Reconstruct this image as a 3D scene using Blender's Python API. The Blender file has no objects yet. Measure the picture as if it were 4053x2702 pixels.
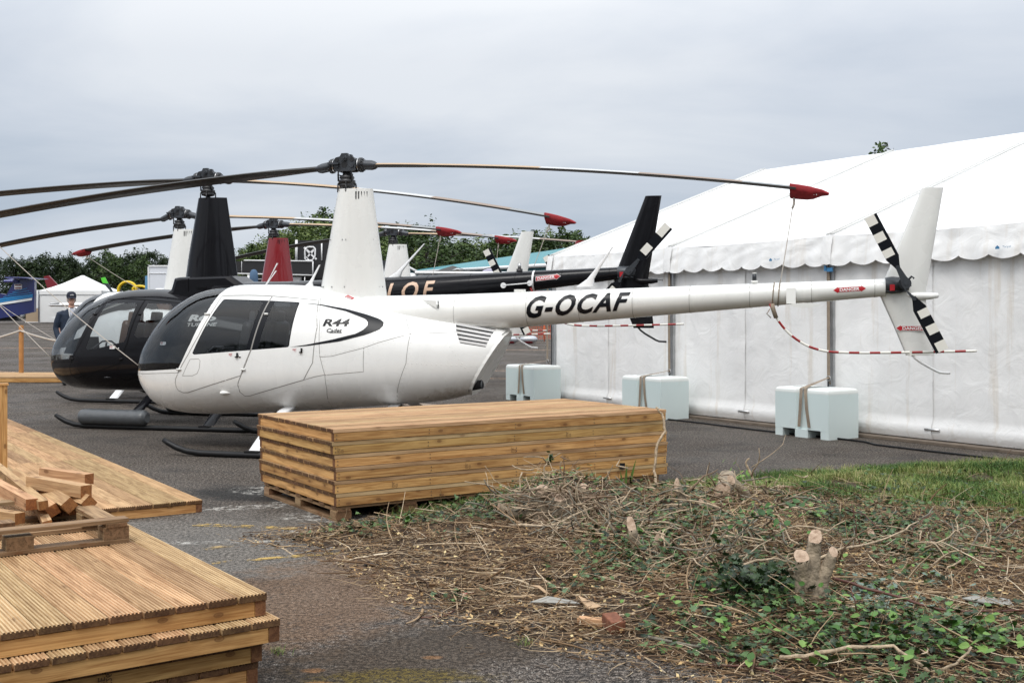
import bpy, bmesh, math, random
from math import sin, cos, pi, sqrt, radians as R
from mathutils import Vector, Matrix, noise
from mathutils.geometry import delaunay_2d_cdt
C = bpy.context.scene.collection
S = bpy.context.scene
rnd = random.Random(7)

# ---------------------------------------------------------------- camera, sky, sun, exposure
cd = bpy.data.cameras.new('camera'); cam = bpy.data.objects.new('camera', cd); C.objects.link(cam)
cam.location = (0, 0, 1.485); cam.rotation_euler = (R(90), 0, 0)
cd.sensor_width = 36; cd.lens = 39.64; cd.shift_y = -0.0255
cd.clip_start = 0.1; cd.clip_end = 3000
S.camera = cam
S.view_settings.view_transform = 'Standard'; S.view_settings.look = 'None'
S.view_settings.exposure = 0.14; S.view_settings.gamma = 1
S.render.film_transparent = False
w = bpy.data.worlds.new('World'); S.world = w; w.use_nodes = True
nt = w.node_tree; nt.nodes.clear()
def NN(nt, typ, **kw):
    n = nt.nodes.new(typ)
    for k, v in kw.items():
        if k.startswith('_'): setattr(n, k[1:], v)
    for k, v in kw.items():
        if k.startswith('_'): continue
        key = int(k[1:]) if (k[0] == 'i' and k[1:].isdigit()) else k.replace('__', ' ')
        s = n.inputs[key]
        if hasattr(v, 'outputs'): nt.links.new(v.outputs[0], s)
        elif isinstance(v, bpy.types.NodeSocket): nt.links.new(v, s)
        else: s.default_value = v
    return n
def ramp(nt, fac, stops, interp='LINEAR'):
    n = nt.nodes.new('ShaderNodeValToRGB'); cr = n.color_ramp; cr.interpolation = interp
    while len(cr.elements) < len(stops): cr.elements.new(0.5)
    for e, (p, c) in zip(cr.elements, stops):
        e.position = p; e.color = (c, c, c, 1) if isinstance(c, (int, float)) else (*c, 1)
    nt.links.new(fac if isinstance(fac, bpy.types.NodeSocket) else fac.outputs[0], n.inputs[0])
    return n
def math_(nt, op, a, b=0.0, c=None):
    kw = dict(i0=a, i1=b)
    if c is not None: kw['i2'] = c
    return NN(nt, 'ShaderNodeMath', _operation=op, **kw)
def mixc(nt, f, a, b, bt='MIX'):
    n = nt.nodes.new('ShaderNodeMix'); n.data_type = 'RGBA'; n.blend_type = bt
    for s, v in ((n.inputs[0], f), (n.inputs[6], a), (n.inputs[7], b)):
        if hasattr(v, 'outputs') and not isinstance(v, bpy.types.NodeSocket):
            o = v.outputs[2] if v.bl_idname == 'ShaderNodeMix' else v.outputs[0]
            nt.links.new(o, s)
        elif isinstance(v, bpy.types.NodeSocket): nt.links.new(v, s)
        else: s.default_value = v if isinstance(v, (int, float)) else (*v, 1)
    return n
SUN_EL, SUN_AZ = 58, 205     # soft light from high up behind the camera's left shoulder
sky = NN(nt, 'ShaderNodeTexSky', _sky_type='NISHITA', _sun_disc=False, _sun_elevation=R(SUN_EL),
         _sun_rotation=R(SUN_AZ), _air_density=1.0, _dust_density=2.0)
tc = NN(nt, 'ShaderNodeTexCoord')
sep = NN(nt, 'ShaderNodeSeparateXYZ', i0=tc.outputs['Generated'])
# clouds: a flat layer seen in perspective, direction divided by its height
zc = math_(nt, 'MAXIMUM', sep.outputs[2], 0.0)
zz = math_(nt, 'ADD', zc, 0.22)
px = math_(nt, 'DIVIDE', sep.outputs[0], zz); py = math_(nt, 'DIVIDE', sep.outputs[1], zz)
cv = NN(nt, 'ShaderNodeCombineXYZ', i0=px, i1=py, i2=0.0)
mp = NN(nt, 'ShaderNodeMapping', Vector=cv, Location=(2.3, 0.7, 0.4), Scale=(0.75, 1.15, 1), Rotation=(0, 0, 0.35))
n1 = NN(nt, 'ShaderNodeTexNoise', Vector=mp, Scale=1.1, Detail=7.0, Roughness=0.52, Distortion=0.35)
n2 = NN(nt, 'ShaderNodeTexNoise', Vector=mp, Scale=0.33, Detail=2.0, Roughness=0.5)
nf = math_(nt, 'MULTIPLY_ADD', n2.outputs[0], 0.48, math_(nt, 'MULTIPLY', n1.outputs[0], 0.52))
cl = ramp(nt, nf, [(0.38, (3.5, 4.2, 5.3)), (0.46, (4.3, 5.0, 6.1)), (0.53, (5.2, 5.8, 6.8)), (0.62, (6.3, 6.8, 7.6))])
# an overcast sky is brightest overhead
zen = ramp(nt, zc, [(0.0, (1.10, 1.09, 1.06)), (0.10, (1.06, 1.04, 1.0)), (0.22, (1.2, 1.16, 1.1)), (0.42, (2.0, 1.87, 1.68)), (0.8, (3.55, 3.25, 2.85))])
cl2 = mixc(nt, 1.0, cl, zen, 'MULTIPLY')
sk = mixc(nt, 0.93, sky, cl2)
bg = NN(nt, 'ShaderNodeBackground', Color=sk.outputs[2], Strength=0.1)
NN(nt, 'ShaderNodeOutputWorld', Surface=bg)
sd = bpy.data.lights.new('sun', 'SUN'); sun = bpy.data.objects.new('sun', sd); C.objects.link(sun)
sd.energy = 1.4; sd.angle = R(25); sd.color = (1.0, 0.98, 0.95)
sun.rotation_euler = (R(90 - SUN_EL), 0, R(180 - SUN_AZ))
sun.location = (0, -5, 20)

# ---------------------------------------------------------------- helpers
def gz(x, y):
    "height of the airfield: level near the camera, then rising gently away from it"
    t = max(0.0, y - 15.0)
    return min(1.15, t * 0.0137 * min(1, t / 4))

class MB:
    def __init__(s): s.v = []; s.f = []; s.m = []; s.s = []; s.g = {}; s.t = {}
    def add(s, vs, fs, m=0, smooth=False, M=None, t=None, g=None):
        o = len(s.v)
        s.v += [tuple(M @ Vector(p)) for p in vs] if M is not None else [tuple(p) for p in vs]
        for i, f in enumerate(fs):
            k = len(s.f)
            s.f.append([o + j for j in f]); s.m.append(m); s.s.append(smooth)
            if t is not None: s.t[k] = t
            if g is not None: s.g[k] = [g[j] for j in f]
        return s
    def box(s, c, d, m=0, M=None, t=None, wood=None, taper=1.0):
        x, y, z = d[0] / 2, d[1] / 2, d[2] / 2; cx, cy, cz = c
        vs = [(cx + sx * x * (taper if sz > 0 else 1), cy + sy * y * (taper if sz > 0 else 1), cz + sz * z)
              for sx, sy, sz in ((-1,-1,-1),(1,-1,-1),(1,1,-1),(-1,1,-1),(-1,-1,1),(1,-1,1),(1,1,1),(-1,1,1))]
        g = None
        if wood is not None:     # grain coordinates: (along, across, across) with a random offset per board
            ax = wood; o = (rnd.random() * 40, rnd.random() * 40, rnd.random() * 40)
            idx = [ax] + [k for k in (0, 1, 2) if k != ax]
            g = [tuple(v[idx[k]] - c[idx[k]] + o[k] for k in range(3)) for v in vs]
            if t is None: t = rnd.random()
        fs = [(0,3,2,1),(4,5,6,7),(0,1,5,4),(1,2,6,5),(2,3,7,6),(3,0,4,7)]
        if wood is not None and m != 'same':
            e = {0: (3, 5), 1: (2, 4), 2: (0, 1)}[wood]
            for k, f in enumerate(fs):
                s.add(vs, [f], m + (1 if k in e else 0), False, M, t, g)
            return s
        return s.add(vs, fs, m, False, M, t, g)
    def tube(s, pts, r, m=0, n=8, caps=True, smooth=True, M=None, mseq=None):
        pts = [Vector(p) for p in pts]; N = len(pts)
        rs = r if isinstance(r, (list, tuple)) else [r] * N
        tan = [((pts[min(i + 1, N - 1)] - pts[max(i - 1, 0)]).normalized()) for i in range(N)]
        up = Vector((0, 0, 1)) if abs(tan[0].z) < 0.9 else Vector((1, 0, 0))
        u = tan[0].cross(up).normalized(); rings = []
        for i in range(N):
            u = (u - tan[i] * u.dot(tan[i])).normalized(); v = tan[i].cross(u)
            rings.append([pts[i] + (u * cos(2*pi*k/n) + v * sin(2*pi*k/n)) * rs[i] for k in range(n)])
        o = []
        for q in rings: o += q
        for i in range(N - 1):
            fs = [(i*n+k, i*n+(k+1) % n, (i+1)*n+(k+1) % n, (i+1)*n+k) for k in range(n)]
            if i == 0: base = len(s.v); s.v += [tuple(M @ p) if M is not None else tuple(p) for p in o]
            for f in fs:
                s.f.append([base + j for j in f]); s.m.append(mseq[i] if mseq else m); s.s.append(smooth)
        if caps:
            s.f.append([base + k for k in reversed(range(n))]); s.m.append(mseq[0] if mseq else m); s.s.append(False)
            s.f.append([base + (N-1)*n + k for k in range(n)]); s.m.append(mseq[-1] if mseq else m); s.s.append(False)
        return s
    def cyl(s, a, b, r, m=0, n=14, r2=None, M=None):
        return s.tube([a, b], [r, r if r2 is None else r2], m, n, True, True, M)
    def loft(s, rings, m=0, smooth=True, caps=True, closed=True, M=None):
        n = len(rings[0]); vs = [p for q in rings for p in q]; fs = []
        for i in range(len(rings) - 1):
            for k in range(n if closed else n - 1):
                fs.append((i*n+k, i*n+(k+1) % n, (i+1)*n+(k+1) % n, (i+1)*n+k))
        s.add(vs, fs, m, smooth, M)
        if caps and closed:
            s.add(rings[0], [tuple(reversed(range(n)))], m, False, M)
            s.add(rings[-1], [tuple(range(n))], m, False, M)
        return s
    def lathe(s, prof, m=0, n=20, M=None, smooth=True):
        return s.loft([[(r*cos(2*pi*k/n), r*sin(2*pi*k/n), z) for k in range(n)] for r, z in prof], m, smooth, True, True, M)
    def prism(s, poly, d0, d1, axis=1, m=0, M=None, smooth=False):
        "poly of 2-D points extruded between d0 and d1 along the axis (1: points are x,z)"
        def P(p, d): return (p[0], d, p[1]) if axis == 1 else ((d, p[0], p[1]) if axis == 0 else (p[0], p[1], d))
        return s.loft([[P(p, d0) for p in poly], [P(p, d1) for p in poly]], m, smooth, True, True, M)
    def build(s, name, mats, parent=None, loc=None, rot=None, weld=0):
        me = bpy.data.meshes.new(name)
        me.from_pydata(s.v, [], s.f)
        if not isinstance(mats, (list, tuple)): mats = [mats]
        for q in mats: me.materials.append(q)
        me.polygons.foreach_set('material_index', s.m); me.polygons.foreach_set('use_smooth', s.s)
        if s.t:
            a = me.attributes.new('tint', 'FLOAT', 'FACE')
            a.data.foreach_set('value', [s.t.get(k, 0.5) for k in range(len(s.f))])
        if s.g:
            a = me.attributes.new('grain', 'FLOAT_VECTOR', 'CORNER'); L = []
            for k, f in enumerate(s.f):
                for p in (s.g[k] if k in s.g else [(0, 0, 0)] * len(f)): L += p
            a.data.foreach_set('vector', L)
        me.update()
        if weld:
            bm = bmesh.new(); bm.from_mesh(me); bmesh.ops.remove_doubles(bm, verts=bm.verts, dist=weld); bm.to_mesh(me); bm.free()
        bm = bmesh.new(); bm.from_mesh(me)
        if len(bm.faces) < 60000 and not getattr(s, 'keepn', False):
            bmesh.ops.recalc_face_normals(bm, faces=bm.faces); bm.to_mesh(me)
        bm.free()
        o = bpy.data.objects.new(name, me); C.objects.link(o)
        if parent: o.parent = parent
        if loc is not None: o.location = loc
        if rot is not None: o.rotation_euler = rot
        return o
def thing(name, label, cat, loc=(0, 0, 0), rz=0.0, group=None):
    o = bpy.data.objects.new(name, None); C.objects.link(o); o.empty_display_size = 0.1
    o.location = loc; o.rotation_euler = (0, 0, rz)
    return tag(o, label, cat, group)
def tag(o, label=None, cat=None, group=None, kind=None):
    for k, v in (('label', label), ('category', cat), ('group', group), ('kind', kind)):
        if v: o[k] = v
    return o
def copy_tree(o, parent=None):
    c = o.copy(); C.objects.link(c); c.parent = parent
    for ch in list(o.children): copy_tree(ch, c)
    return c
def lerp(a, b, t): return a + (b - a) * t

# ---------------------------------------------------------------- materials
def mat(name, col=(0.5, 0.5, 0.5), rough=0.5, metal=0.0, coat=0.0, spec=0.5, noise_=0.0, nscale=8.0, bump=0.0, bscale=40.0, back=None, rnoise=0.0, trans=0.0):
    m = bpy.data.materials.new(name); m.use_nodes = True; t = m.node_tree
    b = t.nodes['Principled BSDF']; b.inputs['Base Color'].default_value = (*col, 1)
    b.inputs['Roughness'].default_value = rough; b.inputs['Metallic'].default_value = metal
    b.inputs['Coat Weight'].default_value = coat; b.inputs['Coat Roughness'].default_value = 0.03
    b.inputs['Specular IOR Level'].default_value = spec
    tc = NN(t, 'ShaderNodeTexCoord')
    csock = None
    if noise_:
        n = NN(t, 'ShaderNodeTexNoise', Vector=tc.outputs['Object'], Scale=nscale, Detail=6.0, Roughness=0.6)
        r = ramp(t, n, [(0.3, tuple(c * (1 - noise_) for c in col)), (0.7, tuple(min(1, c * (1 + noise_ * 0.6)) for c in col))])
        csock = r.outputs[0]
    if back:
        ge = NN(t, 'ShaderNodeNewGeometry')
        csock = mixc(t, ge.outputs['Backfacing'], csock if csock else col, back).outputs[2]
    if csock: t.links.new(csock, b.inputs['Base Color'])
    if rnoise:
        n = NN(t, 'ShaderNodeTexNoise', Vector=tc.outputs['Object'], Scale=3.0, Detail=4.0)
        t.links.new(ramp(t, n, [(0.3, rough), (0.7, min(1, rough + rnoise))]).outputs[0], b.inputs['Roughness'])
    if bump:
        n = NN(t, 'ShaderNodeTexNoise', Vector=tc.outputs['Object'], Scale=bscale, Detail=4.0)
        bp = NN(t, 'ShaderNodeBump', Strength=bump, Distance=0.01, Height=n.outputs[0])
        t.links.new(bp.outputs[0], b.inputs['Normal'])
    if trans: b.inputs['Transmission Weight'].default_value = trans
    return m
def glass(name, tint, gloss=0.06, rough=0.0):
    "thin tinted acrylic: see-through with a sky reflection that grows towards grazing"
    m = bpy.data.materials.new(name); m.use_nodes = True; t = m.node_tree; t.nodes.clear()
    tr = NN(t, 'ShaderNodeBsdfTransparent', Color=(*tint, 1)); gl = NN(t, 'ShaderNodeBsdfGlossy', Color=(1, 1, 1, 1), Roughness=rough)
    lw = NN(t, 'ShaderNodeFresnel', IOR=1.5)
    f = math_(t, 'MULTIPLY_ADD', lw, 1.0, gloss)
    mx = NN(t, 'ShaderNodeMixShader', i0=f, i1=tr, i2=gl)
    NN(t, 'ShaderNodeOutputMaterial', Surface=mx)
    return m
def dirty_paint(name, col, back=None, rough=0.22, soot=False):
    "glossy aircraft paint with faint streaks of dirt and water marks"
    m = mat(name, col, rough, 0, 0.5 if col[0] > .05 else .08, 0.5 if col[0] > .05 else .15, rnoise=0.12)
    t = m.node_tree; b = t.nodes['Principled BSDF']; tc = NN(t, 'ShaderNodeTexCoord')
    mp = NN(t, 'ShaderNodeMapping', Vector=tc.outputs['Object'], Scale=(3.0, 3.0, 0.8))
    n = NN(t, 'ShaderNodeTexNoise', Vector=mp, Scale=2.5, Detail=8.0, Roughness=0.65)
    sp = NN(t, 'ShaderNodeTexNoise', Vector=tc.outputs['Object'], Scale=140.0, Detail=2.0)
    c = ramp(t, n, [(0.35, tuple(x * 0.96 for x in col)), (0.62, col)])
    d = mixc(t, ramp(t, sp, [(0.68, 0.0), (0.76, 0.10)]), c, tuple(x * 0.55 for x in col))
    if soot:      # brown exhaust staining low at the tail of the cowling
        v = NN(t, 'ShaderNodeVectorMath', _operation='SUBTRACT', i0=tc.outputs['Object'], i1=(1.36, -.1, .60)); v = NN(t, 'ShaderNodeVectorMath', _operation='DIVIDE', i0=v, i1=(.42, .5, .12))
        q = math_(t, 'MULTIPLY_ADD', math_(t, 'SUBTRACT', n.outputs[0], .5), 1.6, NN(t, 'ShaderNodeVectorMath', _operation='LENGTH', i0=v).outputs[1])
        d = mixc(t, ramp(t, q, [(.35, .62), (1.05, 0.0)]), d, (.20, .135, .06))
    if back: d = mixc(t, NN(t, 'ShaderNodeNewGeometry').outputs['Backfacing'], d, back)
    t.links.new(d.outputs[2], b.inputs['Base Color'])
    bp = NN(t, 'ShaderNodeBump', Strength=0.05 if col[0] < .1 else 0.02, Distance=0.02, Height=NN(t, 'ShaderNodeTexNoise', Vector=tc.outputs['Object'], Scale=2.2, Detail=1.0).outputs[0])
    t.links.new(bp.outputs[0], b.inputs['Normal'])
    return m
def wood(name, light, dark, end=False, knots=True, rough=0.72, stain=.5, kth=.35, kst=.85):
    m = bpy.data.materials.new(name); m.use_nodes = True; t = m.node_tree; b = t.nodes['Principled BSDF']
    g = NN(t, 'ShaderNodeAttribute', _attribute_name='grain'); ti = NN(t, 'ShaderNodeAttribute', _attribute_name='tint')
    mp = NN(t, 'ShaderNodeMapping', Vector=g.outputs['Vector'], Scale=(1.3, 16.0, 16.0))
    n1 = NN(t, 'ShaderNodeTexNoise', Vector=mp, Scale=1.6, Detail=6.0, Roughness=0.6, Distortion=1.2)
    mp2 = NN(t, 'ShaderNodeMapping', Vector=g.outputs['Vector'], Scale=(4.0, 150.0, 150.0))
    n2 = NN(t, 'ShaderNodeTexNoise', Vector=mp2, Scale=1.0, Detail=3.0)
    f = math_(t, 'MULTIPLY_ADD', n2.outputs[0], 0.35, math_(t, 'MULTIPLY', n1.outputs[0], 0.65))
    c = ramp(t, f, [(0.40, dark), (0.5, tuple(lerp(a, b_, 0.55) for a, b_ in zip(dark, light))), (0.60, light)])
    # each board its own shade: yellow, pink-brown or a little green from the treatment
    hue = ramp(t, ti.outputs['Fac'], [(0.0, (0.72, 0.64, 0.55)), (0.3, (1.02, 0.95, 0.80)), (0.55, (1.03, 0.90, 0.80)), (0.75, (1.05, 1.03, 0.90)), (1.0, (0.80, 0.79, 0.64))])
    c = mixc(t, 1.0, c, hue, 'MULTIPLY')
    if knots and not end:
        mk = NN(t, 'ShaderNodeMapping', Vector=g.outputs['Vector'], Scale=(1.0, 1.0, 1.0))
        ks = NN(t, 'ShaderNodeSeparateXYZ', i0=mk); kc = NN(t, 'ShaderNodeCombineXYZ', i0=math_(t, 'MULTIPLY', ks.outputs[0], 4.2), i1=math_(t, 'MULTIPLY', math_(t, 'ADD', ks.outputs[1], ks.outputs[2]), 8.5), i2=0.0)
        wv = NN(t, 'ShaderNodeTexVoronoi', _voronoi_dimensions='2D', Vector=kc, Scale=1.0)
        on = math_(t, 'GREATER_THAN', NN(t, 'ShaderNodeSeparateColor', i0=wv.outputs['Color']).outputs[0], kth)
        k = ramp(t, wv.outputs['Distance'], [(0.0, 1.0), (0.055, .75), (0.075, 1.0), (0.095, 0.3), (0.28, 0.0)])
        kk = math_(t, 'MULTIPLY', k, on)
        c = mixc(t, math_(t, 'MULTIPLY', kk, kst), c, (0.13, 0.055, 0.02))
        st = NN(t, 'ShaderNodeTexNoise', Vector=NN(t, 'ShaderNodeMapping', Vector=g.outputs['Vector'], Scale=(1.0, 5.0, 5.0)), Scale=1.1, Detail=5.0, Roughness=0.7)
        c = mixc(t, ramp(t, st, [(0.56, 0.0), (0.75, stain)]), c, (0.16, 0.10, 0.055))
    t.links.new(c.outputs[2], b.inputs['Base Color']); b.inputs['Roughness'].default_value = rough
    b.inputs['Specular IOR Level'].default_value = 0.25
    bp = NN(t, 'ShaderNodeBump', Strength=0.35, Distance=0.003, Height=f)
    t.links.new(bp.outputs[0], b.inputs['Normal'])
    return m
def canvas(name, col=(0.8, 0.8, 0.8), stain=0.0, rough=0.45):
    m = bpy.data.materials.new(name); m.use_nodes = True; t = m.node_tree; b = t.nodes['Principled BSDF']
    tc = NN(t, 'ShaderNodeTexCoord')
    n = NN(t, 'ShaderNodeTexNoise', Vector=tc.outputs['Object'], Scale=0.8, Detail=7.0, Roughness=0.6)
    c = ramp(t, n, [(0.35, tuple(x * 0.93 for x in col)), (0.65, col)])
    if stain:
        mp = NN(t, 'ShaderNodeMapping', Vector=tc.outputs['Object'], Scale=(1.9, 1.9, 0.12))
        s = NN(t, 'ShaderNodeTexNoise', Vector=mp, Scale=2.2, Detail=5.0, Roughness=0.7)
        c = mixc(t, ramp(t, s, [(0.56, 0.0), (0.68, stain)]), c, (0.55, 0.44, 0.30))
        s2 = NN(t, 'ShaderNodeTexNoise', Vector=tc.outputs['Object'], Scale=7.0, Detail=6.0, Roughness=0.75)
        c = mixc(t, ramp(t, s2, [(0.6, 0.0), (0.75, stain * 0.7)]), c, (0.5, 0.44, 0.36))
        t.links.new(c.outputs[2], b.inputs['Base Color'])
    else: t.links.new(c.outputs[0], b.inputs['Base Color'])
    b.inputs['Roughness'].default_value = rough; b.inputs['Specular IOR Level'].default_value = 0.35
    b.inputs['Subsurface Weight'].default_value = 0.0
    bn = NN(t, 'ShaderNodeTexNoise', Vector=tc.outputs['Object'], Scale=3.5, Detail=5.0, Roughness=0.55, Distortion=1.5)
    bp = NN(t, 'ShaderNodeBump', Strength=0.34, Distance=0.03, Height=bn.outputs[0])
    t.links.new(bp.outputs[0], b.inputs['Normal'])
    return m
def leafmat(name, cols, rough=0.55, scale=1.0, trans=0.0):
    "per-leaf colour from the 'tint' attribute"
    m = bpy.data.materials.new(name); m.use_nodes = True; t = m.node_tree; b = t.nodes['Principled BSDF']
    ti = NN(t, 'ShaderNodeAttribute', _attribute_name='tint')
    c = ramp(t, ti.outputs['Fac'], [(i / (len(cols) - 1), q) for i, q in enumerate(cols)])
    t.links.new(c.outputs[0], b.inputs['Base Color']); b.inputs['Roughness'].default_value = rough
    b.inputs['Specular IOR Level'].default_value = 0.3
    return m
M = {}
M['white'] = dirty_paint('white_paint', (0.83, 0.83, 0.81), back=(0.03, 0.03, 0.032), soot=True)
M['white2'] = dirty_paint('ivory_paint', (0.79, 0.79, 0.76))
M['blackp'] = dirty_paint('black_paint', (0.010, 0.010, 0.012), back=(0.015, 0.015, 0.016), rough=0.06)
M['blackpc'] = dirty_paint('black_paint_cream_lining', (0.010, 0.010, 0.012), back=(0.62, 0.61, 0.56), rough=0.06)
M['blackp2'] = dirty_paint('black_gloss', (0.010, 0.010, 0.012), rough=0.08)
M['redp'] = dirty_paint('red_paint', (0.20, 0.010, 0.014), rough=0.15)
M['metal_dark'] = mat('dark_metal', (0.045, 0.05, 0.058), 0.42, 0.3, noise_=0.3, bump=0.2)
M['metal_black'] = mat('black_metal', (0.018, 0.018, 0.02), 0.4, 0.1, noise_=0.3)
M['steel'] = mat('bare_steel', (0.5, 0.5, 0.5), 0.3, 0.9)
M['skid'] = mat('skid_black', (0.009, 0.009, 0.010), 0.4, spec=.3, noise_=0.3, rnoise=0.2)
M['linek'] = mat('seam_black', (0.004, 0.004, 0.005), 0.8, spec=.1)
M['line'] = mat('seam_line', (0.26, 0.25, 0.235), 0.7)
M['blackvinyl'] = mat('black_vinyl', (0.006, 0.007, 0.010), 0.3, spec=.2)
M['trim'] = mat('dark_trim', (0.014, 0.014, 0.015), 0.7, spec=.2)
M['leather'] = mat('grey_leather', (0.09, 0.09, 0.095), 0.5, bump=0.2)
M['brownleather'] = mat('brown_leather', (0.10, 0.05, 0.028), 0.45, bump=0.2)
M['glass'] = glass('clear_canopy', (0.62, 0.65, 0.67), 0.0)
M['glassc'] = glass('clear_door_window', (0.82, 0.85, 0.86), 0.0)
M['glassd'] = glass('tinted_window', (0.58, 0.61, 0.63), 0.0)
M['red'] = mat('sign_red', (0.45, 0.012, 0.02), 0.4)
M['whitevinyl'] = mat('white_vinyl', (0.8, 0.8, 0.8), 0.4)
M['gold'] = mat('rose_gold_vinyl', (0.62, 0.42, 0.30), 0.35)
M['silver'] = mat('silver_vinyl', (0.62, 0.60, 0.56), 0.35)
M['sock'] = mat('red_canvas', (0.28, 0.012, 0.018), 0.8, noise_=0.3, nscale=12, bump=0.6, bscale=25)
M['rope'] = mat('pale_rope', (0.55, 0.50, 0.44), 0.9, bump=0.5, bscale=200)
M['guardred'] = mat('guard_red', (0.30, 0.015, 0.015), 0.4); M['guardwhite'] = mat('guard_white', (0.74, 0.72, 0.66), 0.4)
M['bladeblk'] = mat('blade_black', (0.028, 0.026, 0.024), 0.5, noise_=0.3)
M['bladey'] = mat('blade_yellow', (0.42, 0.29, 0.17), 0.6); M['bladew'] = mat('blade_white', (0.50, 0.50, 0.49), 0.6)
M['bladet'] = mat('blade_brown', (0.24, 0.17, 0.12), 0.5); M['bladeg'] = mat('blade_grey', (0.22, 0.23, 0.23), 0.4, 0.2)
M['deck'] = wood('decking', (0.60, 0.435, 0.28), (0.35, 0.225, 0.13), stain=.2, kth=.82, kst=.55)
M['joist'] = wood('joist_wood', (0.64, 0.405, 0.185), (0.35, 0.185, 0.07))
M['deckend'] = wood('decking_end', (0.15, 0.085, 0.045), (0.07, 0.035, 0.02), end=True)
M['joistend'] = wood('joist_end', (0.22, 0.115, 0.06), (0.12, 0.055, 0.03), end=True)
M['pallet'] = wood('pallet_wood', (0.36, 0.25, 0.16), (0.17, 0.11, 0.065))
M['palletend'] = wood('pallet_end', (0.22, 0.13, 0.08), (0.10, 0.06, 0.035), end=True)
M['grey_strap'] = mat('strap_web', (0.27, 0.215, 0.16), 0.8, noise_=0.3, bump=0.3, bscale=150)
WOODM = [M['deck'], M['deckend'], M['joist'], M['joistend']]

# ---------------------------------------------------------------- lettering
def text2d(s, bold=0.0, shear=0.0, step=0.02, h=1.0, w=None, xs=1.0, spacing=1.0):
    "lettering as flat faces: height h, optional total width w"
    cu = bpy.data.curves.new('lettering', 'FONT'); cu.body = s; cu.offset = bold; cu.resolution_u = 3; cu.space_character = spacing
    o = bpy.data.objects.new('lettering', cu); C.objects.link(o)
    dg = bpy.context.evaluated_depsgraph_get(); me = bpy.data.meshes.new_from_object(o.evaluated_get(dg))
    bpy.data.objects.remove(o); bpy.data.curves.remove(cu)
    bm = bmesh.new(); bm.from_mesh(me); bpy.data.meshes.remove(me)
    bmesh.ops.remove_doubles(bm, verts=bm.verts, dist=1e-5)
    x0 = min(v.co.x for v in bm.verts); x1 = max(v.co.x for v in bm.verts)
    y0 = min(v.co.y for v in bm.verts); y1 = max(v.co.y for v in bm.verts)
    sy = h / (y1 - y0); sx = (w / (x1 - x0)) if w else sy * xs
    for v in bm.verts: v.co.x = (v.co.x - x0) * sx; v.co.y = (v.co.y - y0) * sy; v.co.z = 0
    y = step
    while y < h:
        bmesh.ops.bisect_plane(bm, geom=bm.verts[:] + bm.edges[:] + bm.faces[:], plane_co=(0, y, 0), plane_no=(0, 1, 0)); y += step
    for v in bm.verts: v.co.x += shear * v.co.y
    bm.verts.index_update()
    vs = [(v.co.x, v.co.y) for v in bm.verts]; fs = [[v.index for v in f.verts] for f in bm.faces]
    bm.free(); return vs, fs
def put_text(mb, t, fn, m=0):
    vs, fs = t; mb.add([fn(x, y) for x, y in vs], fs, m)
def arrow2d(L, H, left=True, right=True):
    "sign plate with arrow ends"
    a = H * 0.75; p = []
    x0 = a if left else 0; x1 = L - a if right else L
    p += [(x0, 0.14*H)]
    p += [(x1, 0.14*H)]
    if right: p += [(x1, 0), (L, H/2), (x1, H), (x1, 0.86*H)]
    else: p += [(x1, 0.86*H)]
    p += [(x0, 0.86*H)]
    if left: p += [(x0, H), (0, H/2), (x0, 0)]
    return p
def danger_sign(mb, fn, L, H, left=True, right=True, mr=0, mw=1):
    "red plate in vertical strips so that it can follow a curved skin"
    p = arrow2d(L, H, left, right); a = H * 0.75
    def strip(x0, x1, y0a, y1a, y0b, y1b, off, m, n=5, k=4):
        for i in range(n):
            for j in range(k):
                def q(u, v): return (lerp(x0, x1, u), lerp(lerp(y0a, y0b, u), lerp(y1a, y1b, u), v))
                c = [q(i/n, j/k), q((i+1)/n, j/k), q((i+1)/n, (j+1)/k), q(i/n, (j+1)/k)]
                mb.add([fn(x, y, off) for x, y in c], [(0, 1, 2, 3)], m)
    b = H * 0.07
    for e, off, m in ((b, 0.001, mw), (0, 0.002, mr)):
        lo, hi = 0.14*H - e, 0.86*H + e
        xa = a if left else -e; xb = L - a if right else L + e
        strip(xa, xb, lo, hi, lo, hi, off, m)
        if left: strip(-e*1.5, a, H/2, H/2, -e, H+e, off, m, 2)
        if right: strip(L-a, L+e*1.5, -e, H+e, H/2, H/2, off, m, 2)
    vs, fs = text2d('DANGER', 0.03, 0, 0.02, H*0.54, w=(xb - xa) * 0.86)
    mb.add([fn(x + xa + (xb - xa) * 0.07, y + H*0.23, 0.003) for x, y in vs], fs, mw)

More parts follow.
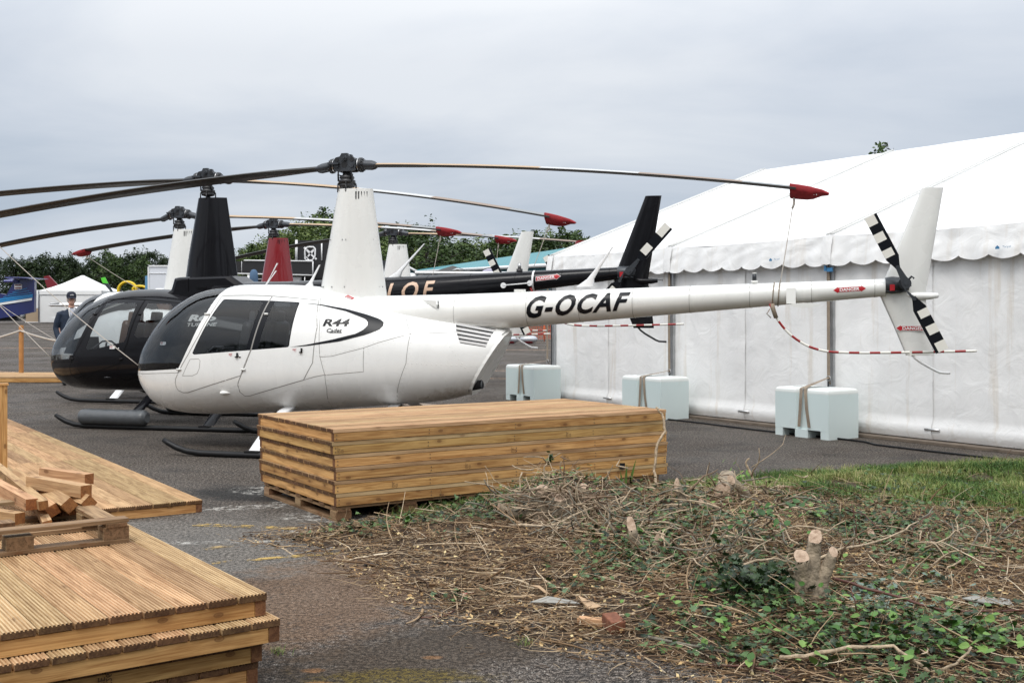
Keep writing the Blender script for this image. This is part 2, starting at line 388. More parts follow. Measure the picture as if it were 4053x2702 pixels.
# ---------------------------------------------------------------- helicopter body surface
def interp(xs,ys,x):
    n=len(xs)
    if x<=xs[0]: return ys[0]
    if x>=xs[-1]: return ys[-1]
    i=0
    while xs[i+1]<x: i+=1
    h=xs[i+1]-xs[i]
    def sl(j):
        if j<=0 or j>=n-1:
            k=0 if j<=0 else n-2
            return (ys[k+1]-ys[k])/(xs[k+1]-xs[k])
        a=(ys[j]-ys[j-1])/(xs[j]-xs[j-1]); b=(ys[j+1]-ys[j])/(xs[j+1]-xs[j])
        return 0 if a*b<=0 else 2*a*b/(a+b)
    t=(x-xs[i])/h; m0=sl(i)*h; m1=sl(i+1)*h
    return (2*t**3-3*t*t+1)*ys[i]+(t**3-2*t*t+t)*m0+(-2*t**3+3*t*t)*ys[i+1]+(t**3-t*t)*m1
TOP44=[(-2.60,.845),(-2.585,.936),(-2.535,1.073),(-2.45,1.209),(-2.335,1.36),(-2.22,1.481),(-2.09,1.586),(-1.94,1.676),(-1.80,1.742),(-1.65,1.786),(-1.50,1.812),(-1.32,1.828),(-1.127,1.834),(-.805,1.832),(-.519,1.822),(-.33,1.806),(-.142,1.769),(.08,1.718),(.764,1.545),(1.313,1.426),(1.87,1.33),(2.1,1.29)]
BOT44=[(-2.60,.845),(-2.585,.76),(-2.56,.69),(-2.51,.62),(-2.43,.540),(-2.338,.458),(-2.202,.408),(-2.034,.374),(-1.85,.36),(-1.617,.358),(-1.2,.375),(-.8,.4),(0,.455),(.508,.5),(.899,.53),(1.136,.56),(1.4,.62),(1.7,.72),(2.1,.88)]
WID=[(-2.60,0),(-2.56,.13),(-2.46,.24),(-2.26,.37),(-1.98,.50),(-1.6,.61),(-1.2,.64),(-.6,.645),(0,.63),(.5,.575),(1.,.49),(1.5,.35),(1.87,.22),(2.1,.15)]
ZC=[(-2.60,.845),(-2,.86),(-1,.9),(0,.95),(1,1.0),(2.1,1.05)]
class Body:
    def __init__(s,top=TOP44,bot=BOT44,wid=WID,zc=ZC,e=.85,x0=-2.60):
        s.x0=x0;s.e=e
        s.T=[[s.a(x) for x,_ in top],[z for _,z in top]]
        s.B=[[s.a(x) for x,_ in bot],[z for _,z in bot]]
        s.W=[[s.a(x) for x,_ in wid],[z for _,z in wid]]
        s.C=[[s.a(x) for x,_ in zc],[z for _,z in zc]]
    def a(s,x):
        t=max(0,x-s.x0); return math.sqrt(t+t*t)
    def x(s,a): return s.x0+(-1+math.sqrt(1+4*a*a))/2
    def pr(s,a): return interp(*s.T,a),interp(*s.B,a),interp(*s.W,a),interp(*s.C,a)
    def P(s,a,ph):
        zt,zb,w,zc=s.pr(a); zc=min(max(zc,zb),zt)
        c=max(0,math.cos(ph))**s.e; q=abs(math.sin(ph))**s.e
        z=zc+(zt-zc)*q if ph>0 else zc-(zc-zb)*q
        return (s.x(a),-w*c,z)
    def inv(s,x,z):
        a=s.a(x); zt,zb,w,zc=s.pr(a); zc=min(max(zc,zb),zt)
        if z>zc: q=min(1,(z-zc)/max(1e-6,zt-zc)); return a,math.asin(q**(1/s.e))
        q=min(1,(zc-z)/max(1e-6,zc-zb)); return a,-math.asin(q**(1/s.e))
WS = [(-1.765,.892),(-1.707,.984),(-1.604,1.176),(-1.521,1.368),(-1.445,1.531),(-1.405,1.650),(-1.385,1.72),(-1.347,1.79)]
SILL = [(-2.55,.845),(-2.38,.85),(-2.159,.864),(-1.952,.879)]
DOOR1 = [(-.715,1.693),(-1.0,1.703),(-1.33,1.699),(-1.336,1.682),(-1.361,1.578),(-1.503,1.262),(-1.622,1.056),(-1.761,.855),(-1.804,.782),(-1.814,.739),(-1.807,.689),(-1.784,.653),(-1.718,.63),(-1.646,.635),(-.965,.833),(-.845,1.113)]
DOOR2 = [(-.708,1.693),(-.43,1.673),(-.157,1.646),(-.095,1.358),(-.12,.982),(-.229,.797),(-.891,.613),(-.953,.609),(-.999,.655),(-1.007,.727),(-.997,.763),(-.941,.869),(-.838,1.113)]
BAND = [(-1.277,1.664),(-.8,1.650),(-.375,1.628),(-.357,1.618),(-.395,1.158),(-.413,1.144),(-1.0,1.098),(-1.545,1.054),(-1.568,1.071),(-1.556,1.099),(-1.296,1.655)]
GL1 = [(-1.270,1.655),(-.819,1.640),(-.79,1.62),(-.90,1.117),(-1.54,1.066),(-1.556,1.077),(-1.545,1.099),(-1.288,1.645)]
GL2 = [(-.651,1.634),(-.385,1.618),(-.372,1.61),(-.408,1.162),(-.418,1.153),(-.76,1.128)]
BGL1 = [(-1.30,1.650),(-.83,1.652),(-.805,1.63),(-.861,1.198),(-.896,1.128),(-1.251,1.05),(-1.46,1.02),(-1.49,1.04),(-1.46,1.13),(-1.335,1.52)]
BGL2 = [(-.64,1.648),(-.30,1.636),(-.26,1.60),(-.275,1.5),(-.36,1.24),(-.40,1.20),(-.70,1.19),(-.74,1.22)]
GRILLE = [(1.322,1.418),(1.752,1.336),(1.688,1.150),(1.430,1.193)]
SWOOSH = [(-.359,1.622),(-.102,1.6),(.164,1.555),(.399,1.495),(.549,1.447),(.60,1.42),(.619,1.393),(.607,1.36),(.58,1.331),(.437,1.277),(.167,1.208),(-.191,1.159),(-.386,1.146),(-.192,1.173),(.094,1.229),(.339,1.29),(.41,1.33),(.447,1.375),(.449,1.399),(.43,1.43),(.386,1.454),(.17,1.530),(-.13,1.595)]
def pip(p, poly):
    x, y = p; c = False; n = len(poly); j = n - 1
    for i in range(n):
        xi, yi = poly[i]; xj, yj = poly[j]
        if (yi > y) != (yj > y) and x < (xj - xi) * (y - yi) / (yj - yi) + xi: c = not c
        j = i
    return c
def dens(pts, step=0.045, closed=True):
    o = []; n = len(pts)
    for i in range(n if closed else n - 1):
        a = pts[i]; b = pts[(i + 1) % n]; k = max(1, int(math.dist(a, b) / step))
        o += [(lerp(a[0], b[0], j / k), lerp(a[1], b[1], j / k)) for j in range(k)]
    if not closed: o.append(pts[-1])
    return o
KP = 0.7     # metres per radian in the flattened skin
def skin_regions(B, gl1, gl2, band, grille=True):
    "cut the port skin along windows, doors and seams; returns {region: [triangles as (a, phi)]}"
    xe = 1.95; ae = B.a(xe)
    fl = lambda x, z: (lambda q: (q[0], q[1] * KP))(B.inv(x, z))
    V = []; E = []
    def chain(pts, closed):
        o = len(V); V.extend(pts); n = len(pts)
        for i in range(n if closed else n - 1): E.append((o + i, o + (i + 1) % n))
    F_ = {}
    for nm, poly in (('glass1', gl1), ('glass2', gl2), ('band', band), ('door1', DOOR1), ('door2', DOOR2), ('grille', GRILLE)):
        if nm == 'grille' and not grille: continue
        if nm == 'band' and not band: continue
        q = [fl(x, z) for x, z in dens(poly)]; F_[nm] = q; chain(q, True)
    q = [(0.0, 0.02)] + [fl(x, z) for x, z in dens(SILL + WS, 0.05, False)] + [(B.a(-1.30), pi/2*KP)]
    chain(q, False); F_['ws'] = q + [(0.0, pi/2*KP)]
    rear = [fl(lerp(1.868, 1.448, t / 14), lerp(1.339, .638, t / 14)) for t in range(15)]
    rear = [(rear[0][0], pi/2*KP)] + rear + [(rear[-1][0], -pi/2*KP)]; chain(rear, False)
    F_['rear'] = rear + [(ae + 1, -pi/2*KP - .1), (ae + 1, pi/2*KP + .1), (rear[0][0], pi/2*KP + .1)]
    NA, NP = 84, 44; g0 = len(V)
    for i in range(NA + 1):
        for j in range(NP + 1):
            V.append((ae * i / NA, (-pi/2 + pi * j / NP) * KP))
    r = delaunay_2d_cdt([Vector(p) for p in V], E, [], 0, 1e-5)
    out = {}
    for f in r[2]:
        c = (sum(r[0][i].x for i in f) / 3, sum(r[0][i].y for i in f) / 3)
        if pip(c, F_['rear']): continue
        k = 'skin'
        for nm in ('ws', 'glass1', 'glass2', 'band', 'grille', 'door1', 'door2'):
            if nm in F_ and pip(c, F_[nm]): k = nm; break
        if k == 'band': k = 'frame'
        out.setdefault(k, []).append([(r[0][i].x, r[0][i].y / KP) for i in f])
    return out
def surf_mesh(B, tris, name, mats, parent, sides=(1, -1), off=0.0, m=0, extra=None):
    "triangles on the skin as a mesh with the skin's own smooth normals; side 1 is port, -1 starboard"
    me = bpy.data.meshes.new(name); idx = {}; vs = []; ns = []; fs = []
    def nrm(a, p):
        e = 1e-3; a_ = max(a, 0.004); p_ = max(-pi/2 + .01, min(pi/2 - .01, p))
        A = Vector(B.P(a_ + e, p_)) - Vector(B.P(a_ - e if a_ > e else 0, p_)); Q = Vector(B.P(a_, p_ + e)) - Vector(B.P(a_, p_ - e))
        n = A.cross(Q)
        if abs(p) > pi/2 - .012: n.y = 0
        if a < 0.004: n = Vector((-1, 0, 0))
        if n.length < 1e-12: n = Vector((-1, 0, 0))
        n.normalize(); return n
    cache = {}
    for sd in sides:
        for t in tris:
            f = []
            for a, p in t:
                kk = (round(a, 5), round(p, 5))
                if kk not in cache:
                    P = Vector(B.P(a, p)); n = nrm(a, p)
                    if n.y > 0.2: n = -n
                    if abs(n.y) <= 0.2:   # near the crown and keel the sign follows z
                        if (p > 0) != (n.z > 0) and abs(n.z) > .3: n = -n
                    cache[kk] = (P + n * off, n)
                P, n = cache[kk]
                key = (round(P.x, 5), round(P.y * sd, 5), round(P.z, 5))
                if key not in idx: idx[key] = len(vs); vs.append((P.x, P.y * sd, P.z)); ns.append((n.x, n.y * sd, n.z))
                f.append(idx[key])
            if len(set(f)) < 3: continue
            a_, b_, c_ = (Vector(vs[i]) for i in f)
            if (b_ - a_).cross(c_ - a_).dot(Vector(ns[f[0]]) + Vector(ns[f[1]]) + Vector(ns[f[2]])) < 0: f.reverse()
            fs.append(f)
    nb = len(fs); mi = [m] * nb; sm = [True] * nb
    if extra:
        o = len(vs); vs += extra.v; ns += [(0, 0, 0)] * len(extra.v)
        fs += [[o + j for j in f] for f in extra.f]; mi += extra.m; sm += extra.s
    me.from_pydata(vs, [], fs)
    for q in (mats if isinstance(mats, list) else [mats]): me.materials.append(q)
    me.polygons.foreach_set('material_index', mi); me.polygons.foreach_set('use_smooth', sm)
    me.update(); me.normals_split_custom_set_from_vertices(ns)
    o = bpy.data.objects.new(name, me); C.objects.link(o); o.parent = parent
    return o
def on_skin(B, x, z, off=0.0, sd=1):
    a, p = B.inv(x, z); P = Vector(B.P(a, p)); e = 2e-3
    n = (Vector(B.P(a + e, p)) - Vector(B.P(max(0, a - e), p))).cross(Vector(B.P(a, p + e)) - Vector(B.P(a, p - e)))
    n.normalize()
    if n.y > 0: n = -n
    q = P + n * off; return Vector((q.x, q.y * sd, q.z)), Vector((n.x, n.y * sd, n.z))
def seam(mb, B, pts, wd=0.006, m=1, closed=False, sd=1):
    q = dens(pts, 0.05, closed)
    if closed: q.append(q[0])
    P = [on_skin(B, x, z, 0.0012, sd) for x, z in q]; L = []; Rr = []
    for i in range(len(P)):
        t = (P[min(i+1, len(P)-1)][0] - P[max(i-1, 0)][0])
        if t.length < 1e-9: t = Vector((1, 0, 0))
        s = t.normalized().cross(P[i][1]).normalized() * wd / 2
        L.append(P[i][0] + s); Rr.append(P[i][0] - s)
    mb.loft([L, Rr], m, False, False, False)
def rivets(mb, B, pts, sp=0.045, m=0, r=0.006, sd=1, dx=0, dz=0):
    q = [(x + dx, z + dz) for x, z in dens(pts, sp, False)]
    for x, z in q:
        p, n = on_skin(B, x, z, 0, sd); u = n.cross(Vector((0, 0, 1))).normalized(); v = n.cross(u)
        ring = [p + (u * cos(k * pi / 3) + v * sin(k * pi / 3)) * r for k in range(6)]
        mb.add(ring + [p + n * r * 0.55], [(k, (k + 1) % 6, 6) for k in range(6)], m, True)

# ---------------------------------------------------------------- helicopter
def fin_mesh(mb, lv, y0=0.0, m=0):
    "lv: (z, leading x, trailing x, thickness)"
    rings = []
    for z, a, b, th in lv:
        c = b - a; prof = [(0, 0), (.06, .55), (.2, .95), (.4, 1), (.7, .62), (1, .05), (1, -.05), (.7, -.62), (.4, -1), (.2, -.95), (.06, -.55)]
        rings.append([(a + c * u, y0 + th / 2 * v, z) for u, v in prof])
    mb.loft(rings, m)
def blade_mesh(sgn, poly, s0=0.36, s1=5.0, rot=True):
    mb = MB(); rings = []; N = 26; ms = []
    for i in range(N + 1):
        s = lerp(s0, s1, i / N); ch = 0.11 if s < .42 else min(0.25, 0.11 + (s - .42) * 0.22); th = 0.050 if s < 1 else 0.042
        pit = R((9.3 if sgn > 0 else 7.0) - .45 * s); z = poly[0] + poly[1] * s + poly[2] * s * s
        prof = [(0.5, 0), (.38, .42), (.15, .5), (-.2, .42), (-.5, .26), (-.5, -.26), (-.2, -.36), (.15, -.5), (.38, -.42)]
        ring = []
        for u, v in prof:
            y = u * ch * sgn; zz = v * th
            ring.append((sgn * s, y * cos(pit) - zz * sin(pit) * sgn, z + u * ch * sin(pit) + zz * cos(pit)))
        rings.append(ring)
        ms.append(1 if s < 2.15 else 2 if s < 3.15 else 3 if s < 4.2 else 4)
    n = 9
    for i in range(N):
        for k in range(n):
            m = ms[i] if k in (1, 2, 3) else (ms[i] if (k == 0) else 0)
            if k == 0: m = 0
            mb.add([rings[i][k], rings[i][(k+1) % n], rings[i+1][(k+1) % n], rings[i+1][k]], [(0, 1, 2, 3)], m, False)
    mb.add(rings[-1], [tuple(range(n))], 0)
    return mb
BM = None
def helicopter(label, loc, th, paint, mastp, opts):
    global BM
    BM = [M['bladeblk'], M['bladey'], M['bladew'], M['bladet'], M['bladeg']]
    solid = {'white_paint': M['white2'], 'black_paint': M['blackp2']}.get(paint.name, paint)
    r66 = opts.get('turbine'); hero = opts.get('hero'); near = hero or r66
    g = thing('helicopter', label, 'helicopter', loc, -R(th), 'helicopters parked side by side')
    if r66:
        top = [(-2.46, .845), (-2.44, .97), (-2.37, 1.11), (-2.25, 1.27), (-2.08, 1.43), (-1.82, 1.615), (-1.52, 1.75), (-1.20, 1.83), (-.95, 1.848), (-.73, 1.849), (-.39, 1.825), (-.142, 1.78)] + TOP44[17:]
        bot = [(-2.46, .845), (-2.445, .77), (-2.40, .68), (-2.33, .60), (-2.24, .53), (-1.989, .457), (-1.634, .439), (-1.0, .437), (0, .47)] + BOT44[9:]
        wid = [(-2.46, 0), (-2.43, .11), (-2.35, .21), (-2.2, .32), (-1.95, .47)] + WID[5:]
        B = Body(top, bot, wid, [(-2.46, .845)] + ZC[1:], x0=-2.46)
    elif hero: B = Body()
    else:      # only their masts, blades and tails clear the nearer machines
        sq = lambda L: [(x if x > -1.2 else -1.2 + (x + 1.2) * .80, z) for x, z in L]
        B = Body(sq(TOP44), sq(BOT44), sq(WID), sq(ZC), x0=sq([(-2.60, 0)])[0][0])
    ln = M['linek'] if r66 else M['line']
    rg = skin_regions(B, BGL1 if r66 else GL1, BGL2 if r66 else GL2, None if r66 else BAND, not r66)
    x = MB()
    for sd in ((1,) if near else ()):
        for pts in ([(-1.345,1.708),(-.927,1.709),(-.719,1.699),(-.45,1.678),(-.157,1.646)],
                    [(-.211,1.774),(-.172,1.706),(-.125,1.607),(-.069,1.358),(-.041,1.058),(.016,.853),(.015,.699),(-.038,.50)],
                    [(.764,1.545),(.913,1.291),(.888,.982),(.70,.525)], [(.913,1.291),(1.422,1.308)],
                    [(-.04,1.044),(.09,1.052),(.437,1.142),(.585,1.196),(.913,1.291)], [(-.229,.797),(-.109,.831),(.009,.855)],
                    [(.009,.853),(.436,.891),(.437,1.142)], [(-2.5,.815),(-2.38,.818),(-2.052,.836),(-1.761,.852)]):
            seam(x, B, pts, 0.0055, 1, False, sd)
        seam(x, B, DOOR1, 0.009, 1, True, sd); seam(x, B, DOOR2, 0.009, 1, True, sd)
        if hero:
            for pts, dx, dz in (([(-2.6,.825),(-2.38,.828),(-2.052,.846),(-1.77,.862)],0,-.028), ([(-1.761,.855),(-1.622,1.056),(-1.503,1.262),(-1.40,1.60)],-.022,.0),
                    ([(-.211,1.774),(-.125,1.607),(-.069,1.358),(-.041,1.058),(.016,.853),(.015,.699)],.022,0), ([(-.211,1.774),(-.125,1.607),(-.069,1.358),(-.041,1.058)],-.03,0),
                    ([(.437,1.142),(.585,1.196),(.913,1.291)],0,.025), ([(.437,1.142),(.585,1.196),(.913,1.291)],0,-.025), ([(-.04,1.044),(.09,1.052),(.437,1.142)],0,.022),
                    ([(.764,1.545),(.86,1.38),(.913,1.291)],-.02,0), ([(.913,1.25),(.888,.982),(.72,.525)],.02,0), ([(1.313,1.426),(1.44,1.2)],-.03,0),
                    ([(-1.05,.78),(-1.0,.50)],-.1,0), ([(-1.2,.72),(-1.15,.48)],0,0), ([(-.8,.78),(-.2,.95)],0,-.2), ([(-1.6,.60),(-1.0,.78)],0,-.045), ([(-.85,.58),(-.25,.77)],0,-.06),
                    ([(-2.3,.62),(-1.9,.50)],0,0), ([(-1.95,.72),(-1.9,.42)],0,0), ([(-1.75,.58),(-1.72,.40)],0,0), ([(-.62,.66),(-.58,.44)],0,0), ([(-.95,.52),(0,.60)],0,0), ([(1.30,1.2),(1.55,.85)],0,0), ([(.95,.98),(1.6,.95)],0,0), ([(1.1,.7),(1.45,.75)],0,0)):
                rivets(x, B, pts, 0.05, 3, 0.0075, sd, dx, dz)
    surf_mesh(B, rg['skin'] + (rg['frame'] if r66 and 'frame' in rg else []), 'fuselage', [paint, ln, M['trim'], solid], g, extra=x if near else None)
    if 'ws' in rg:
        wsm = surf_mesh(B, rg['ws'], 'windshield', M['glass'], g)
        if near:
            bw = MB(); P = [Vector(B.P(a, pi/2)) for a in [B.a(-1.33) * t / 24 for t in range(25)]]
            bw.loft([[p + Vector((0, -.012, -.004)) for p in P], [p + Vector((0, .012, -.004)) for p in P]], 0, True, False, False)
            bw.build('centre_bow', M['trim'], wsm)
    if not near:
        surf_mesh(B, rg.get('glass1', []) + rg.get('glass2', []) + rg.get('frame', []) + rg.get('door1', []) + rg.get('door2', []), 'cabin_side', [paint], g)
    else:
        for sd in (1, -1):
            for dn, gn in (('door1', 'glass1'), ('door2', 'glass2')):
                e = MB()
                if sd == 1:
                    hx, hz = ((-1.055, 1.055) if dn == 'door1' else (-.30, 1.112))
                    if dn == 'door2' and r66: hx = -.29
                    def fn(u, v, off=.002, hx=hx, hz=hz): return on_skin(B, hx + u, hz + v, off)[0]
                    p = on_skin(B, hx + .055, hz - .0, .0)[0]
                    e.box((p.x, p.y - .012, p.z), (.012, .022, .05), 2); e.box((p.x - .01, p.y - .014, p.z - .02), (.03, .012, .012), 2)
                    if r66: e.add([fn(-.055, -.022), fn(.03, -.022), fn(.03, .022), fn(-.055, .022)], [(0, 1, 2, 3)], 4)
                    put_text(e, text2d('EXIT', .02, 0, .01, .017, w=.042), lambda u, v: fn(u - .05, v, .004), 3)
                    put_text(e, text2d('OPEN', .02, 0, .01, .006, w=.026), lambda u, v: fn(u - .038, v - .013, .004), 3)
                    if dn == 'door1':
                        p = on_skin(B, -.973, 1.04, 0)[0]; e.cyl((p.x, p.y + .01, p.z), (p.x, p.y - .008, p.z), .013, 5)
                        if not r66: seam(e, B, [(-1.594,1.003),(-1.484,1.009),(-1.463,.988),(-1.474,.903),(-1.50,.85),(-1.559,.824),(-1.701,.819),(-1.692,.835)], .005, 1, True)
                        for q in ((-1.745, .89), (-1.435, 1.50)):
                            p = on_skin(B, *q, 0)[0]; e.box((p.x, p.y - .01, p.z), (.06, .014, .02), 6)
                    else:
                        for q in ((-.925, .90), (-.71, 1.50)):
                            p = on_skin(B, *q, 0)[0]; e.box((p.x, p.y - .008, p.z), (.045, .012, .022), 6)
                    if hero: rivets(e, B, [(-1.70,.93),(-1.60,1.07),(-1.48,1.3),(-1.40,1.5)] if dn == 'door1' else [(-.93,.92),(-.845,1.08)], .05, 6, .005)
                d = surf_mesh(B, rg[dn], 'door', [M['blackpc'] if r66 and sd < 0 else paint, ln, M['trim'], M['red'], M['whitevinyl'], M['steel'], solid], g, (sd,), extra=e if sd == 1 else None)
                surf_mesh(B, rg[gn], 'door_window', M['glassd'] if not r66 else M['glassc'], d, (sd,))
            if not r66: surf_mesh(B, rg['frame'], 'window_frame', [M['blackvinyl']], g, (sd,))
    # decals on the side
    if hero:
        d = MB(); N_ = len(SWOOSH)
        up = SWOOSH[:11]; lo = [SWOOSH[0]] + SWOOSH[:-len(SWOOSH)-1:-1][:0]
        outer = SWOOSH[:13]; inner = [SWOOSH[0]] + list(reversed(SWOOSH[13:])) + [SWOOSH[12]]
        def resample(P, n):
            L = [0]
            for i in range(1, len(P)): L.append(L[-1] + math.dist(P[i-1], P[i]))
            o = []
            for k in range(n + 1):
                t = L[-1] * k / n; i = 1
                while i < len(P) - 1 and L[i] < t: i += 1
                u = (t - L[i-1]) / max(1e-9, L[i] - L[i-1]); o.append((lerp(P[i-1][0], P[i][0], u), lerp(P[i-1][1], P[i][1], u)))
            return o
        a, b = resample(outer, 48), resample(inner, 48)
        rows = [[on_skin(B, lerp(p[0], q[0], t), lerp(p[1], q[1], t), .003)[0] for p, q in zip(a, b)] for t in (0, .25, .5, .75, 1)]
        d.loft(rows, 0, True, False, False)
        put_text(d, text2d('R44', .035, .28, .015, .078, w=.275), lambda u, v: on_skin(B, u - .036, v + 1.369, .0035)[0], 0)
        put_text(d, text2d('Cadet', .012, .25, .01, .042, w=.165), lambda u, v: on_skin(B, u + .014, v + 1.303, .0035)[0], 0)
        d.add([on_skin(B, u, 1.298 + v, .0035)[0] for u, v in ((.05, 0), (.185, 0), (.187, .005), (.052, .005))], [(0, 1, 2, 3)], 0)
        d.add([on_skin(B, u, v, .003)[0] for u, v in ((.078, 1.705), (.175, 1.672), (.168, 1.654), (.071, 1.687))], [(0, 1, 2, 3)], 1)
        put_text(d, text2d('AVGAS', .02, 0, .02, .010, w=.07), lambda u, v: on_skin(B, u + .085, 1.686 - u * .34 + v - .003, .0045)[0], 2)
        d.build('side_decal', [M['blackvinyl'], M['red'], M['whitevinyl']], g)
    if r66:
        d = MB()
        put_text(d, text2d('R66', .05, .25, .015, .092, w=.36), lambda u, v: on_skin(B, u + .02, v + 1.402 + u * .02, .0035)[0], 0)
        put_text(d, text2d('TURBINE', .02, .25, .01, .046, w=.40), lambda u, v: on_skin(B, u + .01, v + 1.333 + u * .02, .0035)[0], 0)
        d.build('side_decal', [M['silver']], g)
    # interior
    if near:
        lw = lambda x_, z: on_skin(B, x_, z, -.03)[0].y
        f = MB(); xs = [-2.3, -1.9, -1.5, -1.1, -.6, -.15]
        f.loft([[(q, lw(q, .64), .64) for q in xs], [(q, -lw(q, .64), .64) for q in xs]], 0, False, False, False)
        f.build('cabin_floor', M['trim'], g)
        f = MB(); zs = [.56, .7, .9, 1.1, 1.3, 1.5, 1.65, 1.72]
        f.loft([[(-.13, lw(-.13, q), q) for q in zs], [(-.13, -lw(-.13, q), q) for q in zs]], 0, False, False, False)
        if not r66: f.build('bulkhead', M['trim'], g)
        else:
            f = MB(); zs = zs[:4]
            f.loft([[(-.13, lw(-.13, q), q) for q in zs], [(-.13, -lw(-.13, q), q) for q in zs]], 0, False, False, False)
            f.build('bulkhead', M['trim'], g)
        lm = M['brownleather'] if r66 else M['leather']
        def cushion(c, d, rx=0.0):
            q = MB(); n = 12; rings = []
            for k, s_ in enumerate((-.5, -.46, -.3, 0, .3, .46, .5)):
                w_ = (.8, .97, 1, 1, 1, .97, .8)[k]
                rings.append([(d[0]/2*w_*abs(cos(2*pi*j/n))**.4*(1 if cos(2*pi*j/n) > 0 else -1), s_*d[1], d[2]/2*w_*abs(sin(2*pi*j/n))**.4*(1 if sin(2*pi*j/n) > 0 else -1)) for j in range(n)])
            Mx = Matrix.Translation(c) @ Matrix.Rotation(rx, 4, 'Y'); o = MB(); o.loft(rings, 0, True, True, True, Mx); return o
        for xb, ys in ((-1.12, (-.27, .27)), (-.42, (-.25, .25))):
            for yy in ys:
                s_ = cushion((xb - .15, yy, .86), (.46, .44, .14), -.08).build('seat', lm, g)
                cushion((xb + .10, yy, 1.14), (.13, .42, .58), .18).build('backrest', lm, s_)
                if xb < -1: cushion((xb + .15, yy, 1.47), (.08, .2, .13), .15).build('headrest', lm, s_)
                bx = MB(); bx.box((xb - .15, yy, .72), (.4, .38, .16)); bx.build('seat_box', M['trim'], s_)
        p = MB(); p.loft([[(-2.2, -.12, .64), (-1.8, -.15, .64), (-1.8, .15, .64), (-2.2, .12, .64)], [(-2.12, -.11, .92), (-1.85, -.12, .95), (-1.85, .12, .95), (-2.12, .11, .92)]], 0, False)
        p.loft([[(-2.17, -.18, .95), (-1.86, -.22, .93), (-1.86, .22, .93), (-2.17, .18, .95)], [(-2.1, -.16, 1.12), (-1.87, -.2, 1.18), (-1.87, .2, 1.18), (-2.1, .16, 1.12)]], 0, False)
        p.build('instrument_panel', M['trim'], g)
        p = MB(); p.tube([(-1.6, 0, .64), (-1.62, 0, 1.0), (-1.6, 0, 1.1)], .014, 0); p.tube([(-1.6, -.32, 1.02), (-1.6, -.1, 1.12), (-1.6, .1, 1.12), (-1.6, .32, 1.02)], .012, 0)
        for yy in (-.32, .32): p.tube([(-1.6, yy, 1.03), (-1.58, yy, .92)], .017, 0)
        p.build('cyclic_stick', M['metal_black'], g)
        # landing light pod on the belly side, static port, boarding handles
        p = MB(); q = on_skin(B, -1.17, .64)[0]
        p.loft([[(q.x - .05, q.y - .012 + .03 * cos(t), q.z + .02 * sin(t)) for t in [2*pi*k/10 for k in range(10)]], [(q.x - .02, q.y - .008 + .034 * cos(t), q.z + .024 * sin(t)) for t in [2*pi*k/10 for k in range(10)]], [(q.x + .05, q.y + .01 + .012 * cos(t), q.z + .008 * sin(t)) for t in [2*pi*k/10 for k in range(10)]]], 0)
        p.cyl((q.x - .052, q.y - .01, q.z), (q.x - .046, q.y - .01, q.z), .02, 1)
        p.build('navigation_light', [solid, M['trim']], g)
        # rear frame of the engine bay
        p = MB(); pts = [(lerp(1.868, 1.448, t / 10), lerp(1.339, .638, t / 10)) for t in range(11)]
        P = [on_skin(B, *q)[0] for q in pts]; fr = []
        for sd in (1, -1):
            o_ = [Vector((v.x, v.y * sd, v.z)) for v in P]; i_ = [Vector((v.x + .03, v.y * sd * .72 if abs(v.y) > .05 else v.y * sd, v.z - .01)) for v in P]
            p.loft([o_, [a + Vector((.03, 0, -.012)) for a in o_], i_], 0, False, False, False)
            p.loft([i_, [Vector((v.x + .0, 0, v.z)) for v in i_]], 0 if hero else 1, False, False, False)
        p.cyl((1.36, -.12, .70), (1.62, -.19, .755), .048, 1, 14); p.cyl((1.622, -.19, .755), (1.618, -.19, .755), .038, 2, 14)
        p.build('rear_frame', [solid, M['trim'], M['metal_dark']], g)
        if not r66:
            p = MB()
            for k in range(5):
                t = (k + .5) / 5
                a = (lerp(1.315, 1.428, t), lerp(1.418, 1.194, t)); b = (lerp(1.757, 1.692, t), lerp(1.336, 1.151, t))
                A = on_skin(B, *a, .0)[0]; Q = on_skin(B, *b, .0)[0]
                p.loft([[v + Vector((0, -.002, -.013)), v + Vector((0, -.002, .011)), v + Vector((0, .02, .012)), v + Vector((0, .02, -.002))] for v in (A, Q)], 0, False)
            p.build('vent_slats', M['whitevinyl'], g)
            p = MB(); p.prism([(1.26, 1.40), (1.74, 1.31), (1.66, 1.10), (1.40, 1.14)], -.03, .03, 1, 0); p.build('oil_cooler', M['trim'], g)
    # belly, cross struts and skids
    sm = M['skid']; strut = M['whitevinyl'] if not r66 else M['blackp2']
    for sd in (-1, 1):
        p = MB(); y = 1.03 * sd; sh = -.30 if (sd > 0 and hero) else 0
        p.tube([(-1.66+sh, y, .165), (-1.6+sh, y, .13), (-1.5+sh, y, .085), (-1.38+sh, y, .05), (-1.22+sh, y, .034), (-.9, y, .032), (0, y, .032), (1.05, y, .032), (1.3, y, .04)], [.026, .03, .033, .033, .033, .033, .033, .033, .028], 0, 12)
        for xx in (-.62, .55): p.box((xx, y, .06), (.16, .05, .03), 0)
        p.build('skid', sm, g)
        for xx in (-.62, .55):
            q = MB(); rings = []
            for (dx, yy, zz) in ((0.02, 1.0, .075), (.06, .82, .24), (.10, .5, .45), (.11, .2, .52)):
                rings.append([(xx + dx - .075, yy * sd, zz), (xx + dx - .05, yy * sd - .02, zz + .005), (xx + dx + .02, yy * sd - .02, zz + .005), (xx + dx + .09, yy * sd, zz), (xx + dx + .02, yy * sd + .02, zz + .012), (xx + dx - .05, yy * sd + .02, zz + .012)])
            q.loft(rings, 0, True); q.build('skid_strut', strut, g)
    # boom, with a fairing running into it behind the mast
    bm_ = opts.get('boom', (1.534, .0571, .194, .0277)); z0, zs_, r0, rs_ = bm_
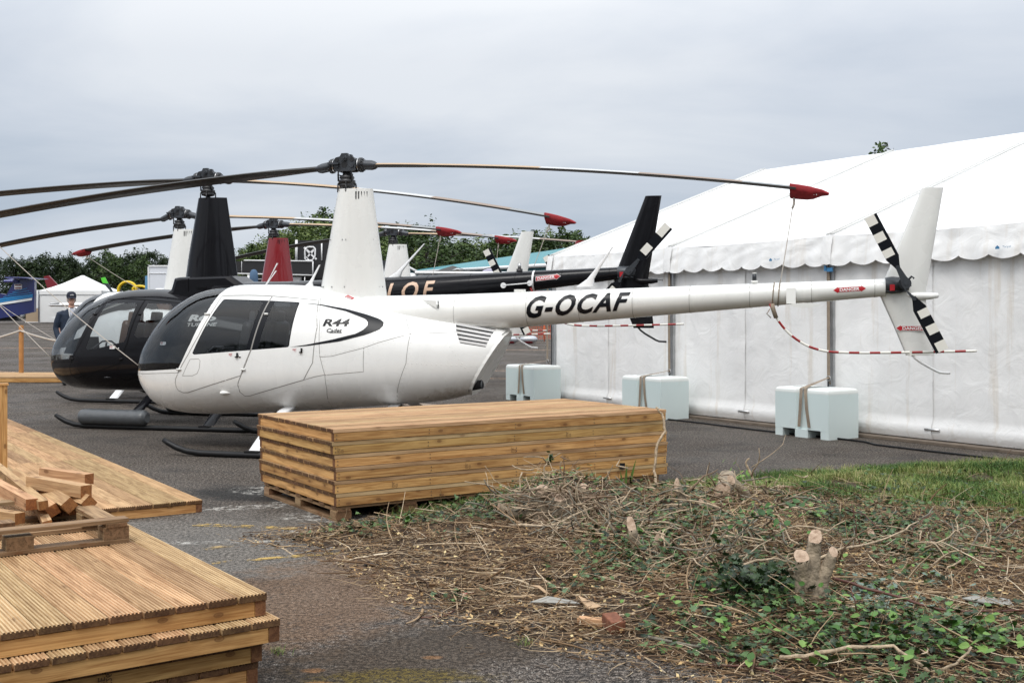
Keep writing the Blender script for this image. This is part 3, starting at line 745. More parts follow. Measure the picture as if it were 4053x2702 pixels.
    za = lambda q: z0 + zs_ * (q - 1.806); ra = lambda q: r0 - rs_ * (q - 1.806)
    p = MB(); rings = []
    xs = [.25, .6, 1.0, 1.3] + [1.6 + i * .41 for i in range(11)]
    for q in xs:
        k = max(0, (1.3 - q)); r_ = ra(q) * (1 + .15 * k)
        rings.append([(q, r_ * cos(2*pi*j/28) * (1 + k * .25), za(q) - k*.02 + r_ * (sin(2*pi*j/28) if sin(2*pi*j/28) < 0 or k <= 0 else abs(sin(2*pi*j/28))**.8)) for j in range(28)])
    p.loft(rings, 0, True)
    if near:
        def ringline(q, w_=.006):
            p.loft([[(q + e, (ra(q) + .0012) * cos(2*pi*j/28), za(q) + (ra(q) + .0012) * sin(2*pi*j/28)) for j in range(28)] for e in (-w_/2, w_/2)], 1, True, False)
        for q in ((1.31, 2.1, 2.66, 3.22, 3.8, 4.4, 5.0, 5.6)): ringline(q, .004)
        if hero:
            for q in (2.1, 2.66, 3.22, 3.8, 4.4, 5.0, 5.6):
                for j in range(30):
                    t = pi + pi * j / 30 - pi / 4; c = Vector((q + .012, (ra(q)) * cos(t), za(q) + ra(q) * sin(t))); n = Vector((0, cos(t), sin(t))); u = Vector((1, 0, 0)); v = n.cross(u)
                    p.add([c + (u * cos(k*pi/3) + v * sin(k*pi/3)) * .005 for k in range(6)] + [c + n * .003], [(k, (k+1) % 6, 6) for k in range(6)], 0, True)
            # small intake scoop in the fairing
            p.add([(.95, -.215, 1.655), (1.13, -.23, 1.64), (1.13, -.235, 1.56), (1.08, -.20, 1.60)], [(0, 1, 2), (1, 2, 3)], 0)
            p.box((1.145, -.222, 1.598), (.006, .02, .085), 2)
    p.build('tail_boom', [opts.get('boomp', solid), ln, M['trim']], g)
    bp_ = lambda u, v, off=.003: (lambda zz, rr: (u, -sqrt(max(0, rr*rr - min(rr*.98, abs(v))**2)) - off, zz + v))(za(u), ra(u))
    if hero:
        p = MB()
        def q(u, v):   # follows the taper of the boom
            X = 2.075 + u * 1.13; c = 1.5667 + (X - 2.109) * .0610; h = .119 - (X - 2.109) * .0235
            zz = c + (v - 1) * h; r = ra(X); return (X, -sqrt(max(1e-6, r*r - (zz - za(X))**2)) - .003, zz)
        vs, fs = text2d('G-OCAF', .034, .034, .06, 2.0, w=.93, spacing=1.15); p.add([q(x_, y_) for x_, y_ in vs], fs, 0)
        p.build('registration', M['blackvinyl'], g)
        p = MB(); danger_sign(p, lambda u, v, off: bp_(5.208 + u, v - .028 + .0, off), .31, .062)
        p.build('danger_sign', [M['red'], M['whitevinyl']], g)
        p = MB()
        p.loft([[(4.76, -.10, 1.76), (4.85, -.10, 1.76), (4.85, -.135, 1.60), (4.76, -.135, 1.60)], [(4.76, -.14, 1.76), (4.85, -.14, 1.76), (4.85, -.16, 1.60), (4.76, -.16, 1.60)]], 0, False)
        p.loft([[(4.93 + .16 * a, -.15 + .0 * b + c * .012, 1.585 + .025 * b) for a, b in ((-1, 0), (-.6, .7), (0, 1), (.6, .6), (1, 0), (.6, -.6), (0, -1), (-.6, -.7))] for c in (-1, 1)], 0, True)
        p.build('stabiliser_mount', solid, g)
        p = MB(); p.cyl((4.443, 0, 1.81), (4.443, 0, 1.835), .035, 0); p.cyl((4.443, 0, 1.835), (4.443, 0, 1.905), .022, 1, 12); p.cyl((4.443, 0, 1.905), (4.443, 0, 1.915), .022, 0)
        p.build('beacon', [solid, M['metal_dark']], g)
        p = MB(); p.loft([[(1.99 + a * .065, b * .04, z) for a, b in ((-1, 0), (-.7, .8), (.7, .8), (1, 0), (.7, -.8), (-.7, -.8))] for z in (1.72, 1.762)], 0, False); p.build('gps_antenna', solid, g)
        p = MB(); p.box((4.66, 0, 1.605), (.03, .05, .02), 0)
        p.build('boom_fitting', solid, g)
    if r66:
        p = MB(); vs, fs = text2d('LOF', .02, .22, .04, .235, w=.60, spacing=1.35)
        def q(u, v): X = 2.70 + u; zz = 1.665 + u * .055 + v; r = ra(X); return (X, -sqrt(max(1e-6, r*r - min((zz - za(X))**2, r*r*.999))) - .003, zz)
        p.add([q(x_, y_) for x_, y_ in vs], fs, 0); p.build('registration', M['gold'], g)
        p = MB(); danger_sign(p, lambda u, v, off: bp_(4.676 + u, v - .02 + u * .03, off), .31, .07, False, True); p.build('danger_sign', [M['red'], M['whitevinyl']], g)
        p = MB()
        for X in (4.257, 4.598):
            p.cyl(bp_(X, -.03, -.01), bp_(X, -.03, .012), .036, 0)
        p.tube([bp_(4.257, -.03, .01), bp_(4.598, -.03, .01)], .008, 0); p.build('antenna_rod', M['whitevinyl'], g)
        p = MB(); p.cyl((4.43, 0, za(4.43) + .11), (4.43, 0, za(4.43) + .17), .04, 0); p.cyl((4.43, 0, za(4.43) + .17), (4.43, 0, za(4.43) + .24), .022, 1); p.build('beacon', [M['metal_black'], M['steel']], g)
        p = MB(); p.loft([[(4.63 + e, (ra(4.63) + .004) * cos(2*pi*j/24), za(4.63) + (ra(4.63) + .004) * sin(2*pi*j/24)) for j in range(24)] for e in (-.012, .012)], 0, True, False); p.build('boom_band', M['whitevinyl'], g)
    def whip(x0, z0_, x1, z1, y=0.0, nm='antenna', base=.07):
        p = MB(); L_ = Vector((x1 - x0, 0, z1 - z0_)); rings = []
        for t, c, th in ((0, base, .014), (.06, base * .8, .012), (.2, base * .38, .010), (.45, base * .25, .007), (1, .010, .004)):
            q = Vector((x0, y, z0_)) + L_ * t
            rings.append([(q.x + c * a, q.y + th * b, q.z) for a, b in ((-1, 0), (-.5, .9), (.5, .9), (1, 0), (.5, -.9), (-.5, -.9))])
        p.loft(rings, 0, True)
        p.build(nm, M['whitevinyl'], g)
    if hero:
        whip(2.70, 1.785, 2.991, 2.199, 0, 'antenna', .10); whip(-.47, 1.80, -.33, 2.05, .0, 'antenna', .07)
        whip(-1.06, 1.81, -.917, 1.993, .1, 'antenna', .014); whip(-.95, 1.81, -.80, 2.07, -.1, 'antenna', .014)
    elif r66: whip(2.72, za(2.72) + .20, 3.15, 2.42, 0, 'antenna', .10)
    # tail fins
    dz = opts.get('tz', 0.0); K = opts.get('tk', 1.0); fp = opts.get('boomp', solid)
    p = MB(); fin_mesh(p, [(1.70 + dz, 5.64, 6.075, .06), (2.2 + dz, 5.835, 6.155, .05), (2.726 + dz, 6.04, 6.24, .035)])
    p.build('upper_fin', fp, g)
    p = MB(); fin_mesh(p, [(1.70 + dz, 5.64, 6.07, .06), (1.4 + dz, 5.77, 6.11, .05), (1.092 + dz, 5.894, 6.147, .035)])
    p.build('lower_fin', fp, g)
    if hero:
        p = MB(); danger_sign(p, lambda u, v, off: (5.80 + u, -.028 - off, 1.33 + v), .27, .058, True, False); p.build('danger_sign', [M['red'], M['whitevinyl']], g)
    p = MB(); p.loft([[(5.72, .02, 1.695 + dz), (6.13, .02, 1.70 + dz), (6.13, .02, 1.69 + dz), (5.72, .02, 1.68 + dz)], [(5.9, .45, 1.695 + dz), (6.2, .45, 1.70 + dz), (6.2, .45, 1.69 + dz), (5.9, .45, 1.68 + dz)]], 0, False)
    p.loft([[(xx, rr * cos(2*pi*j/12), zz + dz + rr * sin(2*pi*j/12)) for j in range(12)] for xx, zz, rr in ((5.85, 1.69, .02), (6.0, 1.67, .04), (6.12, 1.672, .033), (6.19, 1.677, .024), (6.195, 1.677, .005))], 0, True)
    p.build('tail_stabiliser', fp, g)
    p = MB(); p.tube([(5.95, 0, 1.10 + dz), (5.98, 0, 1.065 + dz), (6.04, 0, 1.02 + dz), (6.17, 0, .945 + dz), (6.21, 0, .929 + dz), (6.30, 0, .925 + dz)], .0125, 0, 10)
    p.build('tail_skid', M['whitevinyl'] if not r66 else M['metal_black'], g)
    # striped guard bow
    G = [(4.60, 1.60), (4.63, 1.52), (4.688, 1.415), (4.76, 1.325), (4.858, 1.241), (4.99, 1.165), (5.152, 1.125), (5.35, 1.118), (5.565, 1.118), (6.0, 1.128), (6.526, 1.145)]
    L = [0]
    for i in range(1, len(G)): L.append(L[-1] + math.dist(G[i-1], G[i]))
    n = 44; pts = []
    for k in range(n + 1):
        t = L[-1] * k / n; i = 1
        while i < len(G) - 1 and L[i] < t: i += 1
        u = (t - L[i-1]) / (L[i] - L[i-1]); pts.append((lerp(G[i-1][0], G[i][0], u), -.10 if not r66 else -.1, lerp(G[i-1][1], G[i][1], u) + dz))
    for i in range(2): # smooth the bends
        pts = [pts[0]] + [tuple((a + 2*b + c) / 4 for a, b, c in zip(pts[j-1], pts[j], pts[j+1])) for j in range(1, n)] + [pts[-1]]
    p = MB(); p.tube(pts, .0125, 0, 10, True, True, None, [1 if (k // 2) % 2 == 0 else 0 for k in range(n)])
    if hero: p.box((5.93, -.085, 1.12), (.018, .06, .05), 0)
    p.build('tail_rotor_guard', [M['guardwhite'], M['guardred']], g)
    # tail rotor
    p = MB(); p.loft([[(xx, -.02 + rr * cos(2*pi*j/12), 1.78 + dz + rr * sin(2*pi*j/12)) for j in range(12)] for xx, rr in ((5.70, .075), (5.76, .085), (5.84, .08), (5.92, .05))], 0, True)
    p.cyl((5.876, 0, 1.795 + dz), (5.876, -.24, 1.795 + dz), .028, 0); p.cyl((5.876, -.10, 1.795 + dz), (5.876, -.13, 1.795 + dz), .06, 0)
    p.box((5.76, -.115, 1.755 + dz), (.045, .02, .06), 1); p.tube([(5.70, -.07, 1.72 + dz), (5.90, -.08, 1.72 + dz)], .010, 0)
    p.tube([(5.88, -.20, 1.80 + dz), (5.93, -.22, 1.86 + dz), (5.95, -.2, 1.84 + dz)], .010, 0)
    p.build('tail_gearbox', [M['metal_dark'], M['red']], g)
    h = thing_child('tail_rotor', g, (5.876, -.25, 1.795 + dz)); ang = opts.get('ta', 26.7)
    h.rotation_euler = (0, R(-ang), 0)
    p = MB(); p.prism([(-.03, -.05), (.03, -.05), (.045, 0), (.03, .06), (.018, .18), (-.018, .18), (-.03, .05), (-.045, 0), (-.018, -.18), (.018, -.18)], -.012, .012, 1, 0)
    for zz in (.17, -.17): p.cyl((0, .014, zz), (0, -.018, zz), .018, 0)
    p.cyl((0, .014, 0), (0, -.022, 0), .022, 0); p.build('rotor_yoke', M['metal_dark'], h)
    for sg in (1, -1):
        p = MB(); c0, c1 = (.06, -.06)
        le = .035 * sg
        if r66: seg = [(.19, .25, 0), (.25, .40, 1), (.40, .56, 0), (.56, .72, 1)]
        else: seg = [(.19, .29, 0), (.29, .37, 1), (.37, .455, 0), (.455, .545, 1), (.545, .63, 0), (.63, .725, 1)]
        def ring(s, w_): return [(-w_ * .5, -.006, s * sg), (w_ * .5, -.006, s * sg), (w_ * .5, .006, s * sg), (-w_ * .5, .006, s * sg)]
        p.loft([ring(.15, .035), ring(.19, .06), ring(.27, .125)], 0, False)
        for a, b, mm in seg:
            a2 = max(a, .27)
            p.loft([ring(a2, .125), ring(b, .125)], 0, False)
            if mm:
                x0_, x1_ = (-.0625, .0625 - .028) if sg > 0 else (-.0625 + .028, .0625)
                p.add([(x0_, -.008, a2 * sg), (x1_, -.008, a2 * sg), (x1_, -.008, b * sg), (x0_, -.008, b * sg)], [(0, 1, 2, 3)], 1)
        p.build('tail_rotor_blade', [M['blackvinyl'], M['guardwhite']], h)
    # mast fairing
    mz = opts.get('mz', 0.0)
    lv = [(1.66, -.32, .475, .34), (1.76, -.31, .462, .33), (2.3, -.205, .385, .27), (2.885, -.097, .306, .20)]
    if r66: lv = [(1.95, -.33, .455, .34), (2.3, -.28, .405, .30), (3.095, -.134, .283, .20)]
    p = MB(); rings = []
    for z, a, b, t in lv:
        c = b - a
        prof = [(0, 0), (.03, .45), (.12, .82), (.3, 1), (.5, .96), (.75, .62), (1, .10), (1, -.10), (.75, -.62), (.5, -.96), (.3, -1), (.12, -.82), (.03, -.45)]
        rings.append([(a + c * u, t / 2 * v, z) for u, v in prof])
    p.loft(rings, 0, True)
    z, a, b, t = lv[-1]; c = b - a
    if not r66:
        for k in range(5):
            xx = a + c * (.60 + k * .068); yy = -(t / 2) * lerp(.82, .30, k / 4) ; p.box((xx, yy - .006, z - .075), (.010, .012, .085), 1)
    if hero:
        for z_, us in ((2.32, (.08, .35, .42, .70, .76, .9)), (1.80, (.06, .1, .25, .45, .6, .75, .8, .93, .97)), (2.87, (.1, .3, .6, .8))):
            A_ = lerp(-.31, -.097, (z_ - 1.76) / 1.125); C_ = lerp(.772, .403, (z_ - 1.76) / 1.125); T_ = lerp(.33, .2, (z_ - 1.76) / 1.125)
            for u in us:
                yv = 1.0 * (1 if .12 < u < .5 else (u / .12 * .4 + .5 if u <= .12 else lerp(.96, .10, (u - .5) / .5)))
                p.cyl((A_ + C_ * u, -T_ / 2 * yv - .004, z_), (A_ + C_ * u, -T_ / 2 * yv + .01, z_), .007, 2, 6)
    p.build('mast_fairing', [mastp, M['trim'], M['steel']], g)
    if r66:
        p = MB(); rings = []
        for y, e in ((-.27, .06), (-.25, .02), (-.22, 0), (.22, 0), (.25, .02), (.27, .06)):
            rings.append([(xx + (e if xx < 0 else -e), y, zz - e * .6) for xx, zz in ((-.60, 1.70), (-.50, 1.80), (-.43, 1.84), (-.38, 1.99), (-.30, 2.005), (.47, 2.02), (.69, 1.88), (1.2, 1.70))])
        p.loft(rings, 0, False); p.box((-.14, -.272, 1.90), (.008, .006, .17), 1)
        p.loft([[(-.02, -.275, 1.86), (.14, -.275, 1.86), (.12, -.275, 1.84), (.0, -.275, 1.83)], [(-.02, -.27, 1.86), (.14, -.27, 1.86), (.12, -.27, 1.84), (.0, -.27, 1.83)]], 1, False)
        p.build('engine_cowl', [solid, ln], g)
    # rotor mast, swashplate, hub
    zt = (3.10 if r66 else 2.88); H = zt + .285; h = thing_child('main_rotor', g, (0, 0, 0)); md = M['metal_dark']; mk = M['metal_black']
    p = MB(); p.cyl((0, 0, zt - .1), (0, 0, H), .032, 0); p.build('rotor_shaft', md, h)
    p = MB(); p.lathe([(.05, zt + .02), (.085, zt + .03), (.09, zt + .055), (.075, zt + .065), (.095, zt + .075), (.095, zt + .105), (.07, zt + .115), (.085, zt + .13), (.078, zt + .15), (.05, zt + .165), (.045, zt + .2)], 0)
    for a in (0.4, 2.0, 3.6, 5.0): p.tube([(.10*cos(a), .10*sin(a), zt - .03), (.10*cos(a), .10*sin(a), zt + .06)], .009, 0, 6); p.tube([(.10*cos(a), .10*sin(a), zt + .06), (.06*cos(a), .06*sin(a), zt + .085)], .014, 0, 6)
    p.build('swashplate', mk, h)
    for sx in (-1, 1):
        p = MB(); p.tube([(sx * .082, -.05 * 1, zt + .09), (sx * .075, -.07, H - .02)], .009, 0, 6); p.tube([(sx * .05, -.03, zt + .15), (sx * .085, -.05, zt + .165), (sx * .08, -.05, zt + .10)], .012, 0, 6)
        p.build('pitch_link', md, h)
        p = MB(); p.box((sx * .12, sx * .10, H + .0), (.13, .03, .022), 0); p.build('pitch_horn', md, h)
    p = MB(); hexp = [(-.135, -.035), (-.12, -.075), (-.09, -.085), (.09, -.085), (.12, -.075), (.135, -.035), (.125, .045), (.10, .07), (.055, .08), (.035, .115), (-.035, .115), (-.055, .08), (-.10, .07), (-.125, .045)]
    hexp = [(a, b + H) for a, b in hexp]
    for ys in ((-.075, -.035), (.035, .075)): p.prism(hexp, ys[0], ys[1], 1, 0)
    for xx in (-.09, .09): p.cyl((xx, -.08, H + .045), (xx, .08, H + .045), .026, 1, 12); p.cyl((xx * 1.0, -.09, H - .02), (xx, -.075, H - .02), .026, 0, 10)
    p.cyl((0, -.105, H + .06), (0, .1, H + .06), .032, 0, 12); p.cyl((0, -.115, H + .06), (0, -.1, H + .06), .018, 0, 8); p.cyl((0, -.078, H - .01), (0, .078, H - .01), .036, 1, 10)
    p.build('rotor_hub', [md, mk], h)
    for sg, poly, s1 in ((1, opts['br'], opts.get('sr', 4.85)), (-1, opts['bl'], opts.get('sl', 4.86))):
        poly = (poly[0], poly[1], poly[2])
        b_ = blade_mesh(sg, poly, .30, s1).build('main_rotor_blade', BM, h)
        q = MB(); za_ = lambda s: lerp(H - .01, poly[0] + poly[1] * s, min(1, (s - .12) / .2))
        rr = [(.125, .05), (.14, .062), (.15, .07), (.155, .082), (.185, .082), (.19, .07), (.20, .062), (.21, .058)]
        q.loft([[(sg * s, r * cos(2*pi*j/18), za_(s) + r * sin(2*pi*j/18)) for j in range(18)] for s, r in rr], 0, True)
        q.loft([[(sg * s, r * cos(2*pi*j/18), za_(s) + r * sin(2*pi*j/18)) for j in range(18)] for s, r in ((.143, .075), (.151, .075))], 2, True)
        q.loft([[(sg * s, ry * cos(2*pi*j/14), za_(s) + rz_ * sin(2*pi*j/14)) for j in range(14)] for s, ry, rz_ in ((.2, .055, .055), (.30, .06, .055), (.335, .062, .045), (.36, .06, .022))], 1, True)
        for j in range(12):
            t = 2*pi*j/12; q.cyl((sg * .19, .066*cos(t), za_(.19) + .066*sin(t)), (sg * .205, .066*cos(t), za_(.2) + .066*sin(t)), .007, 1, 5)
        q.build('blade_grip', [mk, md, M['steel']], b_)
    return g
def thing_child(name, parent, loc):
    o = bpy.data.objects.new(name, None); C.objects.link(o); o.parent = parent; o.location = loc; o.empty_display_size = .05; return o

HELI = {}
HELI['w1'] = helicopter('nearest helicopter, glossy white with a black side swoosh and a registration on its boom', (-1.838, 12.56, 0), 15, M['white'], M['white2'],
    dict(hero=True, br=(3.15, -.02, -.0125), bl=(3.14, -.05, -.0095)))
HELI['b'] = helicopter('glossy black helicopter with black mast and black tail fin, just behind the front white one', (-4.183, 15.52, 0), 15, M['blackp'], M['blackp2'],
    dict(turbine=True, boomp=M['blackp2'], boom=(1.70, .079, .26, .047), tz=.235, ta=-42, br=(3.34, -.05, -.0155), bl=(3.35, -.005, -.007)))
HELI['w2'] = helicopter('white helicopter in the third row, its cream mast standing left of the black mast', (-5.66, 19.2, gz(0, 19.2)), 16, M['white'], M['white2'],
    dict(br=(3.11, -.02, -.010), bl=(3.09, -.06, -.014), sr=4.75))
HELI['r'] = helicopter('dark red helicopter whose red mast rises between the black mast and the big white mast', (-4.63, 21.9, gz(0, 21.9)), 17, M['redp'], M['redp'],
    dict(br=(3.15, -.02, -.012), bl=(3.13, -.04, -.013), sr=4.62, sl=4.33))
HELI['w3'] = helicopter('farthest white helicopter, its mast right of the big white mast', (-2.57, 24.4, gz(0, 24.4)), 15, M['white'], M['white2'],
    dict(br=(3.12, -.02, -.010), bl=(3.12, -.05, -.020)))

# red canvas socks over the blade tips, each with its tie-down rope
def sock(hk, sgn, s0, poly, to, label, ang=None):
    o = HELI[hk]; th = o.rotation_euler.z; b = Vector(o.location)
    def W(x, y, z): return (b.x + x * cos(th) - y * sin(th), b.y + x * sin(th) + y * cos(th), b.z + z)
    z = lambda s: poly[0] + poly[1] * s + poly[2] * s * s
    org = W(sgn * s0, 0, z(s0)); L = .38; p = MB(); rings = []
    for t, h, dr in ((0, .12, 0), (.03, .13, 0), (.25, .128, .002), (.45, .12, .006), (.6, .10, .012), (.82, .05, .022), (.97, .02, .04), (1, .004, .045)):
        s = s0 + L * t; k = .122 * (1 - .6 * t * t); zt_ = z(s) + .022 - dr; wv = .008 * sin(t * 23)
        rings.append([Vector(W(sgn * s, y, zz)) - Vector(org) for y, zz in ((-k, zt_), (-k * .6, zt_ + .012), (k * .6, zt_ + .012), (k, zt_), (k * .9 + wv, zt_ - h * .45), (.02 + wv, zt_ - h), (-.02 + wv, zt_ - h * 1.02), (-k * .9 + wv, zt_ - h * .5))])
    p.loft(rings, 0, True)
    for q in (0.55, .62, .68): 
        v = Vector(W(sgn * (s0 + L * q), -.062, z(s0 + L * q) - .045)) - Vector(org); p.box(tuple(v), (.006, .003, .02), 1)
    q = p.build('blade_cover', [M['sock'], M['whitevinyl']], None, org)
    tag(q, label, 'blade cover', 'red covers on the rotor blade tips')
    r_ = MB(); a = Vector(W(sgn * (s0 + .04), -.02, z(s0) - .115)) - Vector(org); e = Vector(to) - Vector(org); n = 14
    r_.tube([a.lerp(e, t / n) - Vector((0, 0, .06 * sin(pi * t / n) * min(1, (e - a).length / 3))) for t in range(n + 1)], .0048, 0, 6)
    r_.tube([a + Vector((0, 0, .02)), a + Vector((.004, 0, -.05)), a + (e - a).normalized() * .1], .012, 0, 6)
    r_.build('tie_rope', M['rope'], q)
    return q
def hw(hk, x, y, z):
    o = HELI[hk]; th = o.rotation_euler.z; b = o.location
    return (b.x + x * cos(th) - y * sin(th), b.y + x * sin(th) + y * cos(th), b.z + z)
sock('w1', 1, 4.79, (3.15, -.02, -.0125), hw('w1', 4.70, -.05, 1.82), 'large red tip cover hanging in front of the marquee roof, front white helicopter')
sock('w1', -1, 4.80, (3.14, -.05, -.0095), hw('w1', -2.60, -.06, .90), 'red tip cover on the left-hand blade of the front white helicopter')
sock('b', 1, 4.78, (3.34, -.05, -.0155), hw('b', 4.63, -.05, 2.10), 'red tip cover against the sky, on the black helicopter blade')
sock('b', -1, 4.80, (3.35, -.005, -.007), hw('b', -2.48, -.05, .88), 'red tip cover on the left-hand blade of the black helicopter')
sock('w2', 1, 4.67, (3.11, -.02, -.010), hw('w2', 4.55, -.05, 1.86), 'small red tip cover over the trees, left of the one beside the far fin')
sock('w2', -1, 4.80, (3.09, -.06, -.014), hw('w2', -2.30, .0, .90), 'red tip cover on the left-hand blade of the third-row white helicopter')
sock('r', 1, 4.545, (3.15, -.02, -.012), hw('r', 4.5, 0, 1.83), 'small red tip cover beside the far white fin, on the red helicopter')
sock('r', -1, 4.25, (3.13, -.04, -.013), hw('r', -2.3, .1, 1.55), 'red tip cover at left above the trees and white tent, on the red helicopter')
# rope lashing round the front boom
p = MB()
for dx in (0, .055):
    p.tube([(4.63 + dx + .01 * sin(t), .121 * cos(t), 1.695 + dx * .057 + .121 * sin(t)) for t in [2*pi*k/20 for k in range(21)]], .006, 0, 6)
p.tube([(4.62, -.10, 1.60), (4.63, -.105, 1.55), (4.66, -.105, 1.46)], .022, 0, 8)
p.tube([(4.60, -.1, 1.55), (4.57, -.12, 1.50), (4.61, -.12, 1.46)], .005, 0, 5)
p.build('lashing', M['grey_strap'], HELI['w1'])
# grey float bags strapped along the black helicopter's skids
for sd, x0, x1 in ((-1, -1.28, -.28), (1, -1.28, -.28)):
    p = MB(); rings = []; n = 40
    for i in range(n + 1):
        t = i / n; e = min(1, min(t, 1 - t) * 14 + .55); rr = .102 * e
        rings.append([(lerp(x0, x1, t) + .004 * sin(j * 3 + i), rr * (1.05 * cos(2*pi*j/20)) * (1 + .07 * noise.noise(Vector((i * .5, j * .9, sd)))), .155 + rr * sin(2*pi*j/20) * (1 + .09 * noise.noise(Vector((i * .4, j * .7, 3 + sd))))) for j in range(20)])
    p.loft([[(a, b + 1.03 * sd, c) for a, b, c in q] for q in rings], 0, True)
    o = p.build('float_bag', mat('grey_vinyl_bag', (0.075, 0.08, 0.085), .42, coat=.15, bump=.6, bscale=9), HELI['b'])

# ---------------------------------------------------------------- ground
VERGE = [(-1.75, 7.53), (-0.95, 8.2), (-.72, 8.45), (.0, 9.1), (.85, 9.6), (1.45, 9.85), (2.3, 10.35), (3.5, 10.9), (5.2, 11.4), (7.0, 9.6), (9, 5), (7, 2.2), (3.2, 3.2),
         (.85, 4.56), (.62, 4.79), (.43, 4.92), (.15, 5.14), (-.23, 5.43), (-.50, 5.85), (-.72, 6.2), (-.9, 6.65), (-1.2, 7.1)]
def seg_d(p, a, b):
    dx, dy = b[0] - a[0], b[1] - a[1]; t = max(0, min(1, ((p[0]-a[0])*dx + (p[1]-a[1])*dy) / (dx*dx + dy*dy)))
    return math.hypot(p[0] - a[0] - t * dx, p[1] - a[1] - t * dy)
def vd(x, y):
    "signed distance into the rough verge (positive inside)"
    d = min(seg_d((x, y), VERGE[i], VERGE[(i + 1) % len(VERGE)]) for i in range(len(VERGE)))
    return d if pip((x, y), VERGE) else -d
def nz(x, y, s, k=0): return noise.noise(Vector((x * s, y * s, k)))
def hv(x, y, d=None):
    if d is None: d = vd(x, y)
    if d <= -.25: return -.02
    t = min(1, max(0, (d + .12) / 1.1)); t = t * t * (3 - 2 * t)
    b = math.exp(-((x - .40) ** 2 + (y - 8.5) ** 2) / .26) * .19 + math.exp(-((x - 1.75) ** 2 + (y - 8.4) ** 2) / .4) * .07 + math.exp(-((x - 1.35) ** 2 + (y - 6.8) ** 2) / .35) * .12
    return -.012 + t * (.10 + .05 * nz(x, y, .7) + .025 * nz(x, y, 2.3, 3)) + b * min(1, max(0, d) / .3)
def asphalt():
    m = bpy.data.materials.new('asphalt'); m.use_nodes = True; t = m.node_tree; b = t.nodes['Principled BSDF']
    g = NN(t, 'ShaderNodeNewGeometry'); P = g.outputs['Position']
    sp = NN(t, 'ShaderNodeSeparateXYZ', i0=P)
    st = NN(t, 'ShaderNodeTexVoronoi', Vector=P, Scale=95.0)                # stones
    g1 = NN(t, 'ShaderNodeTexNoise', Vector=P, Scale=42.0, Detail=2.0, Roughness=0.7); g2 = NN(t, 'ShaderNodeTexNoise', Vector=P, Scale=150.0, Detail=2.0, Roughness=0.7)
    gr = math_(t, 'MULTIPLY_ADD', g1.outputs[0], .45, math_(t, 'MULTIPLY', g2.outputs[0], .55))
    br = NN(t, 'ShaderNodeTexNoise', Vector=P, Scale=0.35, Detail=6.0, Roughness=0.6)
    mid = NN(t, 'ShaderNodeTexNoise', Vector=P, Scale=1.8, Detail=8.0, Roughness=0.65)
    base = ramp(t, br, [(0.38, (0.034, 0.027, 0.022)), (0.5, (0.054, 0.044, 0.036)), (0.62, (0.08, 0.066, 0.054))])
    c = mixc(t, 0.62, base, ramp(t, gr, [(0.42, (0.016, 0.012, 0.010)), (0.5, (0.062, 0.051, 0.043)), (0.58, (0.23, 0.195, 0.165))]))
    sc = NN(t, 'ShaderNodeSeparateColor', i0=st.outputs['Color'])
    c = mixc(t, math_(t, 'MULTIPLY', ramp(t, sc.outputs[0], [(0.80, 0.0), (0.92, 0.9)]), ramp(t, st.outputs['Distance'], [(0.25, 1.0), (0.45, 0.0)])), c, (0.34, 0.32, 0.29))
    # large damp and dry areas
    c = mixc(t, ramp(t, mid, [(0.52, 0.0), (0.66, 0.6)]), c, (0.035, 0.033, 0.032))
    # dry paler strip with earth and dust between the decks and the verge
    def blob(cx, cy, rx, ry, n_, amp=.6, rot=0.0):
        mp = NN(t, 'ShaderNodeMapping', Vector=P, Location=(0, 0, 0))
        v = NN(t, 'ShaderNodeVectorMath', _operation='SUBTRACT', i0=P, i1=(cx, cy, 0))
        v = NN(t, 'ShaderNodeVectorRotate', Vector=v, Angle=rot)
        v = NN(t, 'ShaderNodeVectorMath', _operation='DIVIDE', i0=v, i1=(rx, ry, 1000))
        l = NN(t, 'ShaderNodeVectorMath', _operation='LENGTH', i0=v).outputs[1]
        q = math_(t, 'MULTIPLY_ADD', math_(t, 'SUBTRACT', n_.outputs[0], .5), amp * 3, l)
        return ramp(t, q, [(0.55, 1.0), (1.05, 0.0)])
    fine = NN(t, 'ShaderNodeTexNoise', Vector=P, Scale=6.0, Detail=9.0, Roughness=0.75)
    c = mixc(t, math_(t, 'MULTIPLY', blob(-1.6, 7.4, 1.5, 1.5, mid), .55), c, (0.20, 0.185, 0.165))
    c = mixc(t, math_(t, 'MULTIPLY', blob(-.95, 6.1, .75, 1.5, fine, .8, .25), .6), c, (0.17, 0.10, 0.055))
    c = mixc(t, math_(t, 'MULTIPLY', blob(-.35, 5.0, 1.1, .45, fine, .7, -.6), .75), c, (0.05, 0.035, 0.022))
    c = mixc(t, math_(t, 'MULTIPLY', blob(.2, 9.0, 2.5, 1.2, fine, .6, -.5), .5), c, (0.05, 0.04, 0.03))
    # moss in the near corner
    c = mixc(t, math_(t, 'MULTIPLY', blob(-.45, 4.62, .42, .14, fine, 1.2), ramp(t, gr, [(0.45, .1), (0.53, .9)])), c, (0.10, 0.072, 0.012))
    c = mixc(t, math_(t, 'MULTIPLY', blob(.25, 4.35, .6, .13, fine, 1.2), ramp(t, gr, [(0.45, .1), (0.53, .9)])), c, (0.10, 0.076, 0.012))
    for q in ((-.83, 4.72, .06, .04), (-.78, 4.55, .07, .035), (-.35, 4.9, .05, .03)):
        c = mixc(t, math_(t, 'MULTIPLY', blob(*q, fine, .5), .7), c, (0.22, 0.11, 0.045))
    # fresh black tar patch and spilt white powder
    c = mixc(t, math_(t, 'MULTIPLY', blob(-2.15, 9.35, .75, .42, fine, .5, .3), .85), c, (0.022, 0.022, 0.022))
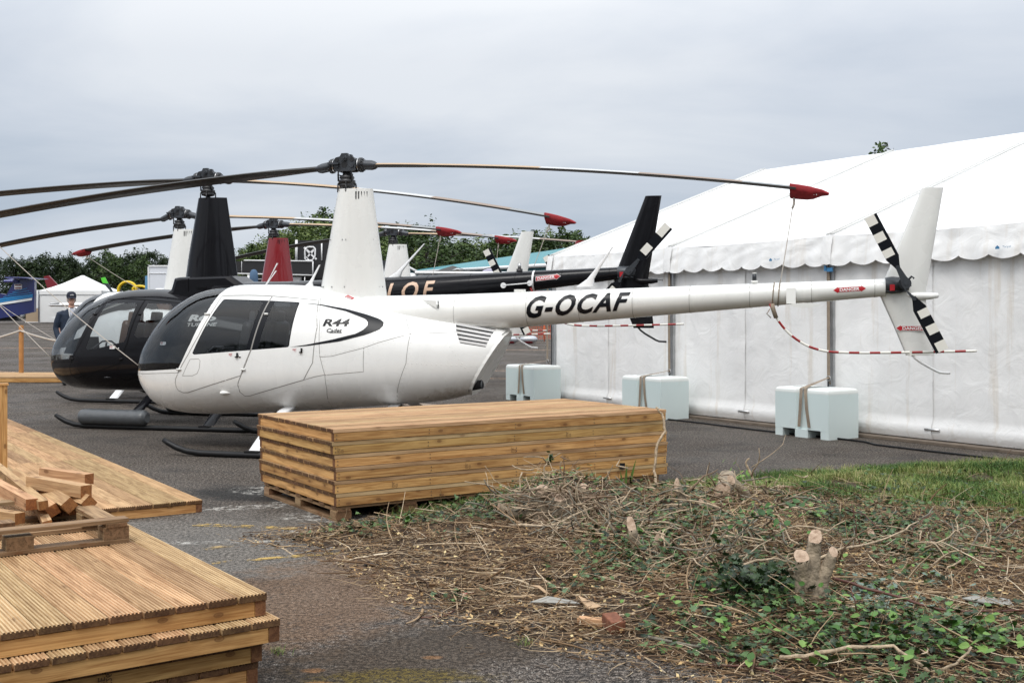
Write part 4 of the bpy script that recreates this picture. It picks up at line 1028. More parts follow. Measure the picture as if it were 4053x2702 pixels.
    splat = ramp(t, NN(t, 'ShaderNodeTexNoise', Vector=P, Scale=13.0, Detail=10.0, Roughness=0.75), [(0.49, 0.0), (0.56, 1.0)])
    for q, a in (((-2.1, 8.72, .50, .13), .35), ((-1.62, 9.02, .38, .12), .35), ((-1.3, 8.35, .5, .3), 0.0), ((-1.75, 7.42, .75, .07), .12), ((-1.25, 7.75, .38, .16), -.2), ((-1.95, 9.6, .5, .3), 0)):
        c = mixc(t, math_(t, 'MULTIPLY', math_(t, 'MULTIPLY', blob(*q, fine, .8, -a), splat), .8), c, (0.50, 0.48, 0.44))
    c = mixc(t, 1.0, c, ramp(t, gr, [(.43, .34), (.5, .78), (.57, 1.35)]), 'MULTIPLY')
    t.links.new(c.outputs[2], b.inputs['Base Color'])
    wet = NN(t, 'ShaderNodeTexNoise', Vector=P, Scale=0.55, Detail=5.0, Roughness=0.6)
    t.links.new(ramp(t, wet, [(0.40, 0.60), (0.6, 0.9)]).outputs[0], b.inputs['Roughness']); b.inputs['Specular IOR Level'].default_value = 0.14
    bp = NN(t, 'ShaderNodeBump', Strength=0.7, Distance=0.005, Height=math_(t, 'ADD', st.outputs['Distance'], gr.outputs[0]))
    t.links.new(bp.outputs[0], b.inputs['Normal'])
    return m
g = MB(); xs = []; ys = [-30, -5] + [i * 1.0 for i in range(0, 60)] + [60 + i * 5 for i in range(0, 18)] + [150, 250, 500, 1500]
xs = [-1500, -500, -200, -100] + [-60 + i * 4 for i in range(31)] + [100, 200, 500, 1500]
g.loft([[(x, y, gz(x, y)) for x in xs] for y in ys], 0, True, False, False)
tag(g.build('ground', asphalt()), kind='structure')
def paint_line(pts, wd, name, m, z=.004):
    q = MB(); L = []; Rr = []
    for i, p in enumerate(pts):
        a = Vector(pts[max(0, i-1)]); b = Vector(pts[min(len(pts)-1, i+1)]); t = (b - a).normalized(); n = Vector((-t.y, t.x))
        for S_, sg in ((L, 1), (Rr, -1)):
            v = Vector(p) + n * wd / 2 * sg; S_.append((v.x, v.y, gz(v.x, v.y) + z))
    q.loft([L, Rr], 0, True, False, False); tag(q.build(name, m), kind='structure')
def worn(name, col, lo, hi):
    m = bpy.data.materials.new(name); m.use_nodes = True; t = m.node_tree; b = t.nodes['Principled BSDF']
    P = NN(t, 'ShaderNodeNewGeometry').outputs['Position']
    n = NN(t, 'ShaderNodeTexNoise', Vector=P, Scale=7.0, Detail=10.0, Roughness=0.8)
    b.inputs['Base Color'].default_value = (*col, 1); b.inputs['Roughness'].default_value = .8
    t.links.new(ramp(t, n, [(lo, 0.0), (hi, 1.0)]).outputs[0], b.inputs['Alpha']); return m
yel = worn('worn_yellow', (0.42, 0.28, 0.08), .48, .58); pink = worn('faded_paint', (0.42, 0.27, 0.17), .40, .55)
paint_line([(-2.25, 8.0), (-1.5, 7.85)], .10, 'road_marking', yel)
paint_line([(-1.80, 6.75), (-1.25, 6.98), (-.9, 7.12)], .07, 'road_marking', yel)
paint_line([(-1.95, 7.15), (-1.55, 7.5)], .08, 'road_marking', worn('worn_yellow_faint', (0.38, 0.27, 0.12), .52, .62))
paint_line([(-1.9, 10.6), (-1.5, 10.75), (-1.0, 10.9)], .06, 'road_marking', yel)
paint_line([(-30, 41), (-12, 39.0), (8, 37.5)], .22, 'road_marking', pink)
paint_line([(-22, 33), (-12, 26.5), (-9.5, 25.3)], .14, 'road_marking', pink)
paint_line([(-2.5, 19.0), (-.6, 17.6), (0.8, 16.7)], .35, 'road_marking', worn('concrete_joint', (0.26, 0.20, 0.15), .3, .42))
paint_line([(-2.6, 26.3), (-.2, 26.9), (.9, 26.4)], .16, 'road_marking', pink); paint_line([(-3, 24.6), (1.5, 24.0)], .14, 'road_marking', pink)
paint_line([(-1.6 + .9 * cos(t), 27.0 + 1.6 * sin(t)) for t in [pi * 1.5 + pi * k / 14 for k in range(15)]], .2, 'road_marking', pink)

# ---------------------------------------------------------------- marquee
AX = Vector((-.5563, .8310, 0)); BX = Vector((.8310, .5563, 0))      # along the wall (away), into the tent
TP = Vector((4.06, 14.3, 0)); TROT = math.atan2(AX.y, AX.x)
tent = thing('marquee', 'long white marquee with scalloped eaves on the right, grey posts and dirty sheeting', 'marquee', tuple(TP), TROT)
# local x runs away along the wall, local y = left of that direction, so into the tent is -y
EZ, RZ, HW, BAY = 2.49, 4.33, 5.05, 3.0
def tl(x, y, z): return (x, -y, z)      # y>0 : into the tent
wallm = canvas('marquee_wall', (0.88, 0.875, 0.865), .32); roofm = canvas('marquee_roof', (0.88, 0.88, 0.88), 0); valm = canvas('marquee_valance', (0.89, 0.885, 0.875), .2)
i0, i1 = -3, 2
for b in range(i0, i1):
    for h in (0, 1):
        x0 = b * BAY + h * 1.5 + .03; x1 = x0 + 1.5 + (.05 if h == 0 else -.06); nx, nz_ = 26, 44; sd = b * 7 + h * 3.3
        p = MB(); rows = []
        for j in range(nz_ + 1):
            z = .045 + (EZ - .1 - .045) * j / nz_; r_ = []
            for i in range(nx + 1):
                u = i / nx; x = lerp(x0, x1, u)
                tens = sin(pi * u) ** .5
                d = .022 * nz(x, z, 1.1, sd) * tens + .006 * nz(x + .6 * z, z, 3.0, sd + 5) + .016 * sin(x * 2*pi/.36 + nz(x, z, .8, sd) * 1.6) * (.25 + .75 * (z / 2.4)) * .7
                d += .012 * max(0, 1 - abs(z - 1.08) / .16) * nz(x, z, 9, sd)           # fold line at mid height
                d += .009 * (1 - abs(2 * (((z + .55 * x + .3 * nz(x, z, 1, sd)) * 2.2) % 1) - 1)) * max(0, nz(x, z, .9, sd + 9))
                if z < .26: d -= .035 * sin(pi * (z - .045) / .215)                       # rolled hem round the ground bar
                e = .012 * nz(0, z, 2.5, sd + 7) if i in (0, nx) else 0
                r_.append(tl(x + e, .02 - h * .012 + d, z))
            rows.append(r_)
        p.loft(rows, 0, True, False, False); p.build('wall_panel', wallm, tent)
    # valance with scallops
    p = MB(); rows = []; nx = 96
    for j in range(13):
        v = j / 12; r_ = []
        for i in range(nx + 1):
            u = i / nx; x = b * BAY + u * BAY; zb = 2.125 - .040 * abs(sin(u * pi * 8)) ** .7 * 1.3 + .03
            sag = .03 * sin(pi * u); z = lerp(EZ - sag * .6, zb, v)
            d = -.05 - .05 * v + .022 * nz(x, z * .6, 2.0, b) * (.3 + v) + .012 * nz(x * .6 + z, z, 7, b + 2) + .012 * sin(x * 21 + 3 * z) * v
            r_.append(tl(x, d, z))
        rows.append(r_)
    p.loft(rows, 0, True, False, False); p.build('valance', valm, tent)
    # roof sheets on both slopes
    for sg in (0, 1):
        p = MB(); rows = []
        for j in range(15):
            v = j / 14; r_ = []
            for i in range(17):
                u = i / 16; sag = .05 * sin(pi * u) * sin(pi * v) ** .5
                bulge = .05 * max(0, 1 - v / .12) * sin(pi * u)
                yy = lerp(-.05, HW, v); 
                if sg: yy = 2 * HW - yy
                r_.append(tl(b * BAY + u * BAY, yy, lerp(EZ, RZ, v) - sag - bulge * .6 + .008 * nz(u * 3, v * 6, 1.5, b)))
            rows.append(r_)
        p.loft(rows, 0, True, False, False); p.build('roof_sheet', roofm, tent)
alu = mat('aluminium', (0.42, 0.43, 0.44), .4, .6, noise_=.2); keder = mat('keder_rail', (0.62, 0.62, 0.60), .5)
for b in range(i0, i1 + 1):
    x = b * BAY
    p = MB(); p.box(tl(x, .0, EZ / 2 - .03), (.10, .07, EZ - .10), 0); p.box(tl(x + .028, -.038, EZ / 2), (.012, .012, EZ - .3), 1)
    p.build('post', [alu, M['metal_dark']], tent)
    p = MB(); dv = Vector((0, -1, 0)) ; n = 10
    for e in (-.035, .035):
        p.tube([tl(x + e, lerp(-.06, HW, t / n), lerp(EZ, RZ, t / n) + .018) for t in range(n + 1)], .013, 0, 6)
        p.tube([tl(x + e, 2 * HW - lerp(-.06, HW, t / n), lerp(EZ, RZ, t / n) + .018) for t in range(n + 1)], .013, 0, 6)
    p.build('roof_rail', keder, tent)
    p = MB(); p.loft([[tl(x - .075, y, z) for y, z in ((-.075, EZ + .01), (-.115, 2.3), (-.12, 2.13))], [tl(x - .02, y - .012, z) for y, z in ((-.075, EZ + .01), (-.115, 2.3), (-.12, 2.12))], [tl(x + .075, y, z) for y, z in ((-.075, EZ + .01), (-.115, 2.3), (-.12, 2.14))]], 0, True, False, False)
    p.box(tl(x, -.03, EZ - .02), (.07, .05, .05), 1)
    p.build('eave_flap', [valm, M['metal_dark']], tent)
x = i1 * BAY
p = MB(); rows = [[tl(x + .02, y, lerp(.04, EZ + (RZ - EZ) * (y / HW if y <= HW else 2 - y / HW), v)) for y in [HW * 2 * k / 20 for k in range(21)]] for v in (0, .25, .5, .75, 1)]
p.loft(rows, 0, True, False, False); p.build('gable_wall', wallm, tent)
p = MB(); p.box(tl(-1.5, .06, .018), (15.2, .42, .030), 0); p.build('floor_edge', mat('weathered_board', (.16, .125, .095), .9, noise_=.4, nscale=5), tent)
p = MB()
for k in range(i0 * 2, i1 * 2): p.cyl(tl(k * 1.5 + 1.42, -.02, .16), tl(k * 1.5 + 1.62, -.02, .16), .014)
p.build('ground_bar', M['steel'], tent)
# small blue maker's mark on two valances
p = MB()
for x0 in (.95, -2.35):
    p.add([tl(x0 + a, -.128, 2.205 + c) for a, c in ((0, 0), (-.05, 0), (-.05, .02), (-.025, .04), (0, .02))], [(0, 1, 2, 3, 4)], 0)
    vs, fs = text2d('Tarpsl', .0, .2, .05, .028, w=.10); p.add([tl(x0 - .08 - u, -.128, 2.21 + v) for u, v in vs], fs, 0)
p.build('valance_mark', mat('print_blue', (0.05, 0.20, 0.38), .6), tent)
p = MB(); p.box(tl(-.04, -.09, 2.06), (.09, .02, .05), 0); p.box(tl(.03, -.09, 2.08), (.03, .02, .07), 0); p.build('buckle', mat('buckle_blue', (0.05, 0.2, 0.4), .4), tent)

# black cable lying along the foot of the marquee
p = MB(); pts = []
for k in range(70):
    t = -8 + k * .25; v = TP + AX * t - BX * (.62 + .05 * nz(t, 0, .8) + (.12 if t < -1 else 0)); pts.append((v.x, v.y, .014))
p.tube(pts, .012, 0, 6)
tag(p.build('cable', M['skid']), 'long black cable lying on the asphalt along the foot of the marquee', 'cable')

# water ballast tanks with webbing straps
tm = bpy.data.materials.new('tank_plastic'); tm.use_nodes = True; t_ = tm.node_tree; b_ = t_.nodes['Principled BSDF']
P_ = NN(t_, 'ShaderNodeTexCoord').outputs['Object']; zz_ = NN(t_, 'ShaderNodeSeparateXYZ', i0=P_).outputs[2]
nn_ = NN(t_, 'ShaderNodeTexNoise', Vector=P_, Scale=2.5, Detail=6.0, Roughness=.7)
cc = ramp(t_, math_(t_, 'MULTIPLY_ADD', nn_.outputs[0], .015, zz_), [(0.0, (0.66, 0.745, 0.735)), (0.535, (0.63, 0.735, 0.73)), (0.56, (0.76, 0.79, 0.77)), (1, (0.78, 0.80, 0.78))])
cc = mixc(t_, ramp(t_, nn_, [(.6, 0.0), (.8, .3)]), cc, (0.45, 0.45, 0.38))
t_.links.new(cc.outputs[2], b_.inputs['Base Color']); b_.inputs['Roughness'].default_value = .38; b_.inputs['Subsurface Weight'].default_value = .0
def tank_mesh():
    L, W, H_ = .84, .54, .60
    def outline(z, ins):    # plan outline with a vertical channel in the long faces
        o = []
        pts = [(-L/2, -W/2), (-.09, -W/2), (-.065, -W/2 + .03), (.065, -W/2 + .03), (.09, -W/2), (L/2, -W/2), (L/2, W/2), (.09, W/2), (.065, W/2 - .03), (-.065, W/2 - .03), (-.09, W/2), (-L/2, W/2)]
        return [(x * (1 - ins / L * 2), y * (1 - ins / W * 2), z) for x, y in pts]
    p = MB(); p.loft([outline(.10, 0), outline(.55, 0), outline(.575, .004), outline(.592, .016), outline(.60, .035)], 0, False)
    for cx, w_ in ((-.36, .12), (0, .20), (.36, .12)): p.box((cx, 0, .05), (w_, W - .004, .10), 0, taper=1.0)
    p.box((0, 0, .6015), (.16, .3, .003), 1); p.box((.24, 0, .6015), (.05, .25, .003), 1)
    p.cyl((.15, .0, .6), (.15, .0, .615), .05, 0); p.box((L/2 + .002, .05, .49), (.006, .13, .03), 0)
    return p
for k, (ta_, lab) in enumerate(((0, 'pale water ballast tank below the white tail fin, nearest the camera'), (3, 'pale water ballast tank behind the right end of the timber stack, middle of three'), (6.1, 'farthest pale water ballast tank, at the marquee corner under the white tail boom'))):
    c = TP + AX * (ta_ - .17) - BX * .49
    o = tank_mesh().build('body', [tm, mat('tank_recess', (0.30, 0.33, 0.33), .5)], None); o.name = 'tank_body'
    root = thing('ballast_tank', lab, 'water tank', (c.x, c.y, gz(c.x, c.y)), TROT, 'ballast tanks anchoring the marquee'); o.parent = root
    # strap: two loops over the tank joined at a ring, then a run up to the eave
    q = MB()
    def band(pts, w_=.048, nrm=(1, 0, 0)):
        n = Vector(nrm) * w_ / 2; q.loft([[Vector(a) - n for a in pts], [Vector(a) + n for a in pts]], 0, True, False, False)
    ring = (.15, -.40, .70) if k == 0 else (.12, -.38, .66)
    band([(.03, .277, .13), (.01, .277, .35), (-.005, .277, .595), (-.01, .25, .608), ring]); band([(-.13, .277, .13), (-.09, .277, .35), (-.07, .277, .595), (-.06, .25, .61), ring])
    zt_ = 2.10 if k < 2 else 2.1
    band([ring, (.17, -.42, 1.4), (.19, -.44, zt_)], .05, (1, 0, 0)); band([ring, (.14, -.42, .612)], .03)
    q.tube([(ring[0] + .03 * cos(a), ring[1], ring[2] - .01 + .03 * sin(a)) for a in [2*pi*j/12 for j in range(13)]], .006, 1, 6)
    s_ = q.build('ratchet_strap', [M['grey_strap'], M['steel']], None, tuple(root.location), (0, 0, TROT))
    tag(s_, ('brown webbing strap over the nearest ballast tank, running up the marquee post', 'brown webbing strap over the middle ballast tank', 'brown webbing strap over the farthest ballast tank')[k], 'strap', 'straps holding the marquee to its tanks')

# ---------------------------------------------------------------- timber decking
def deck_mesh(L, W, T, nb=None, groove=True, flip=False):
    "boards run along x; z from 0 to T. returns root-less part meshes"
    bt = .027; nb = nb or round(W / .122); bw = W / nb; boards = MB(); fr = MB(); jt = T - bt
    for i in range(nb):
        y0 = i * bw + .0045; y1 = (i + 1) * bw - .0045; ov = .003 * rnd.uniform(-1, 1)
        x0, x1 = -.004 + ov, L + .004 + ov; o = (rnd.random() * 40, rnd.random() * 40, rnd.random() * 40); t = rnd.random(); dz = rnd.uniform(-.0015, .0015)
        prof = [(y0, T - bt)]
        if groove:
            ng = 8; gw = (y1 - y0) / ng
            for k in range(ng):
                a = y0 + k * gw; e = .2 if k else .0
                prof += [(a + gw * .0 + (0.0 if k == 0 else gw * .10), T + dz - (.001 if k == 0 else .0)), (a + gw * .58, T + dz), (a + gw * .68, T - .006 + dz), (a + gw * (.98 if k < ng - 1 else .99), T - .005 + dz)]
            prof[-1] = (y1, T - .005 + dz); prof += [(y1, T - bt)]
        else: prof += [(y0, T + dz), (y1, T + dz), (y1, T - bt)]
        v0 = [(x0, a, b) for a, b in prof]; v1 = [(x1, a, b) for a, b in prof]; n = len(prof)
        gv = lambda v: (v[0] + o[0], v[1] + o[1], v[2] + o[2])
        vs = v0 + v1; fs = [(k, (k + 1) % n, n + (k + 1) % n, n + k) for k in range(n)]
        boards.add(vs, fs, 0, False, None, t, [gv(v) for v in vs])
        boards.add(v0, [tuple(reversed(range(n)))], 1, False, None, t, [gv(v) for v in v0]); boards.add(v1, [tuple(range(n))], 1, False, None, t, [gv(v) for v in v1])
    jw = .045
    fr.box((L/2, jw/2 + .006, jt/2), (L - .004, jw, jt - .005), 0, wood=0); fr.box((L/2, W - jw/2 - .006, jt/2), (L - .004, jw, jt - .005), 0, wood=0)
    for x in (jw/2 + .004, L * .25, L/2, L * .75, L - jw/2 - .004): fr.box((x, W/2, jt/2 - .001), (jw, W - 2*jw - .016, jt - .006), 0, wood=1)
    for x in (jw / 2, L * .25, L / 2, L * .75, L - jw / 2):       # nail heads
        for z in (jt * .3, jt * .7): fr.box((x, .0045, z), (.006, .003, .006), 2)
    return boards, fr
def deck(loc, rz, L, W, T, label, group, mirror=False, nb=None):
    b, f = deck_mesh(L, W, T, nb)
    r = thing('deck_panel', label, 'deck panel', loc, rz, group)
    b.build('deck_boards', [M['deck'], M['deckend']], r); f.build('frame', [M['joist'], M['joistend'], M['metal_dark']], r)
    return r
T = .0935
# middle stack on pallets: local x to the right along the long face, y to the back left
A33 = R(33); ox, oy = -1.275, 8.07
nm = ['topmost', 'second from the top', 'third from the top', 'fourth from the top', 'fifth from the top', 'lowest']
for k in range(6):
    j = (0, -.006, .012, .018, .010, .022)[k]; z = .672 - T * (k + 1)
    e = Vector((cos(A33), sin(A33))) * j + Vector((-sin(A33), cos(A33))) * (.004 * ((k * 7) % 3 - 1))
    d_ = deck((ox + e.x, oy + e.y, z), A33 + R((0, .05, -.06, .08, .03, 0)[k]), 3.11, 1.53, T - .001, nm[k] + ' deck panel of the six-high stack in the middle', 'deck panels stacked on pallets', nb=13)
    if k == 2:
        q = MB(); q.box((2.62, -.003, .035), (.055, .004, .05), 0, Matrix.Rotation(.08, 4, 'Y')); q.build('black_tag', M['trim'], d_)
    if k in (1, 2, 3, 4):    # grade stamps inked on the joists
        q = MB()
        for x0 in ((.08, 2.1) , (1.55, ), (1.12, 2.05), (.5, 1.85))[k - 1]:
            for txt, dx, h in (('CE', 0, .016), ('C18', -.025, .014)):
                vs, fs = text2d(txt, .005, 0, .1, h); q.add([(x0 + dx - v, -.0015, .012 + u) for u, v in vs], fs, 0)
            q.add([(x0 - .045, -.0015, .012), (x0 - .042, -.0015, .012), (x0 - .042, -.0015, .055), (x0 - .045, -.0015, .055)], [(0, 1, 2, 3)], 0)
        q.build('grade_stamp', mat('ink', (0.09, 0.05, 0.025), .8), d_)
def pallet(loc, rz, L, W, label, H=.105, open_=False, g=None):
    r = thing('pallet', label, 'pallet', loc, rz, g); WM = [M['pallet'], M['palletend']]
    def bd(nm, c, d, ax):
        p = MB(); p.box(c, d, 0, wood=ax); p.build(nm, WM, r)
    for y in (.05, W/2, W - .05) if open_ else (): bd('bottom_board', (L/2, y, .009), (L, .10, .018), 0)
    for x in (.05, L/2, L - .05) if not open_ else (): bd('bottom_board', (x, W/2, .009), (.10, W, .018), 1)
    for y in (.06, W/2, W - .06):
        for x in (.06, L/2, L - .06): bd('block', (x, y, .018 + (H - .056) / 2), (.12, .11, H - .056), 1)
    for x in (.06, L/2, L - .06) if not open_ else (.06, L - .06): bd('stringer_board', (x, W/2, H - .029), (.10, W, .018), 1)
    for y in ([.05 + k * (W - .10) / 6 for k in range(7)] if not open_ else (.05, W - .05)): bd('top_board', (L/2, y, H - .010), (L, .09, .018), 0)
    return r
v = Vector((cos(A33), sin(A33))); u = Vector((-sin(A33), cos(A33)))
for k, (dx, lab) in enumerate(((.03, 'worn pallet under the left end of the middle deck stack'), (1.55, 'worn pallet under the middle of the deck stack, half hidden by cut brush'), (2.3, 'worn pallet under the right end of the middle deck stack'))):
    q = Vector((ox, oy)) + v * dx + u * .02; W_ = 1.45; L_ = (1.2, .7, .75)[k]
    pallet((q.x, q.y, 0), A33, L_, W_, lab, .109, False, 'pallets carrying the deck stack')
# near-left stack of four: boards run away from us
A35 = R(35.5); L35 = Vector((-sin(A35), cos(A35))); Bk = Vector((cos(A35), sin(A35)))
c0 = Vector((-.985, 4.54))
nm = ['top', 'second', 'third', 'bottom']
for k in range(4):
    off = ((0, 0), (.028, -.07), (-.012, .01), (-.022, .03))[k]; c = c0 + Bk * off[0] + L35 * off[1]
    z = .371 - .0925 * (k + 1)
    o = deck((c.x, c.y, z), A35 + R(90), 3.0, 1.5, .0915, nm[k] + ' deck panel of the big stack in the near left corner', 'deck panels stacked in the near left corner', nb=12)
    o.rotation_euler.z = A35 + R(90) + R((0, .25, -.1, .1)[k])
    # the stack extends left: panel width along -Bk. local y of this rotation points to -Bk
    q = MB()
    for x0, txt in (((1.16, 'C26'),), (), ((.62, 'C26'),), ())[k]:
        for s_, dz_, h in ((txt, 0, .022), ('CE', .03, .026)):
            vs, fs = text2d(s_, .01, 0, .1, h); q.add([(-.0015, x0 + dz_ - v_, .012 + u_) for u_, v_ in vs], fs, 0)
    if q.v: q.build('grade_stamp', mat('ink', (0.09, 0.05, 0.025), .8), o)
# walkway of single panels
A337 = R(33.7); uA = Vector((-sin(A337), cos(A337)))
w0 = Vector((-2.336, 8.52)); wl = ['nearest walkway deck panel, its cut end facing the spilt white powder', 'second walkway deck panel, running back from the nearest one', 'third walkway deck panel, beside the black float bag', 'farthest walkway deck panel at the left edge']
for k in range(4):
    c = w0 + uA * (3.005 * k); deck((c.x, c.y, gz(c.x, c.y)), A337 + R(90), 3.0, 1.5, .094, wl[k], 'walkway panels laid end to end', nb=12)
# far boardwalk beyond the helicopters
for k in range(3):
    x = -9.0 - 3.02 * k; deck((x - 3, 23.05 - .02 * k, gz(0, 24) - .005), R(-1), 3.0, 1.9, .11, ('boardwalk panel beyond the black nose, nearest its tip', 'boardwalk panel at the far left edge', 'boardwalk panel beyond the left edge')[k], 'far boardwalk panels', nb=15)
# pallet on the near stack with loose timbers
pa = R(35); pq = Vector((-1.88, 5.54)); pv = Vector((cos(pa), sin(pa))); c = pq - pv * 1.0
zt = .372
pallet((c.x, c.y, zt), pa, 1.0, .95, 'grey weathered open pallet on the near deck stack, full of timber offcuts', .118, True)
def timber(a, b, s, zc_, label, roll=0.0, s2=None):
    a = Vector(a); b = Vector(b); L_ = (b - a).length; d = (b - a).normalized(); m_ = d.to_track_quat('X', 'Z').to_matrix().to_4x4()
    p = MB(); sy, sz = s, s2 or s
    sy *= .9; sz *= .88
    p.box((0, 0, 0), (L_, sy, sz), 0, Matrix.Rotation(roll, 4, 'X'), wood=0)
    # slightly eased edges
    o = p.build('timber_offcut', TM, None, tuple((a + b) / 2)); o.rotation_mode = 'QUATERNION'; o.rotation_quaternion = d.to_track_quat('X', 'Z')
    tag(o, label, 'timber', 'offcuts lying in the pallet'); bv = o.modifiers.new('bevel', 'BEVEL'); bv.width = .004; bv.segments = 1; bv.limit_method = 'ANGLE'
    return o
TM = [wood('offcut', (0.60, 0.40, 0.25), (0.36, 0.21, 0.12), stain=.2), wood('offcut_end', (0.36, 0.16, 0.065), (0.20, 0.08, 0.035), end=True)]
def wp(px, py, z):
    d = (1.485 - z) * 2590 / (py - 724); return ((px - 1176) / 2590 * d, d, z)
ZB = zt + .03
for px0, py0, px1, py1, z, s, roll, lab in (
    (-60, 1175, 46, 1190, ZB + .035, .066, 0, 'leftmost reddish offcut lying low in the pallet'),
    (-90, 1070, 73, 1158, ZB + .11, .066, .0, 'thick pale offcut resting on the pile, left of its narrow neighbour'),
    (-10, 1070, 100, 1160, ZB + .10, .052, .1, 'narrow offcut beside the thick pale one'),
    (20, 1100, 122, 1172, ZB + .05, .066, .5, 'tilted offcut with an orange sawn end'),
    (35, 1090, 160, 1160, ZB + .085, .07, .7, 'cracked offcut lying on its edge in the middle of the pile'),
    (90, 1120, 170, 1170, ZB + .03, .06, .1, 'short offcut under the cracked one'),
    (95, 1115, 205, 1155, ZB + .08, .07, .75, 'dark-ended offcut near the right rail of the pallet'),
    (100, 1085, 205, 1100, ZB + .15, .07, 0, 'uppermost offcut with a dark split, on top of the pile'),
    (72, 1105, 198, 1128, ZB + .145, .075, 0, 'front top offcut with two black nail marks'),
    (85, 1160, 110, 1205, ZB + .01, .05, .2, 'small offcut under the front rail of the pallet')):
    timber(wp(px0, py0, z), wp(px1, py1, z - (.01 if z > ZB + .1 else 0)), s, z, lab, roll)
# square wooden post at the left edge and the rope barrier post
p = MB(); x_, y_ = -4.40, 9.7; h_ = .88 - .09
p.box((0, 0, h_/2), (.10, .10, h_), 0, Matrix.Rotation(.5, 4, 'Z'), wood=2)
p.box((0, 0, h_ + .008), (.12, .12, .016), 0, Matrix.Rotation(.5, 4, 'Z'), wood=0)
p.box((0, 0, .01), (.11, .11, .02), 0, Matrix.Rotation(.5, 4, 'Z'), wood=0)
tag(p.build('timber_post', [M['joist'], M['joistend']], None, (x_, y_, .094)), 'squared wooden post standing on the walkway at the left edge', 'post')
p = MB(); z0_ = gz(0, 24.6) + .10
p.lathe([(.05, 0), (.05, 1.02), (.045, 1.035), (.0, 1.037)], 0, 14)
post = p.build('barrier_post', mat('post_wood', (0.42, 0.19, 0.055), .7, noise_=.3, nscale=6), None, (-10.75, 24.7, z0_)); tag(post, 'round orange-brown barrier post standing on the far boardwalk', 'post')
p = MB()
for a, b in (((-10.75, 24.65, z0_ + .92), (-14, 24.6, z0_ + .85)), ((-10.75, 24.65, z0_ + .92), (-7.9, 24.9, z0_ + .9))):
    A_, B_ = Vector(a), Vector(b); n = 16
    p.tube([A_.lerp(B_, k / n) - Vector((0, 0, .28 * 4 * (k / n) * (1 - k / n))) for k in range(n + 1)], .018, 0, 7)
tag(p.build('barrier_rope', M['rope']), 'thick pale rope sagging both ways from the barrier post', 'rope')

# ---------------------------------------------------------------- far side of the airfield
def at(px, py, Y): return Vector(((px - 1176) / 2590 * Y, Y, 1.485 + (724 - py) * Y / 2590))
def bg(name, lab, cat, px, Y, grp=None):
    x = (px - 1176) / 2590 * Y
    return thing(name, lab, cat, (x, Y, gz(x, Y)), 0, grp)
def rel(o, px, py, dY=0.0):
    v = at(px, py, o.location.y + dY) - o.location; return (v.x, v.y, v.z)
def slab(mb, pts, th=.1, m=0):
    "front outline (any points), given thickness away from the viewer"
    n = len(pts); b = [(x, y + th, z) for x, y, z in pts]; mb.loft([pts, b], m, False)
bw = mat('white_skin', (0.78, 0.78, 0.78), .35, noise_=.06); bnavy = mat('navy_paint', (0.012, 0.018, 0.11), .25, coat=.3); bcy = mat('cyan_stripe', (0.02, 0.22, 0.5), .3)
bmaroon = mat('maroon_paint', (0.18, 0.012, 0.02), .3); bblk = mat('stand_black', (0.012, 0.012, 0.013), .5); beige = mat('beige_sheet', (0.42, 0.32, 0.22), .8)
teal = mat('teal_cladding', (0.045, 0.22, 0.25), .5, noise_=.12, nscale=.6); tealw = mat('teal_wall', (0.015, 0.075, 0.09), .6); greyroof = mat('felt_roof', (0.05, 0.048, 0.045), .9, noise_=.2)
cream = mat('cream_wall', (0.45, 0.42, 0.36), .8); tentw = canvas('tent_white', (0.84, 0.84, 0.82)); lilac = mat('banner_white', (0.62, 0.60, 0.74), .6); ltblue = mat('blue_hull', (0.05, 0.30, 0.55), .3)
# pagoda tent
o = bg('pagoda_tent', 'white pagoda tent with a single pointed roof, left, behind the standing man', 'tent', 190, 86); z0 = 0; hw_ = 2.35; eh = 2.35; ph = 3.55
p = MB(); pr = [[(sx * hw_ * k, sy * hw_ * k, h) for sx, sy in ((-1, -1), (0, -1), (1, -1), (1, 0), (1, 1), (0, 1), (-1, 1), (-1, 0))] for k, h in ((1, eh), (.72, eh + .26), (.45, eh + .58), (.2, eh + .95), (.03, ph))]
p.loft(pr, 0, True); p.build('roof', tentw, o)
p = MB(); p.loft([[(sx * hw_ * 1.02, sy * hw_ * 1.02, h) for sx, sy in ((-1, -1), (1, -1), (1, 1), (-1, 1))] for h in (eh - .3, eh)], 0, False, False); p.build('valance', tentw, o)
for sx, sy in ((0, -1), (0, 1), (-1, 0), (1, 0)):
    p = MB(); 
    if sx == 0: p.box((0, sy * hw_ * .99, (eh - .3) / 2), (hw_ * 1.96, .03, eh - .3))
    else: p.box((sx * hw_ * .99, 0, (eh - .3) / 2), (.03, hw_ * 1.96, eh - .3))
    p.build('side_sheet', tentw, o)
for sx in (-1, 1):
    p = MB(); p.box((sx * hw_, -hw_ - .02, eh / 2), (.08, .08, eh)); p.build('pole', M['steel'], o)
# low flat shelter beside it
o = bg('tent_shelter', 'low white shelter with a beige lower half, left of the pagoda tent', 'tent', 115, 84)
p = MB(); p.box((0, 1.5, 1.75), (3.6, 3, 1.35)); p.build('upper_sheet', tentw, o); p = MB(); p.box((0, 1.5, .56), (3.62, 3.02, 1.0)); p.build('lower_sheet', beige, o)
p = MB(); p.box((0, 1.5, .03), (3.7, 3.1, .06)); p.build('base_rail', bw, o)
p = MB(); p.tube([(.35, -.03, 0), (.35, -.03, 1.7), (.5, -.03, 2.0), (1.3, -.03, 2.25)], .02); p.build('door_frame', M['metal_dark'], o)
